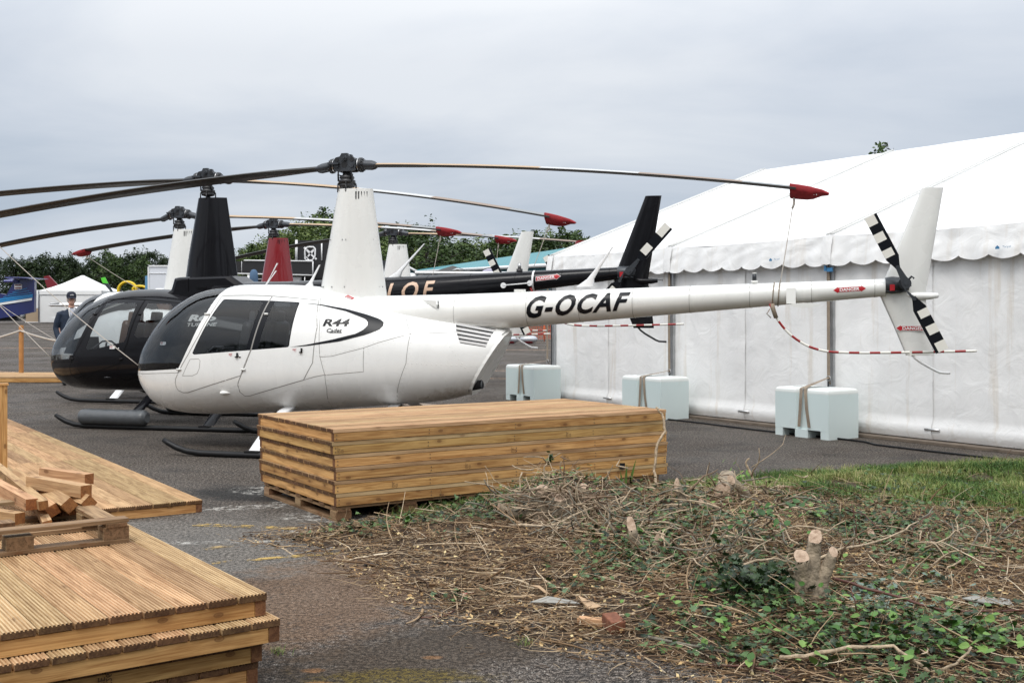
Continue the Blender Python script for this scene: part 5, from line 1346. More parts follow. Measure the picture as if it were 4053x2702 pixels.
# navy aircraft tail
o = bg('aeroplane', 'navy blue aeroplane tail with white and cyan stripes at the left edge', 'aeroplane', 30, 80)
Z = lambda x, y, d=0.0: rel(o, x / 7.72, 580.3 + y / 7.72, d)
p = MB(); slab(p, [Z(*q) for q in ((-900, 760), (0, 720), (110, 745), (250, 510), (372, 465), (612, 480), (604, 1050), (300, 1115), (0, 1165), (-900, 1220))], .35); p.build('fin', bnavy, o)
p = MB(); slab(p, [Z(*q, -.06) for q in ((-900, 930), (0, 890), (568, 800), (562, 842), (0, 928), (-900, 975))], .05, 0)
for a, b in ((850, 755), (810, 725)): slab(p, [Z(*q, -.05) for q in ((-900, a + 60), (0, a), (580, b + 10), (575, b + 32), (0, a + 32), (-900, a + 92))], .04, 1)
for a in (780, 740, 700): slab(p, [Z(*q, -.05) for q in ((60 + (780 - a) * 2, a - 2), (560 - (780 - a), a - 75), (560 - (780 - a), a - 67), (60 + (780 - a) * 2, a + 8))], .04, 1)
p.build('stripes', [bw, bcy], o)
p = MB(); slab(p, [Z(*q, -.06) for q in ((255, 558), (386, 558), (386, 646), (255, 646))], .05, 0)
for a, b in ((566, 588), (614, 637)): slab(p, [Z(*q, -.07) for q in ((262, a), (379, a), (379, b), (262, b))], .03, 1)
p.build('flag', [bw, mat('flag_maroon', (0.13, 0.012, 0.018), .5)], o)
p = MB(); v = Z(370, 455)
for sg, L in ((-1, 1.9), (1, 2.1)):
    p.loft([[(v[0] - .55, v[1] - .1, v[2] - .10), (v[0] - .2, v[1] - .1, v[2] + .08), (v[0] + .6, v[1] - .1, v[2] + .06), (v[0] + .9, v[1] - .1, v[2] - .02)], [(v[0] + .0 + sg * .35, v[1] + sg * L, v[2] - .02), (v[0] + .2 + sg * .35, v[1] + sg * L, v[2] + .04), (v[0] + .6 + sg * .35, v[1] + sg * L, v[2] + .04), (v[0] + .8 + sg * .35, v[1] + sg * L, v[2])]], 0, True)
p.loft([[(v[0] - 1.15 + .1 * k, v[1] + .2 * cos(a), v[2] - .2 + .10 * sin(a)) for a in [2*pi*j/8 for j in range(8)]] for k in (0, 3, 10)], 0, True)
p.build('tailplane', mat('navy_light', (0.05, 0.055, 0.22), .25, coat=.4), o)
p = MB(); slab(p, [Z(*q, .4) for q in ((-900, 1150), (300, 1110), (330, 1210), (-900, 1215))], .5); p.build('undercarriage', bblk, o)
# maroon fin
o = bg('aeroplane', 'dark red aeroplane fin above the white shelter, left', 'aeroplane', 118, 96)
Z = lambda x, y, d=0.0: rel(o, x / 7.72, 580.3 + y / 7.72, d)
p = MB(); slab(p, [Z(*q) for q in ((770, 420), (862, 402), (935, 480), (1072, 625), (1060, 665), (850, 668))], .2); p.build('fin', bmaroon, o)
p = MB(); slab(p, [Z(*q) for q in ((600, 680), (1150, 668), (1200, 740), (600, 760))], .9); slab(p, [Z(*q, -.03) for q in ((955, 640), (1020, 640), (1020, 660), (955, 660))], .02, 0); p.build('fuselage', bw, o)
# small white and red aeroplane seen by the man and through the black cabin
o = bg('light_aeroplane', 'small white and red light aeroplane parked behind the black helicopter', 'aeroplane', 250, 52)
p = MB(); p.loft([[(x, .45 * r * cos(a), .95 + dz + r * .5 * sin(a)) for a in [2*pi*j/12 for j in range(12)]] for x, r, dz in ((-2.2, .15, 0), (-1.9, .75, 0), (-1, 1.1, .1), (.2, 1.1, .15), (1.6, .6, .1), (3.6, .2, .2))], 0, True); p.build('fuselage', bw, o)
p = MB(); p.loft([[(-1.0, y, .88), (-.6, y, .97), (.4, y, .9), (-.6, y, .84)] for y in (-4.4, 4.4)], 0, True); p.build('wing', bw, o)
p = MB(); slab(p, [(2.8, -.03, 1.1), (3.7, -.03, 1.1), (3.9, -.03, 1.95), (3.4, -.03, 1.95)], .06); p.build('fin', bmaroon, o)
p = MB(); p.loft([[(x, 1.2 * y, z) for y in (-.36, .36)] for x, z in ((-1.2, 1.35), (-.6, 1.72), (.3, 1.7), (1.0, 1.4))], 0, True, False, False); p.build('canopy', M['glassd'], o)
for x, y in ((-1.6, 0), (.2, -.9), (.2, .9)):
    p = MB(); p.cyl((x, y - .07, .2), (x, y + .07, .2), .2); p.box((x, y, .5), (.08, .05, .5)); p.build('wheel', M['trim'], o)
o = bg('light_aeroplane', 'white wing with rounded tip beside the standing man, left', 'aeroplane', 125, 40)
p = MB(); Zt = rel(o, 114, 701)
p.loft([[(Zt[0] + dx, Zt[1] + dy, Zt[2] + dz) for dx, dy, dz in ((0 + e, 0, 0), (.08 + e, -.2, .07), (.4, -.25, .09), (.4, .25, .05), (.1 + e, .3, .0))] for e in (0, .05)], 0, True)
p.loft([[(Zt[0] + x, Zt[1] + y, Zt[2] + z) for y, z in ((-.3, 0), (0, .09), (.5, .02), (0, -.05))] for x in (.05, .35, 2.5, 5.0)], 0, True); p.build('wing', bw, o)
p = MB(); p.loft([[(Zt[0] + 4.2 + r * .4 * cos(a), Zt[1] + y, Zt[2] + .15 + r * .5 * sin(a)) for a in [2*pi*j/10 for j in range(10)]] for y, r in ((-2, .3), (-1, .9), (1, 1.0), (4, .3))], 0, True); p.build('fuselage', bw, o)
p = MB()
for y in (-.8, 1.0): p.cyl((Zt[0] + 3.6, Zt[1] + y, .18), (Zt[0] + 3.75, Zt[1] + y, .18), .18); p.box((Zt[0] + 3.7, Zt[1] + y, Zt[2] / 2), (.06, .06, Zt[2]))
p.build('undercarriage', M['trim'], o)
# gyroplane with green blade tip
o = bg('gyroplane', 'gyroplane with an upright dark blade and bright green tip, right of the pagoda tent', 'gyroplane', 262, 66)
Z = lambda x, y, d=0.0: rel(o, x / 7.72, 580.3 + y / 7.72, d)
p = MB(); slab(p, [Z(*q) for q in ((1825, 535), (1912, 540), (2005, 695), (1965, 695))], .06, 0); slab(p, [Z(*q, -.002) for q in ((1785, 448), (1858, 432), (1915, 545), (1822, 538))], .064, 1); p.build('blade', [mat('blade_slate', (.03, .04, .045), .4), mat('tip_green', (0.10, 0.62, 0.04), .5)], o)
p = MB(); p.loft([[(x, r * .45 * cos(a), 1.25 + r * .35 * sin(a)) for a in [2*pi*j/10 for j in range(10)]] for x, r in ((-.9, .1), (-.5, .9), (.4, 1), (1.1, .5), (1.9, .1))], 0, True)
slab(p, [(.9, 0, 2.0), (2.2, 0, 2.35), (2.3, 0, 2.2), (1.0, 0, 1.85)], .3, 1); slab(p, [(-.2, 0, 2.0), (.9, 0, 2.25), (.9, 0, 2.1), (-.2, 0, 1.85)], .3, 0); p.box((.4, 0, 1.8), (.1, .1, 1.0), 2); p.build('body', [bw, bmaroon, M['metal_dark']], o)
for x in (-.6, .6):
    p = MB(); p.cyl((x, -.1, .22), (x, .1, .22), .22); p.box((x, 0, .6), (.08, .08, .7)); p.build('wheel', M['trim'], o)
# yellow hoses in rings
ye = mat('bright_yellow', (0.75, 0.52, 0.01), .4)
for k, (px_, py_, rr, sq) in enumerate(((293, 668, .50, 1), (322, 664, .38, .45))):
    Y = 62; v = at(px_, py_, Y); q = MB()
    for s_ in (-.09, .05): q.tube([(rr * cos(a), s_, rr * sq * sin(a)) for a in [2*pi*j/28 for j in range(29)]], .065, 0, 8)
    q.box((0, 0, -(v.z - gz(0, Y)) / 2 - rr * .2), (.9, .5, v.z - gz(0, Y) - rr * .4), 1)
    tag(q.build('hose_ring', [ye, M['trim']], None, v), ('larger yellow hose ring standing up behind the black roof', 'flatter yellow hose ring right of the larger one')[k], 'hose ring', 'yellow hose rings')
# white box truck
o = bg('box_truck', 'white box truck with red lettering, left of the cream helicopter mast', 'truck', 395, 60)
w_ = 2.5; zt_ = 3.52
p = MB(); p.box((0, 3.2, (zt_ + .9) / 2), (w_, 6.4, zt_ - .9)); p.build('cargo_box', mat('truck_white', (0.66, 0.68, 0.72), .4), o)
p = MB()
for c, d in (((0, -.02, zt_ - .03), (w_ + .06, .06, .08)), ((0, -.02, zt_ - .42), (w_, .03, .03)), ((-w_/2, -.02, 2.2), (.06, .06, 2.7)), ((w_/2, -.02, 2.2), (.06, .06, 2.7))): p.box(c, d)
p.build('frame', bw, o)
p = MB(); vs, fs = text2d('Torton', .0, 0, 1, .30, w=.45); p.add([(x - w_/2 + .55, -.012, 1.62 + y) for x, y in vs], fs, 0)
vs, fs = text2d('TRAILERS', .0, 0, 1, .05, w=.5); p.add([(x - w_/2 + .52, -.012, 1.5 + y) for x, y in vs], fs, 1); p.build('lettering', [mat('letter_red', (0.5, 0.03, 0.03), .5), mat('letter_grey', (0.4, 0.4, 0.42), .5)], o)
p = MB(); p.box((0, 7.5, 1.5), (2.3, 1.8, 2.2)); p.build('cab', bcy, o); p = MB(); p.box((0, 8.41, 1.9), (2.0, .02, .8)); p.build('windscreen', M['trim'], o)
for x in (-1.1, 1.1):
    for y in (1.0, 7.4):
        p = MB(); p.cyl((x - .12, y, .48), (x + .12, y, .48), .48, 0, 16); p.build('wheel', M['trim'], o)
p = MB(); slab(p, [rel(o, a, b) for a, b in ((333, 634), (341, 632), (341, 668), (333, 668))], .8); p.build('side_locker', mat('locker_blue', (0.10, 0.25, 0.42), .5), o)
# black exhibition stand with aeroplane emblem
o = bg('exhibition_stand', 'black exhibition stand with a white-edged fascia and aeroplane emblem', 'stand', 640, 58)
p = MB(); slab(p, [rel(o, a, b) for a, b in ((532, 600), (719, 600), (719, 632), (532, 629))], .35, 0); p.build('fascia', bblk, o)
p = MB()
for a, b in (((560, 598), (719, 600)), ((532, 628), (719, 632)), ((718.5, 600), (718.5, 632))): p.tube([rel(o, *a, -.03), rel(o, *b, -.03)], .035, 0, 4)
p.tube([rel(o, 555, 600, -.01), rel(o, 555, 629, -.01)], .012); p.build('fascia_edge', bw, o)
p = MB(); slab(p, [rel(o, a, b, 1.0) for a, b in ((520, 634), (800, 634), (800, 700), (520, 700))], .3, 0); p.build('back_wall', bblk, o)
p = MB()
for a, b in (((541, 632), (541, 668)), ((700, 636), (700, 668)), ((541, 631), (573, 658)), ((551, 641), (612, 641)), ((745, 645), (757, 647))): p.tube([rel(o, *a, -.1), rel(o, *b, -.1)], .03, 0, 5)
p.build('frame_tube', M['steel'], o)
p = MB(); slab(p, [rel(o, a, b, .3) for a, b in ((666, 636), (689, 636), (690, 668), (664, 668))], .4, 0); p.build('white_cabinet', bw, o)
p = MB(); slab(p, [rel(o, a, b, .8) for a, b in ((683, 552), (762, 552), (762, 640), (683, 640))], .12, 0); p.build('sign_board', bblk, o)
p = MB()
for a, b in (((681, 551), (681, 600)), ((739, 557), (739, 598))):
    p = MB(); p.tube([rel(o, *a, .74), rel(o, *b, .74)], .07 if a[0] < 700 else .04, 0, 5); p.build('sign_edge', bw, o)
p = MB(); E5 = lambda x, y: rel(o, (900 + x / 4.704) / 1.7232, (950 + y / 4.704) / 1.7232, .77)
for poly in ([(1440, 122), (1415, 150), (1648, 372), (1670, 345), (1600, 285), (1540, 215)], [(1618, 155), (1610, 205), (1560, 265), (1500, 318), (1490, 300), (1530, 235), (1570, 190)], [(1450, 290), (1442, 306), (1508, 368), (1524, 358)]):
    slab(p, [E5(*q) for q in poly], .02, 0)
ring = [(1478, 138), (1520, 128), (1600, 130), (1635, 160), (1635, 290), (1610, 340), (1575, 378), (1470, 378), (1444, 350), (1444, 190), (1478, 138)]
p.tube([E5(*q) for q in ring], .045, 0, 5); p.build('emblem', bw, o)
# covered blue-grey propeller blade
p = MB(); v = at(583, 668, 50)
p.loft([[(r * cos(a), r * .6 * sin(a), z) for a in [2*pi*j/12 for j in range(12)]] for r, z in ((.19, -1.2), (.19, .6), (.17, .82), (.10, .93), (.02, .96))], 0, True); p.cyl((-.30, -.05, -1.2), (-.22, -.05, .70), .05, 1)
o = p.build('covered_blade', [mat('blue_grey_cover', (0.07, 0.13, 0.22), .8, noise_=.3, nscale=3), bw], None, v); tag(o, 'upright blue-grey fabric cover left of the dark red mast', 'cover')
# hangar with teal roof
o = bg('hangar', 'large hangar with a long teal metal roof, behind the white fin', 'hangar', 1150, 90)
A1, A2, B1, B2 = at(955, 620, 104), at(1420, 552, 74), at(955, 625, 99), at(1420, 601, 62)
L = lambda v: tuple(v - o.location)
p = MB(); n = 60
for k in range(n):
    a0, a1, b0, b1 = A1.lerp(A2, k/n), A1.lerp(A2, (k+.9)/n), B1.lerp(B2, k/n), B1.lerp(B2, (k+.9)/n); up = Vector((0, 0, .05))
    p.add([L(b0), L(b1), L(a1), L(a0)], [(0, 1, 2, 3)], 0)
    c0, c1 = A1.lerp(A2, (k+1)/n), B1.lerp(B2, (k+1)/n); p.add([L(b1), L(c1 + up * 0), L(c0), L(a1)], [(0, 1, 2, 3)], 1)
p.build('roof', [teal, mat('teal_rib', (0.035, 0.17, 0.20), .5)], o)
p = MB(); p.loft([[L(B1), L(B2)], [L(Vector((B1.x, B1.y, 0))), L(Vector((B2.x, B2.y, 0)))]], 0, False, False, False)
for k in range(110):
    v = B1.lerp(B2, k / 110); p.box((v.x - o.location.x, v.y - .1 - o.location.y, v.z - 2 - o.location.z), (.12, .1, 3.8), 1)
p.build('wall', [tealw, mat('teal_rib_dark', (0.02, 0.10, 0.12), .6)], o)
p = MB(); p.tube([L(B1 + Vector((0, -.2, 0))), L(B2 + Vector((0, -.2, 0)))], .14, 0, 6); p.build('gutter', bw, o)
# smaller buildings
o = bg('shed', 'low shed with dark felt roof and cream gable, in front of the hangar', 'shed', 1035, 76)
p = MB(); slab(p, [rel(o, a, b) for a, b in ((1000, 634), (1051, 618), (1085, 630), (1085, 660), (1000, 660))], 4); p.build('wall', cream, o)
p = MB(); p.loft([[rel(o, 960, 634, 2), rel(o, 1000, 635, -.2), rel(o, 1051, 615, -.2), rel(o, 1088, 629, -.2)], [rel(o, 960, 631, 5), rel(o, 985, 627, 5), rel(o, 1040, 610, 5), rel(o, 1088, 626, 5)]], 0, False, False, False); p.build('roof', greyroof, o)
o = bg('workshop', 'dark teal workshop gable with pale edge, right of the farthest white mast', 'workshop', 940, 84)
p = MB(); slab(p, [rel(o, a, b) for a, b in ((900, 640), (900, 609), (928, 609), (966, 629), (966, 660), (900, 660))], 6); p.build('wall', tealw, o)
p = MB(); p.tube([rel(o, 900, 607, -.1), rel(o, 928, 608, -.1), rel(o, 967, 629, -.1)], .1, 0, 5); p.build('verge_board', bw, o)
p = MB(); slab(p, [rel(o, a, b, -.5) for a, b in ((868, 598), (898, 598), (898, 660), (868, 660))], 3); p.build('side_block', mat('slate_grey', (.03, .035, .04), .7), o)
# aeroplane with white wing and blue hull
o = bg('light_aeroplane', 'white-winged aeroplane with a pale blue hull behind the black tail boom', 'aeroplane', 1010, 48)
p = MB(); c = rel(o, 1000, 642); p.loft([[(c[0] + x, c[1] + r * .4 * cos(a), c[2] + r * .22 * sin(a)) for a in [2*pi*j/12 for j in range(12)]] for x, r in ((-.9, .1), (-.6, .8), (0, 1), (.6, .8), (1.6, .2))], 0, True); p.build('hull', ltblue, o)
p = MB(); a, b = Vector(rel(o, 955, 628)), Vector(rel(o, 1215, 629)); p.loft([[tuple(v + Vector((0, dy, dz))) for dy, dz in ((-.6, 0), (-.3, .08), (.6, .02), (-.3, -.05))] for v in (a, a.lerp(b, .5), b)], 0, True); p.build('wing', bw, o)
p = MB(); c = rel(o, 945, 645); p.loft([[(c[0] + .32 * cos(t) * k, c[1] + .3 * sin(t) * k, c[2] + h) for t in [2*pi*j/12 for j in range(12)]] for k, h in ((1.15, -.5), (1.1, 0), (.8, .22), (.3, .33))], 0, True); p.build('nose_dome', bw, o)
p = MB(); 
for q in (970, 1030, 1120): v = rel(o, q, 640); p.tube([(v[0], v[1], v[2] - 1.4), (v[0] + .1, v[1], v[2] + .2)], .03)
p.build('strut', bw, o)
o = bg('pop_up_banner', 'pale lilac oval pop-up banner behind the black-and-white tail rotor blade', 'banner', 1122, 60)
p = MB(); c = rel(o, 1125, 648); p.loft([[(c[0] + (.62 + e) * cos(t), c[1] + y, c[2] + (.72 + e) * sin(t)) for t in [2*pi*j/24 for j in range(24)]] for y, e in ((0, 0), (.04, .03))], 0, True); p.build('panel', lilac, o)
p = MB(); p.tube([(c[0] + .65 * cos(t), c[1] + .05, c[2] + .75 * sin(t)) for t in [pi*j/20 for j in range(21)]], .03); p.build('hoop', M['trim'], o)
# silver floats and orange netting
for k, (x0, x1, lab) in enumerate(((1150, 1192, 'silver and maroon aircraft float on the ground, left of the pair'), (1194, 1234, 'grey aircraft float, right of the pair'))):
    Y = 43; v = at((x0 + x1) / 2, 782, Y); L_ = (x1 - x0) / 2590 * Y; q = MB()
    q.loft([[(x * L_, .16 * r * cos(t), .03 + .14 * r * sin(t)) for t in [2*pi*j/12 for j in range(12)]] for x, r in ((-.5, .25), (-.4, .75), (-.1, 1), (.25, 1), (.42, .75), (.5, .3))], 0, True)
    q.loft([[(x * L_, .13 * r * cos(t), -.05 + .09 * r * sin(t)) for t in [2*pi*j/12 for j in range(12)]] for x, r in ((-.35, .3), (-.1, 1), (.2, 1), (.35, .3))], 1, True)
    q.tube([(-.1 * L_, 0, .1), (-.3 * L_, .1, .7)], .05, 2); q.box((-.2 * L_, .15, .9), (.6, .3, .4), 3)
    tag(q.build('float', [mat('float_silver', (.5, .52, .55), .3, .5), bmaroon, M['trim'], bw], None, (v.x, v.y, gz(0, Y) + .16)), lab, 'float', 'aircraft floats beyond the grille')
p = MB(); Y = 46; x0 = (1205 - 1176) / 2590 * Y
for i in range(24):
    for j in range(8):
        x = x0 + i * .07; z = .1 + j * .08
        if (i * 3 + j * 5) % 7: p.box((x, 0, z), (.07, .012, .014))
        p.box((x, 0, z + .04), (.014, .012, .08))
for x in (x0, x0 + .8, x0 + 1.6): p.cyl((x, 0, 0), (x, 0, .85), .02)
tag(p.build('safety_netting', mat('orange_net', (0.62, 0.12, 0.03), .6), None, (0, Y, gz(0, Y))), 'orange plastic safety netting beyond the white tail skid', 'netting')

# ---------------------------------------------------------------- trees
leafA = leafmat('leaf_dark', [(0.012, 0.024, 0.008), (0.022, 0.040, 0.012), (0.040, 0.064, 0.018)])
leafB = leafmat('leaf_mid', [(0.022, 0.042, 0.011), (0.042, 0.076, 0.019), (0.075, 0.115, 0.028)])
leafC = leafmat('leaf_light', [(0.045, 0.075, 0.018), (0.085, 0.13, 0.03), (0.16, 0.20, 0.055)])
bark = mat('bark', (0.055, 0.045, 0.035), .9, noise_=.3, bump=.5)
def crown(seed, w_, h_, low, n_cl, n_lf, ls, spiky=.3):
    r = random.Random(seed); V = []; Fc = []; T_ = {}
    p = MB()
    for c in range(n_cl):
        a = r.uniform(0, 2*pi); z = r.uniform(0, 1) ** .8; prof = sin(pi * min(1, (z * .86 + .14))) ** .55
        rad = w_ * prof * (r.random() ** .42); cz = low + (h_ - low) * z + r.uniform(-.2, .3); cx, cy = rad * cos(a), rad * sin(a)
        cr = r.uniform(.28, .62) * (1.25 - .5 * z) * w_ / 2.6; base = min(1, max(0, .5 + r.uniform(-.42, .42)))
        if r.random() < spiky: cz += cr * .5; el = 1.9
        else: el = .85
        for k in range(n_lf):
            d = Vector((r.gauss(0, 1), r.gauss(0, 1), r.gauss(0, 1))).normalized() * (cr * r.random() ** .33)
            q = Vector((cx + d.x, cy + d.y, cz + d.z * el)); s_ = ls * r.uniform(.6, 1.3)
            u = Vector((r.gauss(0, 1), r.gauss(0, 1), r.gauss(0, .5))).normalized(); v = u.cross(Vector((r.gauss(0, 1), r.gauss(0, 1), r.gauss(0, 1)))).normalized()
            p.add([q - u * s_, q - v * s_ * .45, q + u * s_, q + v * s_ * .5], [(0, 1, 2, 3)], 0, False, None, min(1, max(0, base + r.uniform(-.25, .25))))
    return p
def tree(seed, w_, h_, low, lm, n_cl=110, n_lf=64, ls=.125, spiky=.3):
    o = bpy.data.objects.new('tree', None); C.objects.link(o); crn = crown(seed, w_, h_, low, n_cl, n_lf, ls, spiky); crn.keepn = True
    crn.build('crown', lm, o); r = random.Random(seed); p = MB()
    p.tube([(0, 0, 0), (.08, 0, h_ * .35), (.0, .1, h_ * .7), (.1, 0, h_ * .92)], [h_ * .028, h_ * .022, h_ * .013, h_ * .004], 0, 8)
    for k in range(9):
        a = r.uniform(0, 2*pi); z = h_ * r.uniform(.25, .75); q = w_ * r.uniform(.5, .85); p.tube([(0, 0, z), (q * .5 * cos(a), q * .5 * sin(a), z + .5), (q * cos(a), q * sin(a), z + h_ * .15)], [h_ * .011, h_ * .007, .01], 0, 5)
    p.build('trunk', bark, o); return o
protos = [tree(1, 2.9, 6.6, .4, leafA, spiky=.55), tree(2, 2.6, 7.2, .5, leafA, spiky=.6), tree(3, 3.0, 7.0, .8, leafB, spiky=.25), tree(4, 3.2, 7.4, .8, leafC, spiky=.2), tree(5, 4.6, 9.0, .9, leafB, 170, 70, .14, .1)]
used_ = set()

PL = []   # (proto, px of trunk, Y, top py, label)
for k, (px_, top, pr_) in enumerate(((-40, 590, 0), (-5, 588, 1), (30, 585, 0), (60, 596, 1), (92, 580, 0), (125, 584, 1), (155, 580, 0), (188, 606, 1), (218, 584, 0), (248, 575, 2), (280, 582, 1), (312, 572, 0), (345, 569, 1), (378, 582, 0), (410, 590, 1), (445, 596, 0), (80, 600, 2), (265, 588, 2), (170, 598, 2), (330, 592, 2))):
    PL.append((pr_, px_, 116 + (k * 7) % 13, top, 'dark dense tree in the left-hand row of trees behind the tents', 'trees behind the tents on the left'))
for k, (px_, top, pr_) in enumerate(((545, 598, 3), (575, 588, 2), (606, 572, 3), (640, 562, 2), (672, 545, 3), (703, 528, 3), (736, 518, 2), (772, 520, 3), (810, 530, 2), (850, 545, 3), (880, 552, 2), (912, 548, 3), (945, 552, 2), (1035, 574, 3), (1062, 578, 2), (1094, 568, 3), (1128, 577, 2), (1160, 570, 2), (1188, 560, 3), (1222, 562, 2), (1255, 558, 3), (1290, 556, 2), (1325, 562, 2), (690, 575, 2), (760, 570, 2), (920, 585, 3), (1010, 588, 3))):
    PL.append((pr_, px_, 112 + (k * 5) % 17, top, 'leafy green tree in the right-hand belt behind stand and hangar', 'trees behind the stand and hangar'))
PL.append((4, 978, 108, 531, 'tallest round-crowned tree, right of the farthest white mast', None))
PL.append((2, 2035, 56, 338, 'tree whose topmost twigs show over the marquee ridge', None))
PH = [max(v.co.z for v in q.children[0].data.vertices) * .965 for q in protos]
for k, (pr_, px_, Y, top, lab, grp) in enumerate(PL):
    src = protos[pr_]; x = (px_ - 1176) / 2590 * Y; zb = gz(x, Y); zt_ = 1.485 + (724 - top) * Y / 2590; s_ = (zt_ - zb) / PH[pr_] * (1.17 if k >= 20 and Y > 80 else 1)
    o = src if pr_ not in used_ else copy_tree(src); used_.add(pr_)
    o.location = (x, Y, zb); wsc = (min(s_, 1.25) * (1.25 if k >= 20 else 1)) if Y > 80 else s_ * .7; o.scale = (wsc * (.9 + .25 * ((k * 37) % 10) / 10), wsc, s_); o.rotation_euler = (0, 0, (k * 2.4) % 6.28)
    tag(o, lab, 'tree', grp)

# unseen trees added behind the viewer so paint and cabin glass mirror something dark
for k in range(13):
    src = protos[(0, 2, 1, 4, 3)[k % 5]]; o = copy_tree(src); x = -34 + k * 5.6 + (k * 7 % 3); o.location = (x, -13 - (k * 5) % 4, 0); s_ = (1.1, 1.35, .95, 1.25)[k % 4]; o.scale = (1.2, 1.2, s_); o.rotation_euler = (0, 0, k * 1.7)
    tag(o, 'unseen broad dark tree added behind the viewpoint for reflections', 'tree', 'unseen trees added for reflections')

# ---------------------------------------------------------------- rough verge with cut brush
def soil():
    m = bpy.data.materials.new('soil'); m.use_nodes = True; t = m.node_tree; b = t.nodes['Principled BSDF']; P = NN(t, 'ShaderNodeNewGeometry').outputs['Position']
    n = NN(t, 'ShaderNodeTexNoise', Vector=P, Scale=5.0, Detail=9.0, Roughness=.75); f = NN(t, 'ShaderNodeTexNoise', Vector=P, Scale=70.0, Detail=4.0, Roughness=.8)
    c = ramp(t, n, [(.3, (.026, .015, .009)), (.5, (.065, .038, .021)), (.7, (.12, .075, .043))])
    c = mixc(t, .5, c, ramp(t, f, [(.35, (.014, .010, .007)), (.55, (.07, .048, .03)), (.7, (.20, .15, .09))]))
    t.links.new(c.outputs[2], b.inputs['Base Color']); b.inputs['Roughness'].default_value = .95
    bp = NN(t, 'ShaderNodeBump', Strength=1.0, Distance=.015, Height=f); t.links.new(bp.outputs[0], b.inputs['Normal']); return m
vg = random.Random(11); st = .07; g = MB(); ids = {}; x0_, y0_ = -2.2, 2.0; nx, ny = int(11.4 / st), int(9.8 / st)
def vid(i, j):
    if (i, j) not in ids:
        x, y = x0_ + i * st, y0_ + j * st; ids[(i, j)] = len(g.v); g.v.append((x, y, hv(x, y) + .012 * nz(x, y, 9, 1)))
    return ids[(i, j)]
inside = {}
for i in range(nx + 1):
    for j in range(ny + 1): inside[(i, j)] = vd(x0_ + i * st, y0_ + j * st) + .10 * nz(x0_ + i * st, y0_ + j * st, 2.5, 4) > -.10
for i in range(nx):
    for j in range(ny):
        if all(inside[q] for q in ((i, j), (i+1, j), (i+1, j+1), (i, j+1))):
            g.f.append([vid(i, j), vid(i+1, j), vid(i+1, j+1), vid(i, j+1)]); g.m.append(0); g.s.append(True)
tag(g.build('verge_soil', soil()), kind='structure')
pxw = lambda x, y: 1176 + 2590 * x / y; pyw = lambda x, y, z=0: 724 + 2590 * (1.485 - z) / y
def grassw(x, y):
    "how grassy: full along the far right of the verge, a thin fringe behind"
    a = (y - (9.75 - .72 * x + .35 * nz(x, y, .8, 2))) * 1.3 if x > 1.3 else -1
    return max(0, min(1, a))
def pick(lo=-.1, ymin=3.4):
    while True:
        x = vg.uniform(-1.8, 6.2); y = vg.uniform(ymin, 11.4)
        if abs(x / y) > .50 or vg.random() > (6.2 / y) ** 1.3: continue
        d = vd(x, y)
        if d > lo: return x, y, d
def keep(o): o.keepn = True; return o
# twigs
p = keep(MB()); tint = {}
def twig(p, x, y, z, L, r, az, tilt, cur, t, seg=4, n=3, side=0):
    V = []; d = Vector((cos(az) * cos(tilt), sin(az) * cos(tilt), sin(tilt))); q = Vector((x, y, z)); nrm = Vector((-sin(az), cos(az), 0))
    pts = []
    for k in range(seg + 1):
        pts.append(q.copy()); d = (d + nrm * cur / seg + Vector((0, 0, vg.uniform(-.12, .12)))).normalized()
        if q.z < z - .01: d.z = abs(d.z)
        q = q + d * L / seg
    o = len(p.v)
    for k, c in enumerate(pts):
        rr = r * (1 - .55 * k / seg); u = nrm; v = Vector((0, 0, 1))
        for a in range(n): p.v.append(tuple(c + (u * cos(2*pi*a/n) + v * sin(2*pi*a/n)) * rr))
    for k in range(seg):
        for a in range(n):
            p.t[len(p.f)] = t; p.f.append([o + k*n + a, o + k*n + (a+1) % n, o + (k+1)*n + (a+1) % n, o + (k+1)*n + a]); p.m.append(0); p.s.append(True)
    p.t[len(p.f)] = 1.0; p.f.append([o + a for a in range(n)]); p.m.append(0); p.s.append(False)
    return pts
for k in range(28000):
    x, y, d = pick(-.14)
    gw = grassw(x, y)
    if vg.random() < gw * .93: continue
    if d < .05 and vg.random() < .5: continue
    L = vg.choice((.03, .05, .07, .10, .14, .2)) * vg.uniform(.7, 1.5) * (.7 if d < .1 else 1); r = min(.0060, vg.uniform(.0012, .0022) + L * .012 * vg.random())
    if vg.random() < .02: L = vg.uniform(.2, .45); r = vg.uniform(.004, .009)
    til = vg.gauss(.02, .10) if vg.random() < .9 else vg.uniform(.2, .9)
    twig(p, x, y, hv(x, y, d) + vg.uniform(.002, .035), L, r, vg.uniform(0, 2 * pi), til, vg.gauss(0, .9), min(1, max(0, vg.gauss(.47, .27))), 4 if L > .1 else 2)
twm = leafmat('twig', [(.045, .024, .014), (.15, .088, .045), (.30, .20, .115), (.46, .34, .215), (.62, .51, .37)], .85)
tag(p.build('brushwood_litter', twm), kind='stuff')
# loose thin straws spilling on the asphalt edge
p = keep(MB())
for k in range(900):
    i = vg.randrange(len(VERGE)); a, b = VERGE[i], VERGE[(i+1) % len(VERGE)]; t = vg.random(); x = lerp(a[0], b[0], t) + vg.gauss(0, .16); y = lerp(a[1], b[1], t) + vg.gauss(0, .12)
    if x > 4 or y < 3.8: continue
    twig(p, x, y, max(.004, hv(x, y) + .004), vg.uniform(.02, .09), vg.uniform(.0008, .0018), vg.uniform(0, 6.28), 0, vg.gauss(0, .4), vg.random(), 2)
tag(p.build('straw_litter', twm), kind='stuff')
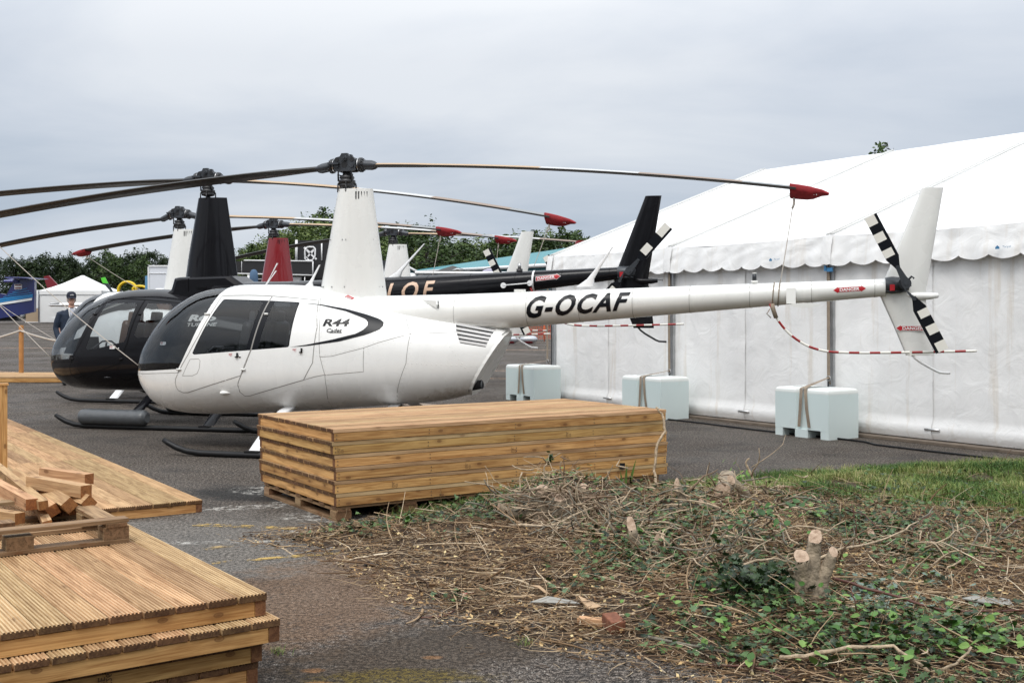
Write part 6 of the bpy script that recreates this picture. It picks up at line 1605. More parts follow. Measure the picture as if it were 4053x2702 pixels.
# bark chips and dead leaves
p = keep(MB())
for k in range(25000):
    x, y, d = pick(-.10)
    if vg.random() < grassw(x, y) * .95: continue
    if nz(x, y, 1.3, 8) < -.25 and vg.random() < .6: continue
    s_ = vg.uniform(.006, .018) * (1.6 if vg.random() < .08 else 1); a = vg.uniform(0, 6.28); u = Vector((cos(a), sin(a), vg.gauss(0, .35))).normalized() * s_; v = Vector((-sin(a), cos(a), vg.gauss(0, .45))).normalized() * s_ * vg.uniform(.25, .7); c = Vector((x, y, hv(x, y, d) + vg.uniform(.004, .022)))
    p.add([c - u, c - v, c + u, c + v], [(0, 1, 2, 3)], 0, False, None, vg.random())
tag(p.build('bark_chips', leafmat('chip', [(.035, .02, .012), (.12, .062, .03), (.27, .155, .07), (.50, .33, .15), (.66, .53, .28)], .85)), kind='stuff')
# ivy
IVY = [(0, 0), (.18, -.30), (.55, -.34), (.42, -.02), (1.0, .0 + .12), (.52, .34), (.45, .75), (.16, .62), (0, 1.15)]
IVY = IVY + [(-x, y) for x, y in reversed(IVY[1:-1])]
def leaf(p, c, s_, az, tilt, roll, shape, t, fold=.25):
    X = Vector((cos(az), sin(az), 0)); Yv = Vector((-sin(az) * cos(tilt), cos(az) * cos(tilt), sin(tilt))); N = X.cross(Yv); X2 = X * cos(roll) + N * sin(roll); N2 = X2.cross(Yv)
    V = [c + (X2 * x + Yv * y + N2 * (abs(x) * fold - .12 * y * y)) * s_ for x, y in shape]; ctr = c + Yv * .35 * s_; n = len(V)
    p.add(V + [ctr], [(k, (k+1) % n, n) for k in range(n)], 0, False, None, t)
OVAL = [(0, 0), (.28, .2), (.42, .5), (.3, .85), (0, 1.15), (-.3, .85), (-.42, .5), (-.28, .2)]
def ivyw(x, y):
    P_ = pxw(x, y), pyw(x, y)
    w_ = max(0, min(1, -.14 + 1.2 * nz(x, y, 1.1, 21) + .8 * nz(x, y, 3.0, 25)))
    for cx, cy, rx, ry, a in ((1900, 1480, 520, 90, .55), (1500, 1250, 260, 120, .4), (1180, 1195, 260, 35, .6), (2150, 1260, 300, 90, .4), (2100, 1520, 330, 60, .8), (1750, 1380, 150, 90, .5), (1480, 1340, 160, 60, .5), (1000, 1215, 150, 30, .35)):
        q = ((P_[0] - cx) / rx) ** 2 + ((P_[1] - cy) / ry) ** 2
        if q < 1: w_ += a * (1 - q)
    if P_[0] < 1250 and P_[1] > 1300: w_ -= .6
    return w_
p = keep(MB()); k = 0
while k < 7600:
    x, y, d = pick(.05)
    if vg.random() > ivyw(x, y) or vg.random() < grassw(x, y) * .8: continue
    k += 1; c = Vector((x, y, hv(x, y, d) + vg.uniform(.015, .06) * (1 + (vg.random() < .1)))); grey = .9 if (1950 < pxw(x, y) < 2250 and 1370 < pyw(x, y) < 1450 and vg.random() < .6) else None
    leaf(p, c, vg.uniform(.014, .032), vg.uniform(0, 6.28), vg.gauss(.15, .35), vg.gauss(0, .35), IVY, grey if grey else vg.uniform(0, .72))
tag(p.build('ivy', leafmat('ivy_leaf', [(.009, .020, .008), (.022, .046, .014), (.045, .088, .022), (.08, .145, .036), (.10, .15, .10), (.17, .23, .20)], .38)), kind='stuff')
# broad-leaved weeds in bright clumps
p = keep(MB())
for cx, cy, n, sp, s_ in ((1960, 1520, 190, .30, .040), (2230, 1520, 160, .26, .042), (1480, 1290, 45, .12, .036), (1690, 1150, 60, .14, .042), (1830, 1230, 60, .2, .036), (1560, 1440, 60, .16, .030), (2080, 1330, 60, .25, .03), (1700, 1235, 50, .2, .036), (1420, 1300, 20, .1, .03), (1890, 1420, 60, .2, .03), (1400, 1500, 0, .2, .03), (2300, 1350, 50, .2, .03), (1240, 1190, 40, .2, .028), (940, 1232, 16, .08, .035), (1640, 1500, 40, .15, .03)):
    Y = 3846 / (cy - 724); X = (cx - 1176) / 2590 * Y
    for k in range(int(n * .75)):
        x, y = X + vg.gauss(0, sp), Y + vg.gauss(0, sp * .8); h = vg.uniform(.03, .11)
        if vd(x, y) < .02: continue
        c = Vector((x, y, hv(x, y) + h)); leaf(p, c, s_ * vg.uniform(.6, 1.25), vg.uniform(0, 6.28), vg.gauss(.1, .4), vg.gauss(0, .3), OVAL, vg.uniform(.1, 1), .18)
tag(p.build('weeds', leafmat('weed_leaf', [(.022, .06, .012), (.05, .125, .022), (.09, .19, .035), (.16, .26, .06)], .5)), kind='stuff')
# grass
p = keep(MB()); k = 0
def blade(p, x, y, z, h, az, lean, w_, t):
    u = Vector((cos(az + 1.57), sin(az + 1.57), 0)) * w_; d = Vector((cos(az), sin(az), 0)) * lean * h; b = Vector((x, y, z)); m_ = b + d * .35 + Vector((0, 0, h * .6)); e = b + d + Vector((0, 0, h * (1 - .3 * lean)))
    p.add([b - u, b + u, m_ + u * .7, m_ - u * .7, e], [(0, 1, 2, 3), (3, 2, 4)], 0, False, None, t)
while k < 42000:
    x = vg.uniform(1.0, 6.3); y = vg.uniform(6.6, 11.45)
    if x / y > .48: continue
    d = vd(x, y)
    if d < -.05 or vg.random() > grassw(x, y) + .02 or nz(x, y, 3.1, 31) < -.28: continue
    k += 1; dry = nz(x, y, 1.5, 33)
    blade(p, x, y, hv(x, y, d) - .005, vg.uniform(.03, .10) * (1 + .5 * nz(x, y, 2, 35)), vg.uniform(0, 6.28), vg.uniform(.1, 1.1), vg.uniform(.0016, .003), min(1, max(0, vg.gauss(.42 + .7 * dry, .2))))
for fx, fy, n, sp in ((1090, 1172, 900, .30), (980, 1190, 500, .22), (1180, 1150, 500, .2), (1420, 1128, 700, .25), (1560, 1115, 700, .25), (1650, 1105, 600, .25), (1725, 1330, 60, .2), (1330, 1160, 200, .2)):
    Y = 3846 / (fy - 724); X = (fx - 1176) / 2590 * Y
    for k in range(n):
        x, y = X + vg.gauss(0, sp), Y + vg.gauss(0, .11)
        if vd(x, y) > -.03: blade(p, x, y, hv(x, y), vg.uniform(.03, .11), vg.uniform(0, 6.28), vg.uniform(.1, .9), .002, vg.uniform(.1, .6))
for fx, fy in ((869, 1217), (640, 1500), (1205, 1480)):
    Y = 3846 / (fy - 724); X = (fx - 1176) / 2590 * Y
    for k in range(40): blade(p, X + vg.gauss(0, .02), Y + vg.gauss(0, .02), .0, vg.uniform(.015, .045), vg.uniform(0, 6.28), 1, .0014, vg.uniform(.2, 1))
tag(p.build('grass', leafmat('grass_blade', [(.028, .07, .012), (.065, .13, .022), (.13, .19, .04), (.27, .27, .09), (.42, .37, .19)], .6)), kind='stuff')

# stumps, logs and cut stems
barkS = mat('stump_bark', (.30, .24, .17), .9, noise_=.65, nscale=14, bump=1.0, bscale=60)
def cutm():
    m = bpy.data.materials.new('cut_wood'); m.use_nodes = True; t = m.node_tree; b = t.nodes['Principled BSDF']; P = NN(t, 'ShaderNodeTexCoord').outputs['Object']
    n = NN(t, 'ShaderNodeTexNoise', Vector=P, Scale=45.0, Detail=6.0, Roughness=.7); c = ramp(t, n, [(.35, (.26, .17, .11)), (.6, (.50, .37, .27))])
    t.links.new(c.outputs[0], b.inputs['Base Color']); b.inputs['Roughness'].default_value = .8; return m
cutw = cutm()
def gp(px_, py_):      # ground point seen at a pixel, on the verge
    Y = 3846 / (py_ - 724); X = (px_ - 1176) / 2590 * Y
    for k in range(5):
        z = hv(X, Y); Y = (1.485 - z) * 2590 / (py_ - 724); X = (px_ - 1176) / 2590 * Y
    return Vector((X, Y, hv(X, Y)))
def limb(par, pts, rs, cut_n=None, nm='limb'):
    p = MB(); n = 14; P = []
    for k in range(len(pts) - 1):
        for s_ in range(4): P.append((Vector(pts[k]).lerp(Vector(pts[k+1]), s_/4), lerp(rs[k], rs[k+1], s_/4)))
    P.append((Vector(pts[-1]), rs[-1])); seed = vg.random() * 50
    tdir = (P[-1][0] - P[-2][0]).normalized(); rings = []
    for k, (c, r) in enumerate(P):
        d = (P[min(k+1, len(P)-1)][0] - P[max(0, k-1)][0]).normalized(); u = d.cross(Vector((.3, 1, .1))).normalized(); v = d.cross(u)
        ring = [c + (u * cos(2*pi*a/n) + v * sin(2*pi*a/n)) * r * (1 + .16 * noise.noise(Vector((cos(a) * 1.5, sin(a) * 1.5, k * .45 + seed)))) for a in range(n)]
        if k == len(P) - 1:
            cn = Vector(cut_n or (0, -.6, .8)).normalized(); den = tdir.dot(cn)
            ring = [q + tdir * (-(q - c).dot(cn) / (den if abs(den) > .4 else .4)) for q in ring]
        rings.append(ring)
    p.loft(rings, 0, True, False); p.add(rings[0], [tuple(range(n))], 0)
    o = p.build(nm, barkS, par); q = MB(); cc = sum(rings[-1], Vector()) / n; q.add([v + tdir * .0015 for v in rings[-1]] + [cc + tdir * .003], [(a, (a+1) % n, n) for a in range(n)], 0); q.build('cut_face', cutw, o); return o
def stump(name, lab, base, limbs, cat='stump'):
    o = thing(name, lab, cat, base, 0)
    for pts, rs, cn in limbs: limb(o, pts, rs, cn)
    return o
b0 = gp(1862, 1388)
stump('tree_stump', 'large coppiced stump with three pale sawn limbs, right foreground', b0, [
    ([(0, 0, -.06), (-.005, 0, .10), (.0, .0, .17), (.015, .01, .25), (.022, .0, .325)], [.066, .056, .044, .036, .032], (-.2, -.72, .66)),
    ([(-.02, 0, .02), (-.035, -.01, .14), (-.045, -.03, .20), (-.052, -.035, .235)], [.06, .042, .034, .034], (-.1, -.75, .65)),
    ([(.03, 0, .03), (.05, .0, .12), (.085, .0, .19), (.108, -.005, .255)], [.055, .038, .030, .024], (.3, -.70, .66)),
    ([(-.04, 0, .12), (-.085, .02, .145), (-.10, 0, .17), (-.085, -.01, .175)], [.022, .012, .008, .008], (0, -1, 0))])
p_ = MB()
bs = gp(1290, 1192); rr = random.Random(5)
o = stump('tree_stump', 'gnarled root crown with a pale notched block, in front of the timber stack', bs, [
    ([(0, 0, -.05), (0, -.0, .08), (.0, 0, .17)], [.10, .085, .075], (0, -.3, 1)), ([(-.12, .04, -.05), (-.14, .03, .1), (-.13, .02, .2)], [.08, .06, .04], (0, -.5, .8)),
    ([(.12, .05, -.05), (.13, .04, .12), (.15, .02, .22)], [.08, .06, .03], (.2, -.4, .8)), ([(-.35, .0, .04), (-.25, .02, .03), (-.15, .03, .05)][::-1] + [(-.42, -.02, .09)], [.04, .034, .03, .028], (-1, -.3, .2)),
    ([(.0, -.08, .0), (-.01, -.09, .08), (-.01, -.085, .15)], [.06, .052, .048], (0, -.2, 1))])
q = MB()
for k in range(120):
    a = rr.uniform(0, pi * 2); q0 = Vector((rr.gauss(0, .12), rr.gauss(-.02, .05), rr.uniform(.02, .22))); d = Vector((rr.gauss(0, .12), rr.gauss(-.02, .05), rr.gauss(-.01, .05)))
    q.tube([q0, q0 + d * .5 + Vector((0, 0, .02)), q0 + d], [rr.uniform(.003, .009), .005, .003], 0, 5)
q.build('root_tangle', mat('root_pale', (.30, .22, .15), .9, noise_=.4, nscale=30), o)
for lab, cx, cy, h, r, lean, cn in (
    ('pale upright stub with a pointed slanting cut, right of the stack corner', 1572, 1165, .16, .028, (-.055, 0), (-.8, -.5, .3)),
    ('thick stub leaning right, its cut face towards us, below the yellow-green shoots', 1725, 1150, .15, .030, (-.14, .0), (-.6, -.7, .3)),
    ('low pale stub left of the leaning thick one', 1640, 1172, .06, .026, (-.09, -.02), (-.8, -.6, .2)),
    ('tall stub with an oval sawn face, right of the root crown', 1462, 1268, .16, .028, (-.03, 0), (-.1, -.9, .45)),
    ('slim stub standing just right of the tall oval-faced one', 1503, 1262, .06, .024, (.02, 0), (.3, -.9, .3)),
    ('small slanting stub in the middle of the brush', 1520, 1280, .04, .022, (-.05, 0), (-.5, -.9, .2)),
    ('lone pale stub in open brush, right of centre', 2012, 1250, .07, .021, (-.03, 0), (-.4, -.85, .4)),
    ('thin split stub between the lone stub and the right edge', 2190, 1260, .10, .010, (.03, 0), (.1, -.7, .7))):
    b = gp(cx, cy); stump('cut_stub', lab, b, [([(0, 0, -.04), (lean[0] * .3, lean[1], h * .4), (lean[0], lean[1], h)], [r * 1.15, r, r * .9], cn)])
# log end with rings
b = gp(1660, 1142); o = thing('log', 'short thick log lying with its ringed orange end towards us', 'log', b, 0)
limb(o, [(.12, .45, .08), (.06, .2, .06), (0, 0, .045)], [.062, .06, .058], (-.2, -.95, .2), 'trunk')
# stems: (label, pixel path with heights, radius, tint)
stemB = mat('bramble_stem', (.10, .035, .022), .6, noise_=.3, nscale=20); stemP = mat('pale_branch', (.44, .34, .23), .9, noise_=.5, nscale=30, bump=.8, bscale=90); stemG = mat('grey_branch', (.20, .18, .14), .9, noise_=.4, nscale=30)
def stem(lab, pts, r, m, cat='branch', nm='branch', leaves=0):
    P = []
    for px_, py_, h in pts:
        v = gp(px_, py_); P.append(v + Vector((0, 0, h)))
    Q = []
    for k in range(len(P) - 1):
        for s_ in range(3): Q.append(P[k].lerp(P[k+1], s_/3) + Vector((vg.gauss(0, .004), vg.gauss(0, .004), vg.gauss(0, .003))))
    Q.append(P[-1]); p = MB(); p.tube(Q, [r * (1 - .5 * k / len(Q)) for k in range(len(Q))], 0, 7)
    o = p.build(nm, m); tag(o, lab, cat)
    return o, Q
stem('long dark red bramble stem from the big stump to the right edge', [(1915, 1375, .10), (2030, 1400, .08), (2160, 1425, .05), (2260, 1428, .05), (2360, 1426, .05)], .008, stemB)
stem('dark arching stem left of the big stump, low in the brush', [(1490, 1485, .04), (1600, 1500, .03), (1700, 1520, .03), (1790, 1535, .03)], .007, stemG)
stem('red-brown stem lying at the bottom edge', [(1600, 1536, .02), (1720, 1545, .03), (1820, 1575, .02)], .006, stemB)
stem('long pale crooked branch in the bottom right', [(1790, 1530, .04), (1850, 1540, .06), (1950, 1530, .08), (2050, 1528, .08), (2100, 1545, .05), (2140, 1560, .03), (2200, 1552, .05), (2230, 1530, .08)], .010, stemP)
stem('pale forked branch reaching right above the ivy', [(1870, 1330, .10), (1930, 1320, .14), (1990, 1300, .12), (2060, 1290, .16), (2110, 1275, .20)], .008, stemP)
stem('twisted pale branch at the left of the dark brush hollow', [(1690, 1345, .09), (1740, 1340, .12), (1790, 1345, .14), (1830, 1350, .12)], .008, stemP)
stem('bare branch with twigs pointing at the big stump', [(1750, 1360, .10), (1800, 1368, .09), (1850, 1372, .12)], .005, stemP)
stem('wavy branch lying across the left part of the brush', [(1170, 1215, .03), (1270, 1225, .05), (1340, 1205, .09), (1380, 1190, .10)], .010, stemP)
stem('long thin stem rising over the left brush', [(1215, 1240, .03), (1300, 1210, .08), (1375, 1180, .16)], .005, stemG)
stem('bent stick on the asphalt in front of the brush', [(965, 1424, .01), (1020, 1421, .012), (1045, 1408, .02)], .007, stemB)
stem('straight black stick on the asphalt', [(955, 1402, .008), (1030, 1398, .01)], .005, M['skid'], 'stick', 'stick')
stem('small pale branched twig alone on the asphalt', [(645, 1262, .006), (672, 1278, .012), (715, 1293, .006)], .006, stemP, 'twig', 'twig')
stem('red-brown bramble stem above the ivy, upper right', [(1935, 1175, .02), (1985, 1215, .10), (2040, 1250, .04)], .005, stemB)
stem('reddish upright stem in the upper right of the brush', [(1975, 1270, 0), (1968, 1268, .16), (1955, 1262, .28)], .004, stemB)
stem('leaning reddish stem beside the upper right brush', [(2085, 1240, 0), (2110, 1238, .10), (2150, 1232, .16)], .005, stemB)
stem('grey-green upright stick near the right edge', [(2215, 1290, 0), (2240, 1288, .12), (2262, 1286, .20)], .006, stemG)
for k in range(34):
    cx = vg.choice((vg.uniform(1580, 1860), vg.uniform(1200, 1500), vg.uniform(1850, 2300))); cy = vg.uniform(1215, 1390) if cx < 1870 else vg.uniform(1230, 1500)
    if cx < 1500: cy = vg.uniform(1190, 1250)
    dx = vg.gauss(0, 45); h = vg.uniform(.04, .20)
    stem(vg.choice(('thin bare twig standing out of the brush', 'thin crooked twig arching over the litter')), [(cx, cy, 0), (cx + dx * .5, cy + 3, h * .7), (cx + dx, cy + vg.uniform(-8, 8), h)], vg.uniform(.0025, .0055), vg.choice((stemP, stemG, stemB, stemP)), 'twig', 'twig')[0]['group'] = 'bare twigs standing in the brush'
# dead ivy stem leaning on the stack end, pale shoot with leaves, flag-like green blades
def stem3(lab, P, r, m, cat='stem', nm='stem'):
    Q = []
    for k in range(len(P) - 1):
        a, b = Vector(P[k]), Vector(P[k+1])
        for s_ in range(4): Q.append(a.lerp(b, s_/4) + Vector((vg.gauss(0, .004), vg.gauss(0, .003), 0)))
    Q.append(Vector(P[-1])); p = MB(); p.tube(Q, [r * (1.2 - .6 * k / len(Q)) * vg.uniform(.85, 1.15) for k in range(len(Q))], 0, 7); o = p.build(nm, m); return tag(o, lab, cat)
stem3('dead ivy stem climbing the right end of the middle timber stack', [at(1490, 1178, 9.0), at(1512, 1130, 9.3), at(1503, 1080, 9.45), at(1510, 1020, 9.5), at(1528, 990, 9.55), at(1520, 950, 9.6), at(1506, 935, 9.6)], .013, stemP)
o = stem3('pale upright shoot with a few leaves before the stack front', [at(1262, 1185, 8.1), at(1248, 1110, 8.1), at(1250, 1070, 8.1), at(1262, 1056, 8.1), at(1287, 1040, 8.1)], .006, stemP)
q = keep(MB())
for k in range(22):
    c = at(1264 + vg.gauss(0, 5), 1054 + vg.gauss(0, 7), 8.1); leaf(q, c, .022, vg.uniform(0, 6.28), vg.gauss(.3, .5), vg.gauss(0, .4), IVY, vg.uniform(.2, .8))
q.build('leaves', bpy.data.materials['ivy_leaf'], o)
q = keep(MB())
for bx, tx, ty in ((1436, 1440, 1062), (1440, 1462, 1050), (1432, 1425, 1080), (1444, 1450, 1085)):
    a, b = at(bx, 1140, 8.9), at(tx, ty, 8.9); m_ = a.lerp(b, .55) + Vector((0, 0, .01)); w_ = Vector((.010, 0, 0)); q.add([a - w_*.7, a + w_*.7, m_ + w_, m_ - w_, b], [(0, 1, 2, 3), (3, 2, 4)], 0, False, None, vg.uniform(.1, .5))
tag(q.build('flag_leaf_plant', bpy.data.materials['grass_blade']), 'upright blade-like green plant in front of the timber stack', 'plant')
q = keep(MB())
for k in range(70):
    a = vg.uniform(0, 6.28); c = at(1692 + vg.gauss(0, 16), 1105 + vg.gauss(0, 17), 8.9 + vg.gauss(0, .06)); leaf(q, c, vg.uniform(.03, .055), a, vg.gauss(.5, .5), vg.gauss(0, .4), [(0, 0), (.14, .3), (.12, .7), (0, 1.1), (-.12, .7), (-.14, .3)], vg.uniform(.5, 1))
for k in range(5):
    a = at(1690 + k * 3, 1150, 8.9); b = at(1675 + k * 10, 1085 + k * 5, 8.9); m_ = (a + b) / 2; w_ = Vector((.003, 0, 0)); q.add([a - w_, a + w_, b + w_, b - w_], [(0, 1, 2, 3)], 0, False, None, .7)
tag(q.build('sprouting_shoots', bpy.data.materials['weed_leaf']), 'yellow-green leafy shoots sprouting behind the thick leaning stub', 'plant')
stem3('crooked bark-covered twig over the yellow-green shoots', [at(1722, 1170, 8.5), at(1735, 1120, 8.5), at(1722, 1080, 8.5), at(1712, 1062, 8.5), at(1722, 1052, 8.5)], .010, stemP)
# bramble sprays: stem plus leaves
for cx, cy, lab in ((1770, 1235, 'bramble spray with dark leaves arching above the brush hollow'), (1700, 1270, 'bramble spray with serrated leaves left of the big stump')):
    b = gp(cx - 120, cy + 80); o = thing('bramble', lab, 'bramble', b, 0); p = MB(); q = keep(MB()); P = [Vector((t * .5, -.02 * t, .05 + .32 * sin(t * 2.2))) for t in [k / 10 for k in range(11)]]
    p.tube(P, .0035, 0, 5); p.build('stem', stemG, o)
    for k in range(3, 11):
        for s_ in (-1, 1, 0):
            leaf(q, P[k] + Vector((0, s_ * .03, .01)), vg.uniform(.03, .055), vg.uniform(0, 6.28), vg.gauss(.1, .4), vg.gauss(0, .4), OVAL, vg.uniform(0, .35), .2)
    q.build('leaves', bpy.data.materials['weed_leaf'], o)
# dark hollow of old ivy left of the big stump
q = keep(MB()); c0_ = gp(1745, 1388)
for k in range(330):
    d = Vector((vg.gauss(0, .13), vg.gauss(.14, .10), abs(vg.gauss(0, .09)))); c = c0_ + d; leaf(q, c, vg.uniform(.02, .04), vg.uniform(0, 6.28), vg.gauss(0, .5), vg.gauss(0, .5), IVY, vg.uniform(0, .35))
tag(q.build('ivy_clump', bpy.data.materials['ivy_leaf']), kind='stuff')
# stones and rubbish
def pebble(lab, cx, cy, s_, m, sq=.6, nm='stone', cat='stone', ground=True):
    b = gp(cx, cy) if vd(*[(cx-1176)/2590*3846/(cy-724), 3846/(cy-724)]) > 0 else Vector(((cx-1176)/2590*3846/(cy-724), 3846/(cy-724), 0)); p = MB(); sd = vg.random() * 9
    p.loft([[(s_ * r * cos(2*pi*j/10) * (1 + .25 * nz(j, sd, .7)), s_ * .8 * r * sin(2*pi*j/10), s_ * sq * h) for j in range(10)] for r, h in ((.5, 0), (1, .25), (.9, .6), (.5, .9), (.1, 1))], 0, True)
    return tag(p.build(nm, m, None, b, (0, 0, sd)), lab, cat)
stone = mat('pale_stone', (.36, .34, .31), .8, noise_=.3, nscale=30)
pebble('pale rounded stone at the left tip of the brush', 760, 1258, .022, stone); pebble('small white stone right of the pale rounded one', 786, 1250, .014, stone); pebble('grey stone in the grass before the stack', 1112, 1188, .03, stone); pebble('pale stone by the litter near the big stump', 1700, 1335, .026, stone)
b = gp(1408, 1445); p = MB(); p.box((0, 0, .032), (.075, .11, .062)); o = p.build('brick', mat('brick_red', (.20, .075, .04), .9, noise_=.4, nscale=25, bump=.5), None, b, (R(10), 0, R(20))); bv = o.modifiers.new('b', 'BEVEL'); bv.width = .006; bv.segments = 2; tag(o, 'broken red brick at the lower edge of the brush', 'brick')
b = gp(1366, 1436); p = MB(); p.box((0, 0, .02), (.16, .05, .03), 0, None, None, 0); tag(p.build('wood_scrap', TM, None, b, (0, 0, -.35)), 'pale wood offcut lying against the brick', 'wood scrap')
def shard(lab, cx, cy, pts, m, rz=0, tilt=.15):
    b = gp(cx, cy) + Vector((0, 0, .03)); p = MB(); p.loft([[(x, y, 0) for x, y in pts], [(x, y, .006) for x, y in pts]], 0, False); return tag(p.build('shard', m, None, b, (tilt, .05, rz)), lab, 'shard')
slate = mat('slate', (.30, .29, .26), .7, noise_=.2); tan_ = mat('bare_wood', (.48, .33, .20), .8, noise_=.2)
shard('pale pointed slate piece in the lower brush', 1272, 1398, [(-.12, -.01), (.13, .0), (.10, .02), (-.03, .05)], slate, 0, .35)
shard('orange-tan triangular wood flake above the brick', 1352, 1400, [(-.05, .05), (-.01, -.04), (.07, -.02)], tan_, 0, .5)
shard('thin curved pale strip above the slate piece', 1240, 1368, [(-.05, .03), (.0, .03), (.05, -.03), (.03, -.03), (-.01, .015)], tan_, .1, .5)
shard('grey flat piece at the right edge of the brush', 2270, 1395, [(-.12, .02), (-.03, -.03), (.1, -.05), (.12, .05), (-.05, .06)], slate, 0, .1)
def rag(lab, cx, cy, L, w_, m, nm='plastic_scrap', on=True):
    v = gp(cx, cy); p = MB(); sd = vg.random() * 20; p.loft([[(L * (i / 10 - .5), w_ * (j / 5 - .5) * (1 + .4 * nz(i, sd, .5)), .006 + .022 * abs(nz(i * .6, j * .9 + sd, 1.0))) for j in range(6)] for i in range(11)], 0, True, False, False); return tag(p.build(nm, m, None, v, (0, 0, vg.uniform(-.3, .3))), lab, 'plastic scrap')
rag('crumpled black plastic at the left edge of the brush', 866, 1301, .16, .06, mat('black_plastic', (.012, .014, .018), .25)); rag('small black plastic piece near the bottom of the brush', 1237, 1440, .07, .04, bpy.data.materials['black_plastic']); rag('tiny red wrapper on the soil', 1075, 1366, .06, .012, M['red']); rag('white crumpled paper in the ivy right of the stump', 2010, 1375, .05, .03, M['whitevinyl']); rag('silver crumpled foil beside the dark ivy mound', 1740, 1355, .09, .06, mat('foil', (.4, .38, .36), .3, .4))

# tangled mounds of thicker cut branches
for lab, cx, cy, n, sx, sy, hh in (('tangle of pale roots and twigs round the root crown before the stack', 1290, 1200, 190, .26, .12, .20), ('tangle of brown twigs left of the tall oval-faced stub', 1420, 1235, 120, .22, .12, .15), ('tangled heap of bare twigs over the dark ivy hollow', 1700, 1300, 170, .26, .16, .20), ('tangle of twigs beside the ringed log', 1690, 1160, 90, .26, .14, .12), ('sparse tangle of crooked twigs in the upper right brush', 2080, 1290, 80, .40, .2, .12)):
    b = gp(cx, cy); p = MB(); 
    for k in range(n):
        q = Vector((vg.gauss(0, sx), vg.gauss(.05, sy), abs(vg.gauss(.0, hh * .8)))); az = vg.uniform(0, 6.28); d = Vector((cos(az), sin(az) * .6, vg.gauss(.12, .35))).normalized(); L = vg.uniform(.06, .32); pts = []
        for j in range(5):
            pts.append(q.copy()); d = (d + Vector((vg.gauss(0, .35), vg.gauss(0, .35), vg.gauss(-.05, .25)))).normalized(); q = q + d * L / 4
            q.z = max(q.z, .01)
        r = vg.uniform(.002, .0075); p.tube(pts, [r * (1 - .14 * j) for j in range(5)], vg.choice((0, 0, 1, 2)), 5)
    tag(p.build('twig_tangle', [stemP, stemG, mat('brown_twig', (.16, .105, .065), .9)], None, b), kind='stuff')

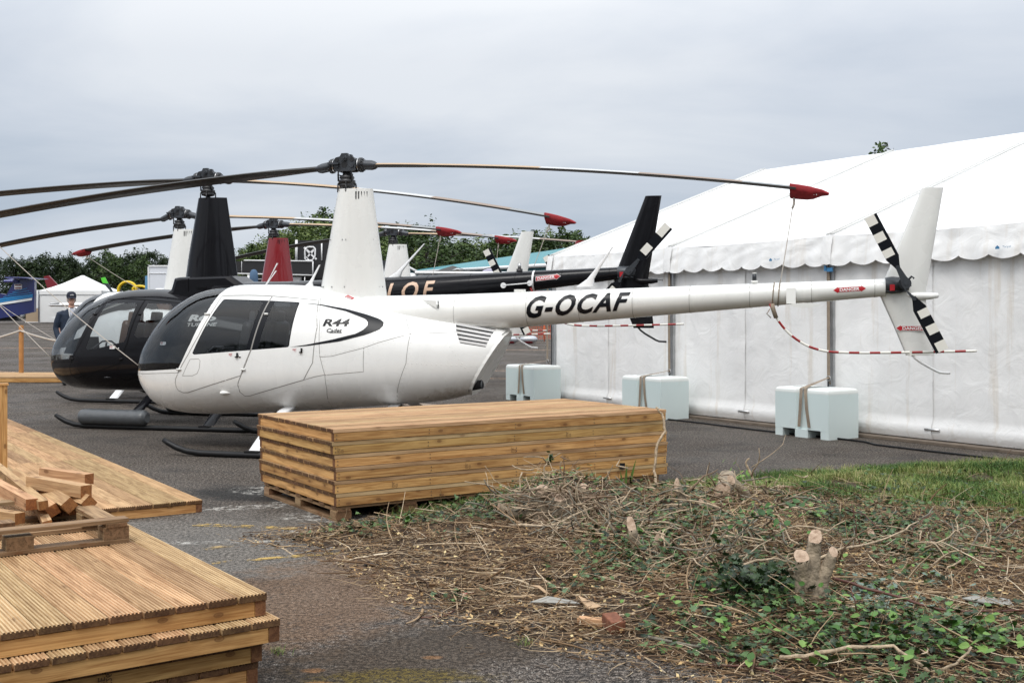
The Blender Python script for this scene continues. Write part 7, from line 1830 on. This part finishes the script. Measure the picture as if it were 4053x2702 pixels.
# ---------------------------------------------------------------- the standing man
def person():
    Y = 22.5; o = thing('person', 'man in a navy jacket and dark cap standing behind the black helicopter nose', 'person', ((164 - 1176) / 2590 * Y, Y, gz(0, Y)), R(25))
    # body faces local -y; root rotation turns him towards the right of the picture
    b = MB(); n = 16
    def ell(c, rx, ry, rz_, k=14):
        b.loft([[(c[0] + rx * cos(2*pi*j/k) * sin(pi*i/10), c[1] + ry * sin(2*pi*j/k) * sin(pi*i/10), c[2] - rz_ * cos(pi*i/10)) for j in range(k)] for i in range(1, 10)], 0, True)
    ell((0, 0, 1.70), .078, .098, .118); ell((0, -.035, 1.635), .058, .062, .06); ell((0, -.105, 1.685), .014, .022, .024); ell((0, -.088, 1.635), .028, .012, .010)
    for s_ in (-1, 1):
        ell((s_ * .080, .01, 1.69), .010, .02, .032); ell((s_ * .032, -.078, 1.715), .014, .014, .008)
        b.tube([(s_ * .19, .0, 1.40), (s_ * .25, .02, 1.14), (s_ * .22, -.10, .93), (s_ * .20, -.14, .87)], [.052, .042, .034, .026], 0, 10)
        h = Vector((s_ * .195, -.15, .85)); b.loft([[(h.x + s_ * .02 * cos(a) * k, h.y + .042 * sin(a) * k, h.z - z) for a in [2*pi*j/10 for j in range(10)]] for k, z in ((.7, -.03), (1, 0), (1, .04), (.9, .07))], 0, True)
        for f in range(4):
            L = (.075, .085, .078, .06)[f]; q = h + Vector((0, -.03 + f * .02, -.06)); b.tube([q, q + Vector((-s_ * .006, 0, -L * .5)), q + Vector((-s_ * .026, 0, -L * .95))], [.0095, .009, .007], 0, 6)
        q = h + Vector((0, -.036, -.01)); b.tube([q, q + Vector((-s_ * .008, -.02, -.03)), q + Vector((-s_ * .018, -.028, -.06))], [.011, .010, .008], 0, 6)
        b.tube([(s_ * .09, 0, .92), (s_ * .11, -.01, .50), (s_ * .12, .02, .08)], [.085, .058, .04], 0, 10); b.tube([(s_ * .12, .06, .05), (s_ * .13, -.04, .045), (s_ * .135, -.16, .035)], [.045, .045, .03], 0, 8)
    b.loft([[(rx * cos(2*pi*j/n), y0 + ry * sin(2*pi*j/n), z) for j in range(n)] for z, rx, ry, y0 in ((.84, .15, .11, 0), (1.0, .165, .12, 0), (1.2, .165, .115, 0), (1.38, .19, .11, .01), (1.46, .13, .08, .01), (1.50, .062, .06, .0), (1.60, .055, .058, -.005))], 0, True)
    bo = b.build('body', mat('skin', (0.62, 0.36, 0.27), .55), o)
    md = bo.modifiers.new('fuse', 'REMESH'); md.mode = 'VOXEL'; md.voxel_size = .0075; md.use_smooth_shade = True
    j = MB(); n = 24
    def wob(a, z): return 1 + .03 * noise.noise(Vector((cos(a) * 2, sin(a) * 2, z * 9)))
    j.loft([[(rx * cos(2*pi*k/n) * wob(2*pi*k/n, z), y0 + ry * sin(2*pi*k/n) * wob(2*pi*k/n, z), z) for k in range(n)] for z, rx, ry, y0 in ((.80, .195, .15, 0), (.84, .205, .155, 0), (1.0, .205, .155, -.005), (1.15, .205, .15, 0), (1.3, .22, .145, .01), (1.40, .225, .13, .015), (1.46, .165, .105, .015), (1.50, .095, .09, .01), (1.535, .085, .085, 0))], 0, True)
    for s_ in (-1, 1): j.tube([(s_ * .13, .01, 1.43), (s_ * .205, .01, 1.40), (s_ * .25, .02, 1.25), (s_ * .275, .03, 1.12), (s_ * .255, -.04, 1.0), (s_ * .225, -.11, .91)], [.06, .078, .076, .07, .064, .055], 0, 12)
    jo = j.build('jacket', mat('navy_cloth', (0.008, 0.018, 0.04), .8, noise_=.3, nscale=14, bump=.8, bscale=12), o)
    md = jo.modifiers.new('fuse', 'REMESH'); md.mode = 'VOXEL'; md.voxel_size = .01; md.use_smooth_shade = True
    c = MB(); c.add([(-.045, -.10, 1.52), (.045, -.10, 1.52), (.035, -.152, 1.40), (.012, -.163, 1.30), (-.012, -.163, 1.30), (-.035, -.152, 1.40)], [(0, 1, 2, 5), (5, 2, 3, 4)], 0)
    for s_ in (-1, 1): c.loft([[(s_ * .05, -.09, 1.535), (s_ * .03, -.11, 1.53)], [(s_ * .035, -.155, 1.40), (s_ * .045, -.145, 1.45)]], 1, False, False, False)
    c.build('shirt', [mat('shirt_check', (.40, .42, .48), .8), M['whitevinyl']], o)
    l = MB()
    for s_ in (-1, 1): l.tube([(s_ * .06, -.09, 1.53), (s_ * .045, -.162, 1.38), (s_ * .01, -.172, 1.27)], .006, 0, 5)
    l.box((.0, -.175, 1.25), (.05, .006, .05)); l.box((.13, -.148, 1.33), (.05, .006, .012)); l.build('lanyard', M['whitevinyl'], o)
    t = MB(); n = 16
    t.loft([[(.185 * cos(2*pi*k/n), .135 * sin(2*pi*k/n), z) for k in range(n)] for z in (.76, .86, .95)], 0, True)
    for s_ in (-1, 1): t.tube([(s_ * .09, 0, .90), (s_ * .105, -.01, .52), (s_ * .12, .01, .10)], [.105, .078, .068], 0, 12)
    t.build('trousers', mat('dark_trousers', (.015, .016, .02), .8), o)
    for s_ in (-1, 1):
        q = MB(); q.tube([(s_ * .12, .08, .05), (s_ * .13, -.04, .05), (s_ * .14, -.19, .035)], [.05, .052, .032], 0, 10); q.build('shoe', M['trim'], o)
    h = MB(); h.loft([[(.086 * k * cos(2*pi*j/18), .012 + .104 * k * sin(2*pi*j/18), z) for j in range(18)] for k, z in ((.97, 1.66), (1.0, 1.70), (1.0, 1.75))], 0, True, False); ho = h.build('hair', mat('grey_hair', (.30, .28, .26), .8), o)
    ho.scale = (1, 1, 1)
    h = MB(); h.loft([[(.092 * k * cos(2*pi*j/20), .008 + .112 * k * sin(2*pi*j/20), z) for j in range(20)] for k, z in ((1.0, 1.735), (1.03, 1.76), (.98, 1.80), (.8, 1.835), (.45, 1.855), (.05, 1.86))], 0, True)
    h.loft([[(.08 * sin(a), -.09 - .0 - .10 * cos(a) * k, 1.745 - .012 * k - z) for a in [-pi/2 + pi*j/10 for j in range(11)]] for k, z in ((0, 0), (.6, .003), (1, .012))], 0, True, False, False)
    vs, fs = text2d('wills', .02, .2, 1, .03, w=.07); h.add([(x - .035, -.108 + .0 * y, 1.775 + y) for x, y in vs], fs, 1); h.build('cap', [mat('cap_navy', (.008, .012, .025), .85), M['whitevinyl']], o)
    g = MB()
    for s_ in (-1, 1): g.tube([(s_ * .034 + .024 * cos(a), -.110, 1.712 + .017 * sin(a)) for a in [2*pi*k/12 for k in range(13)]], .0028, 0, 5); g.tube([(s_ * .058, -.108, 1.715), (s_ * .084, .0, 1.715)], .0028, 0, 5)
    g.tube([(-.01, -.112, 1.716), (.01, -.112, 1.716)], .0025, 0, 5); g.build('glasses', M['trim'], o)
person()
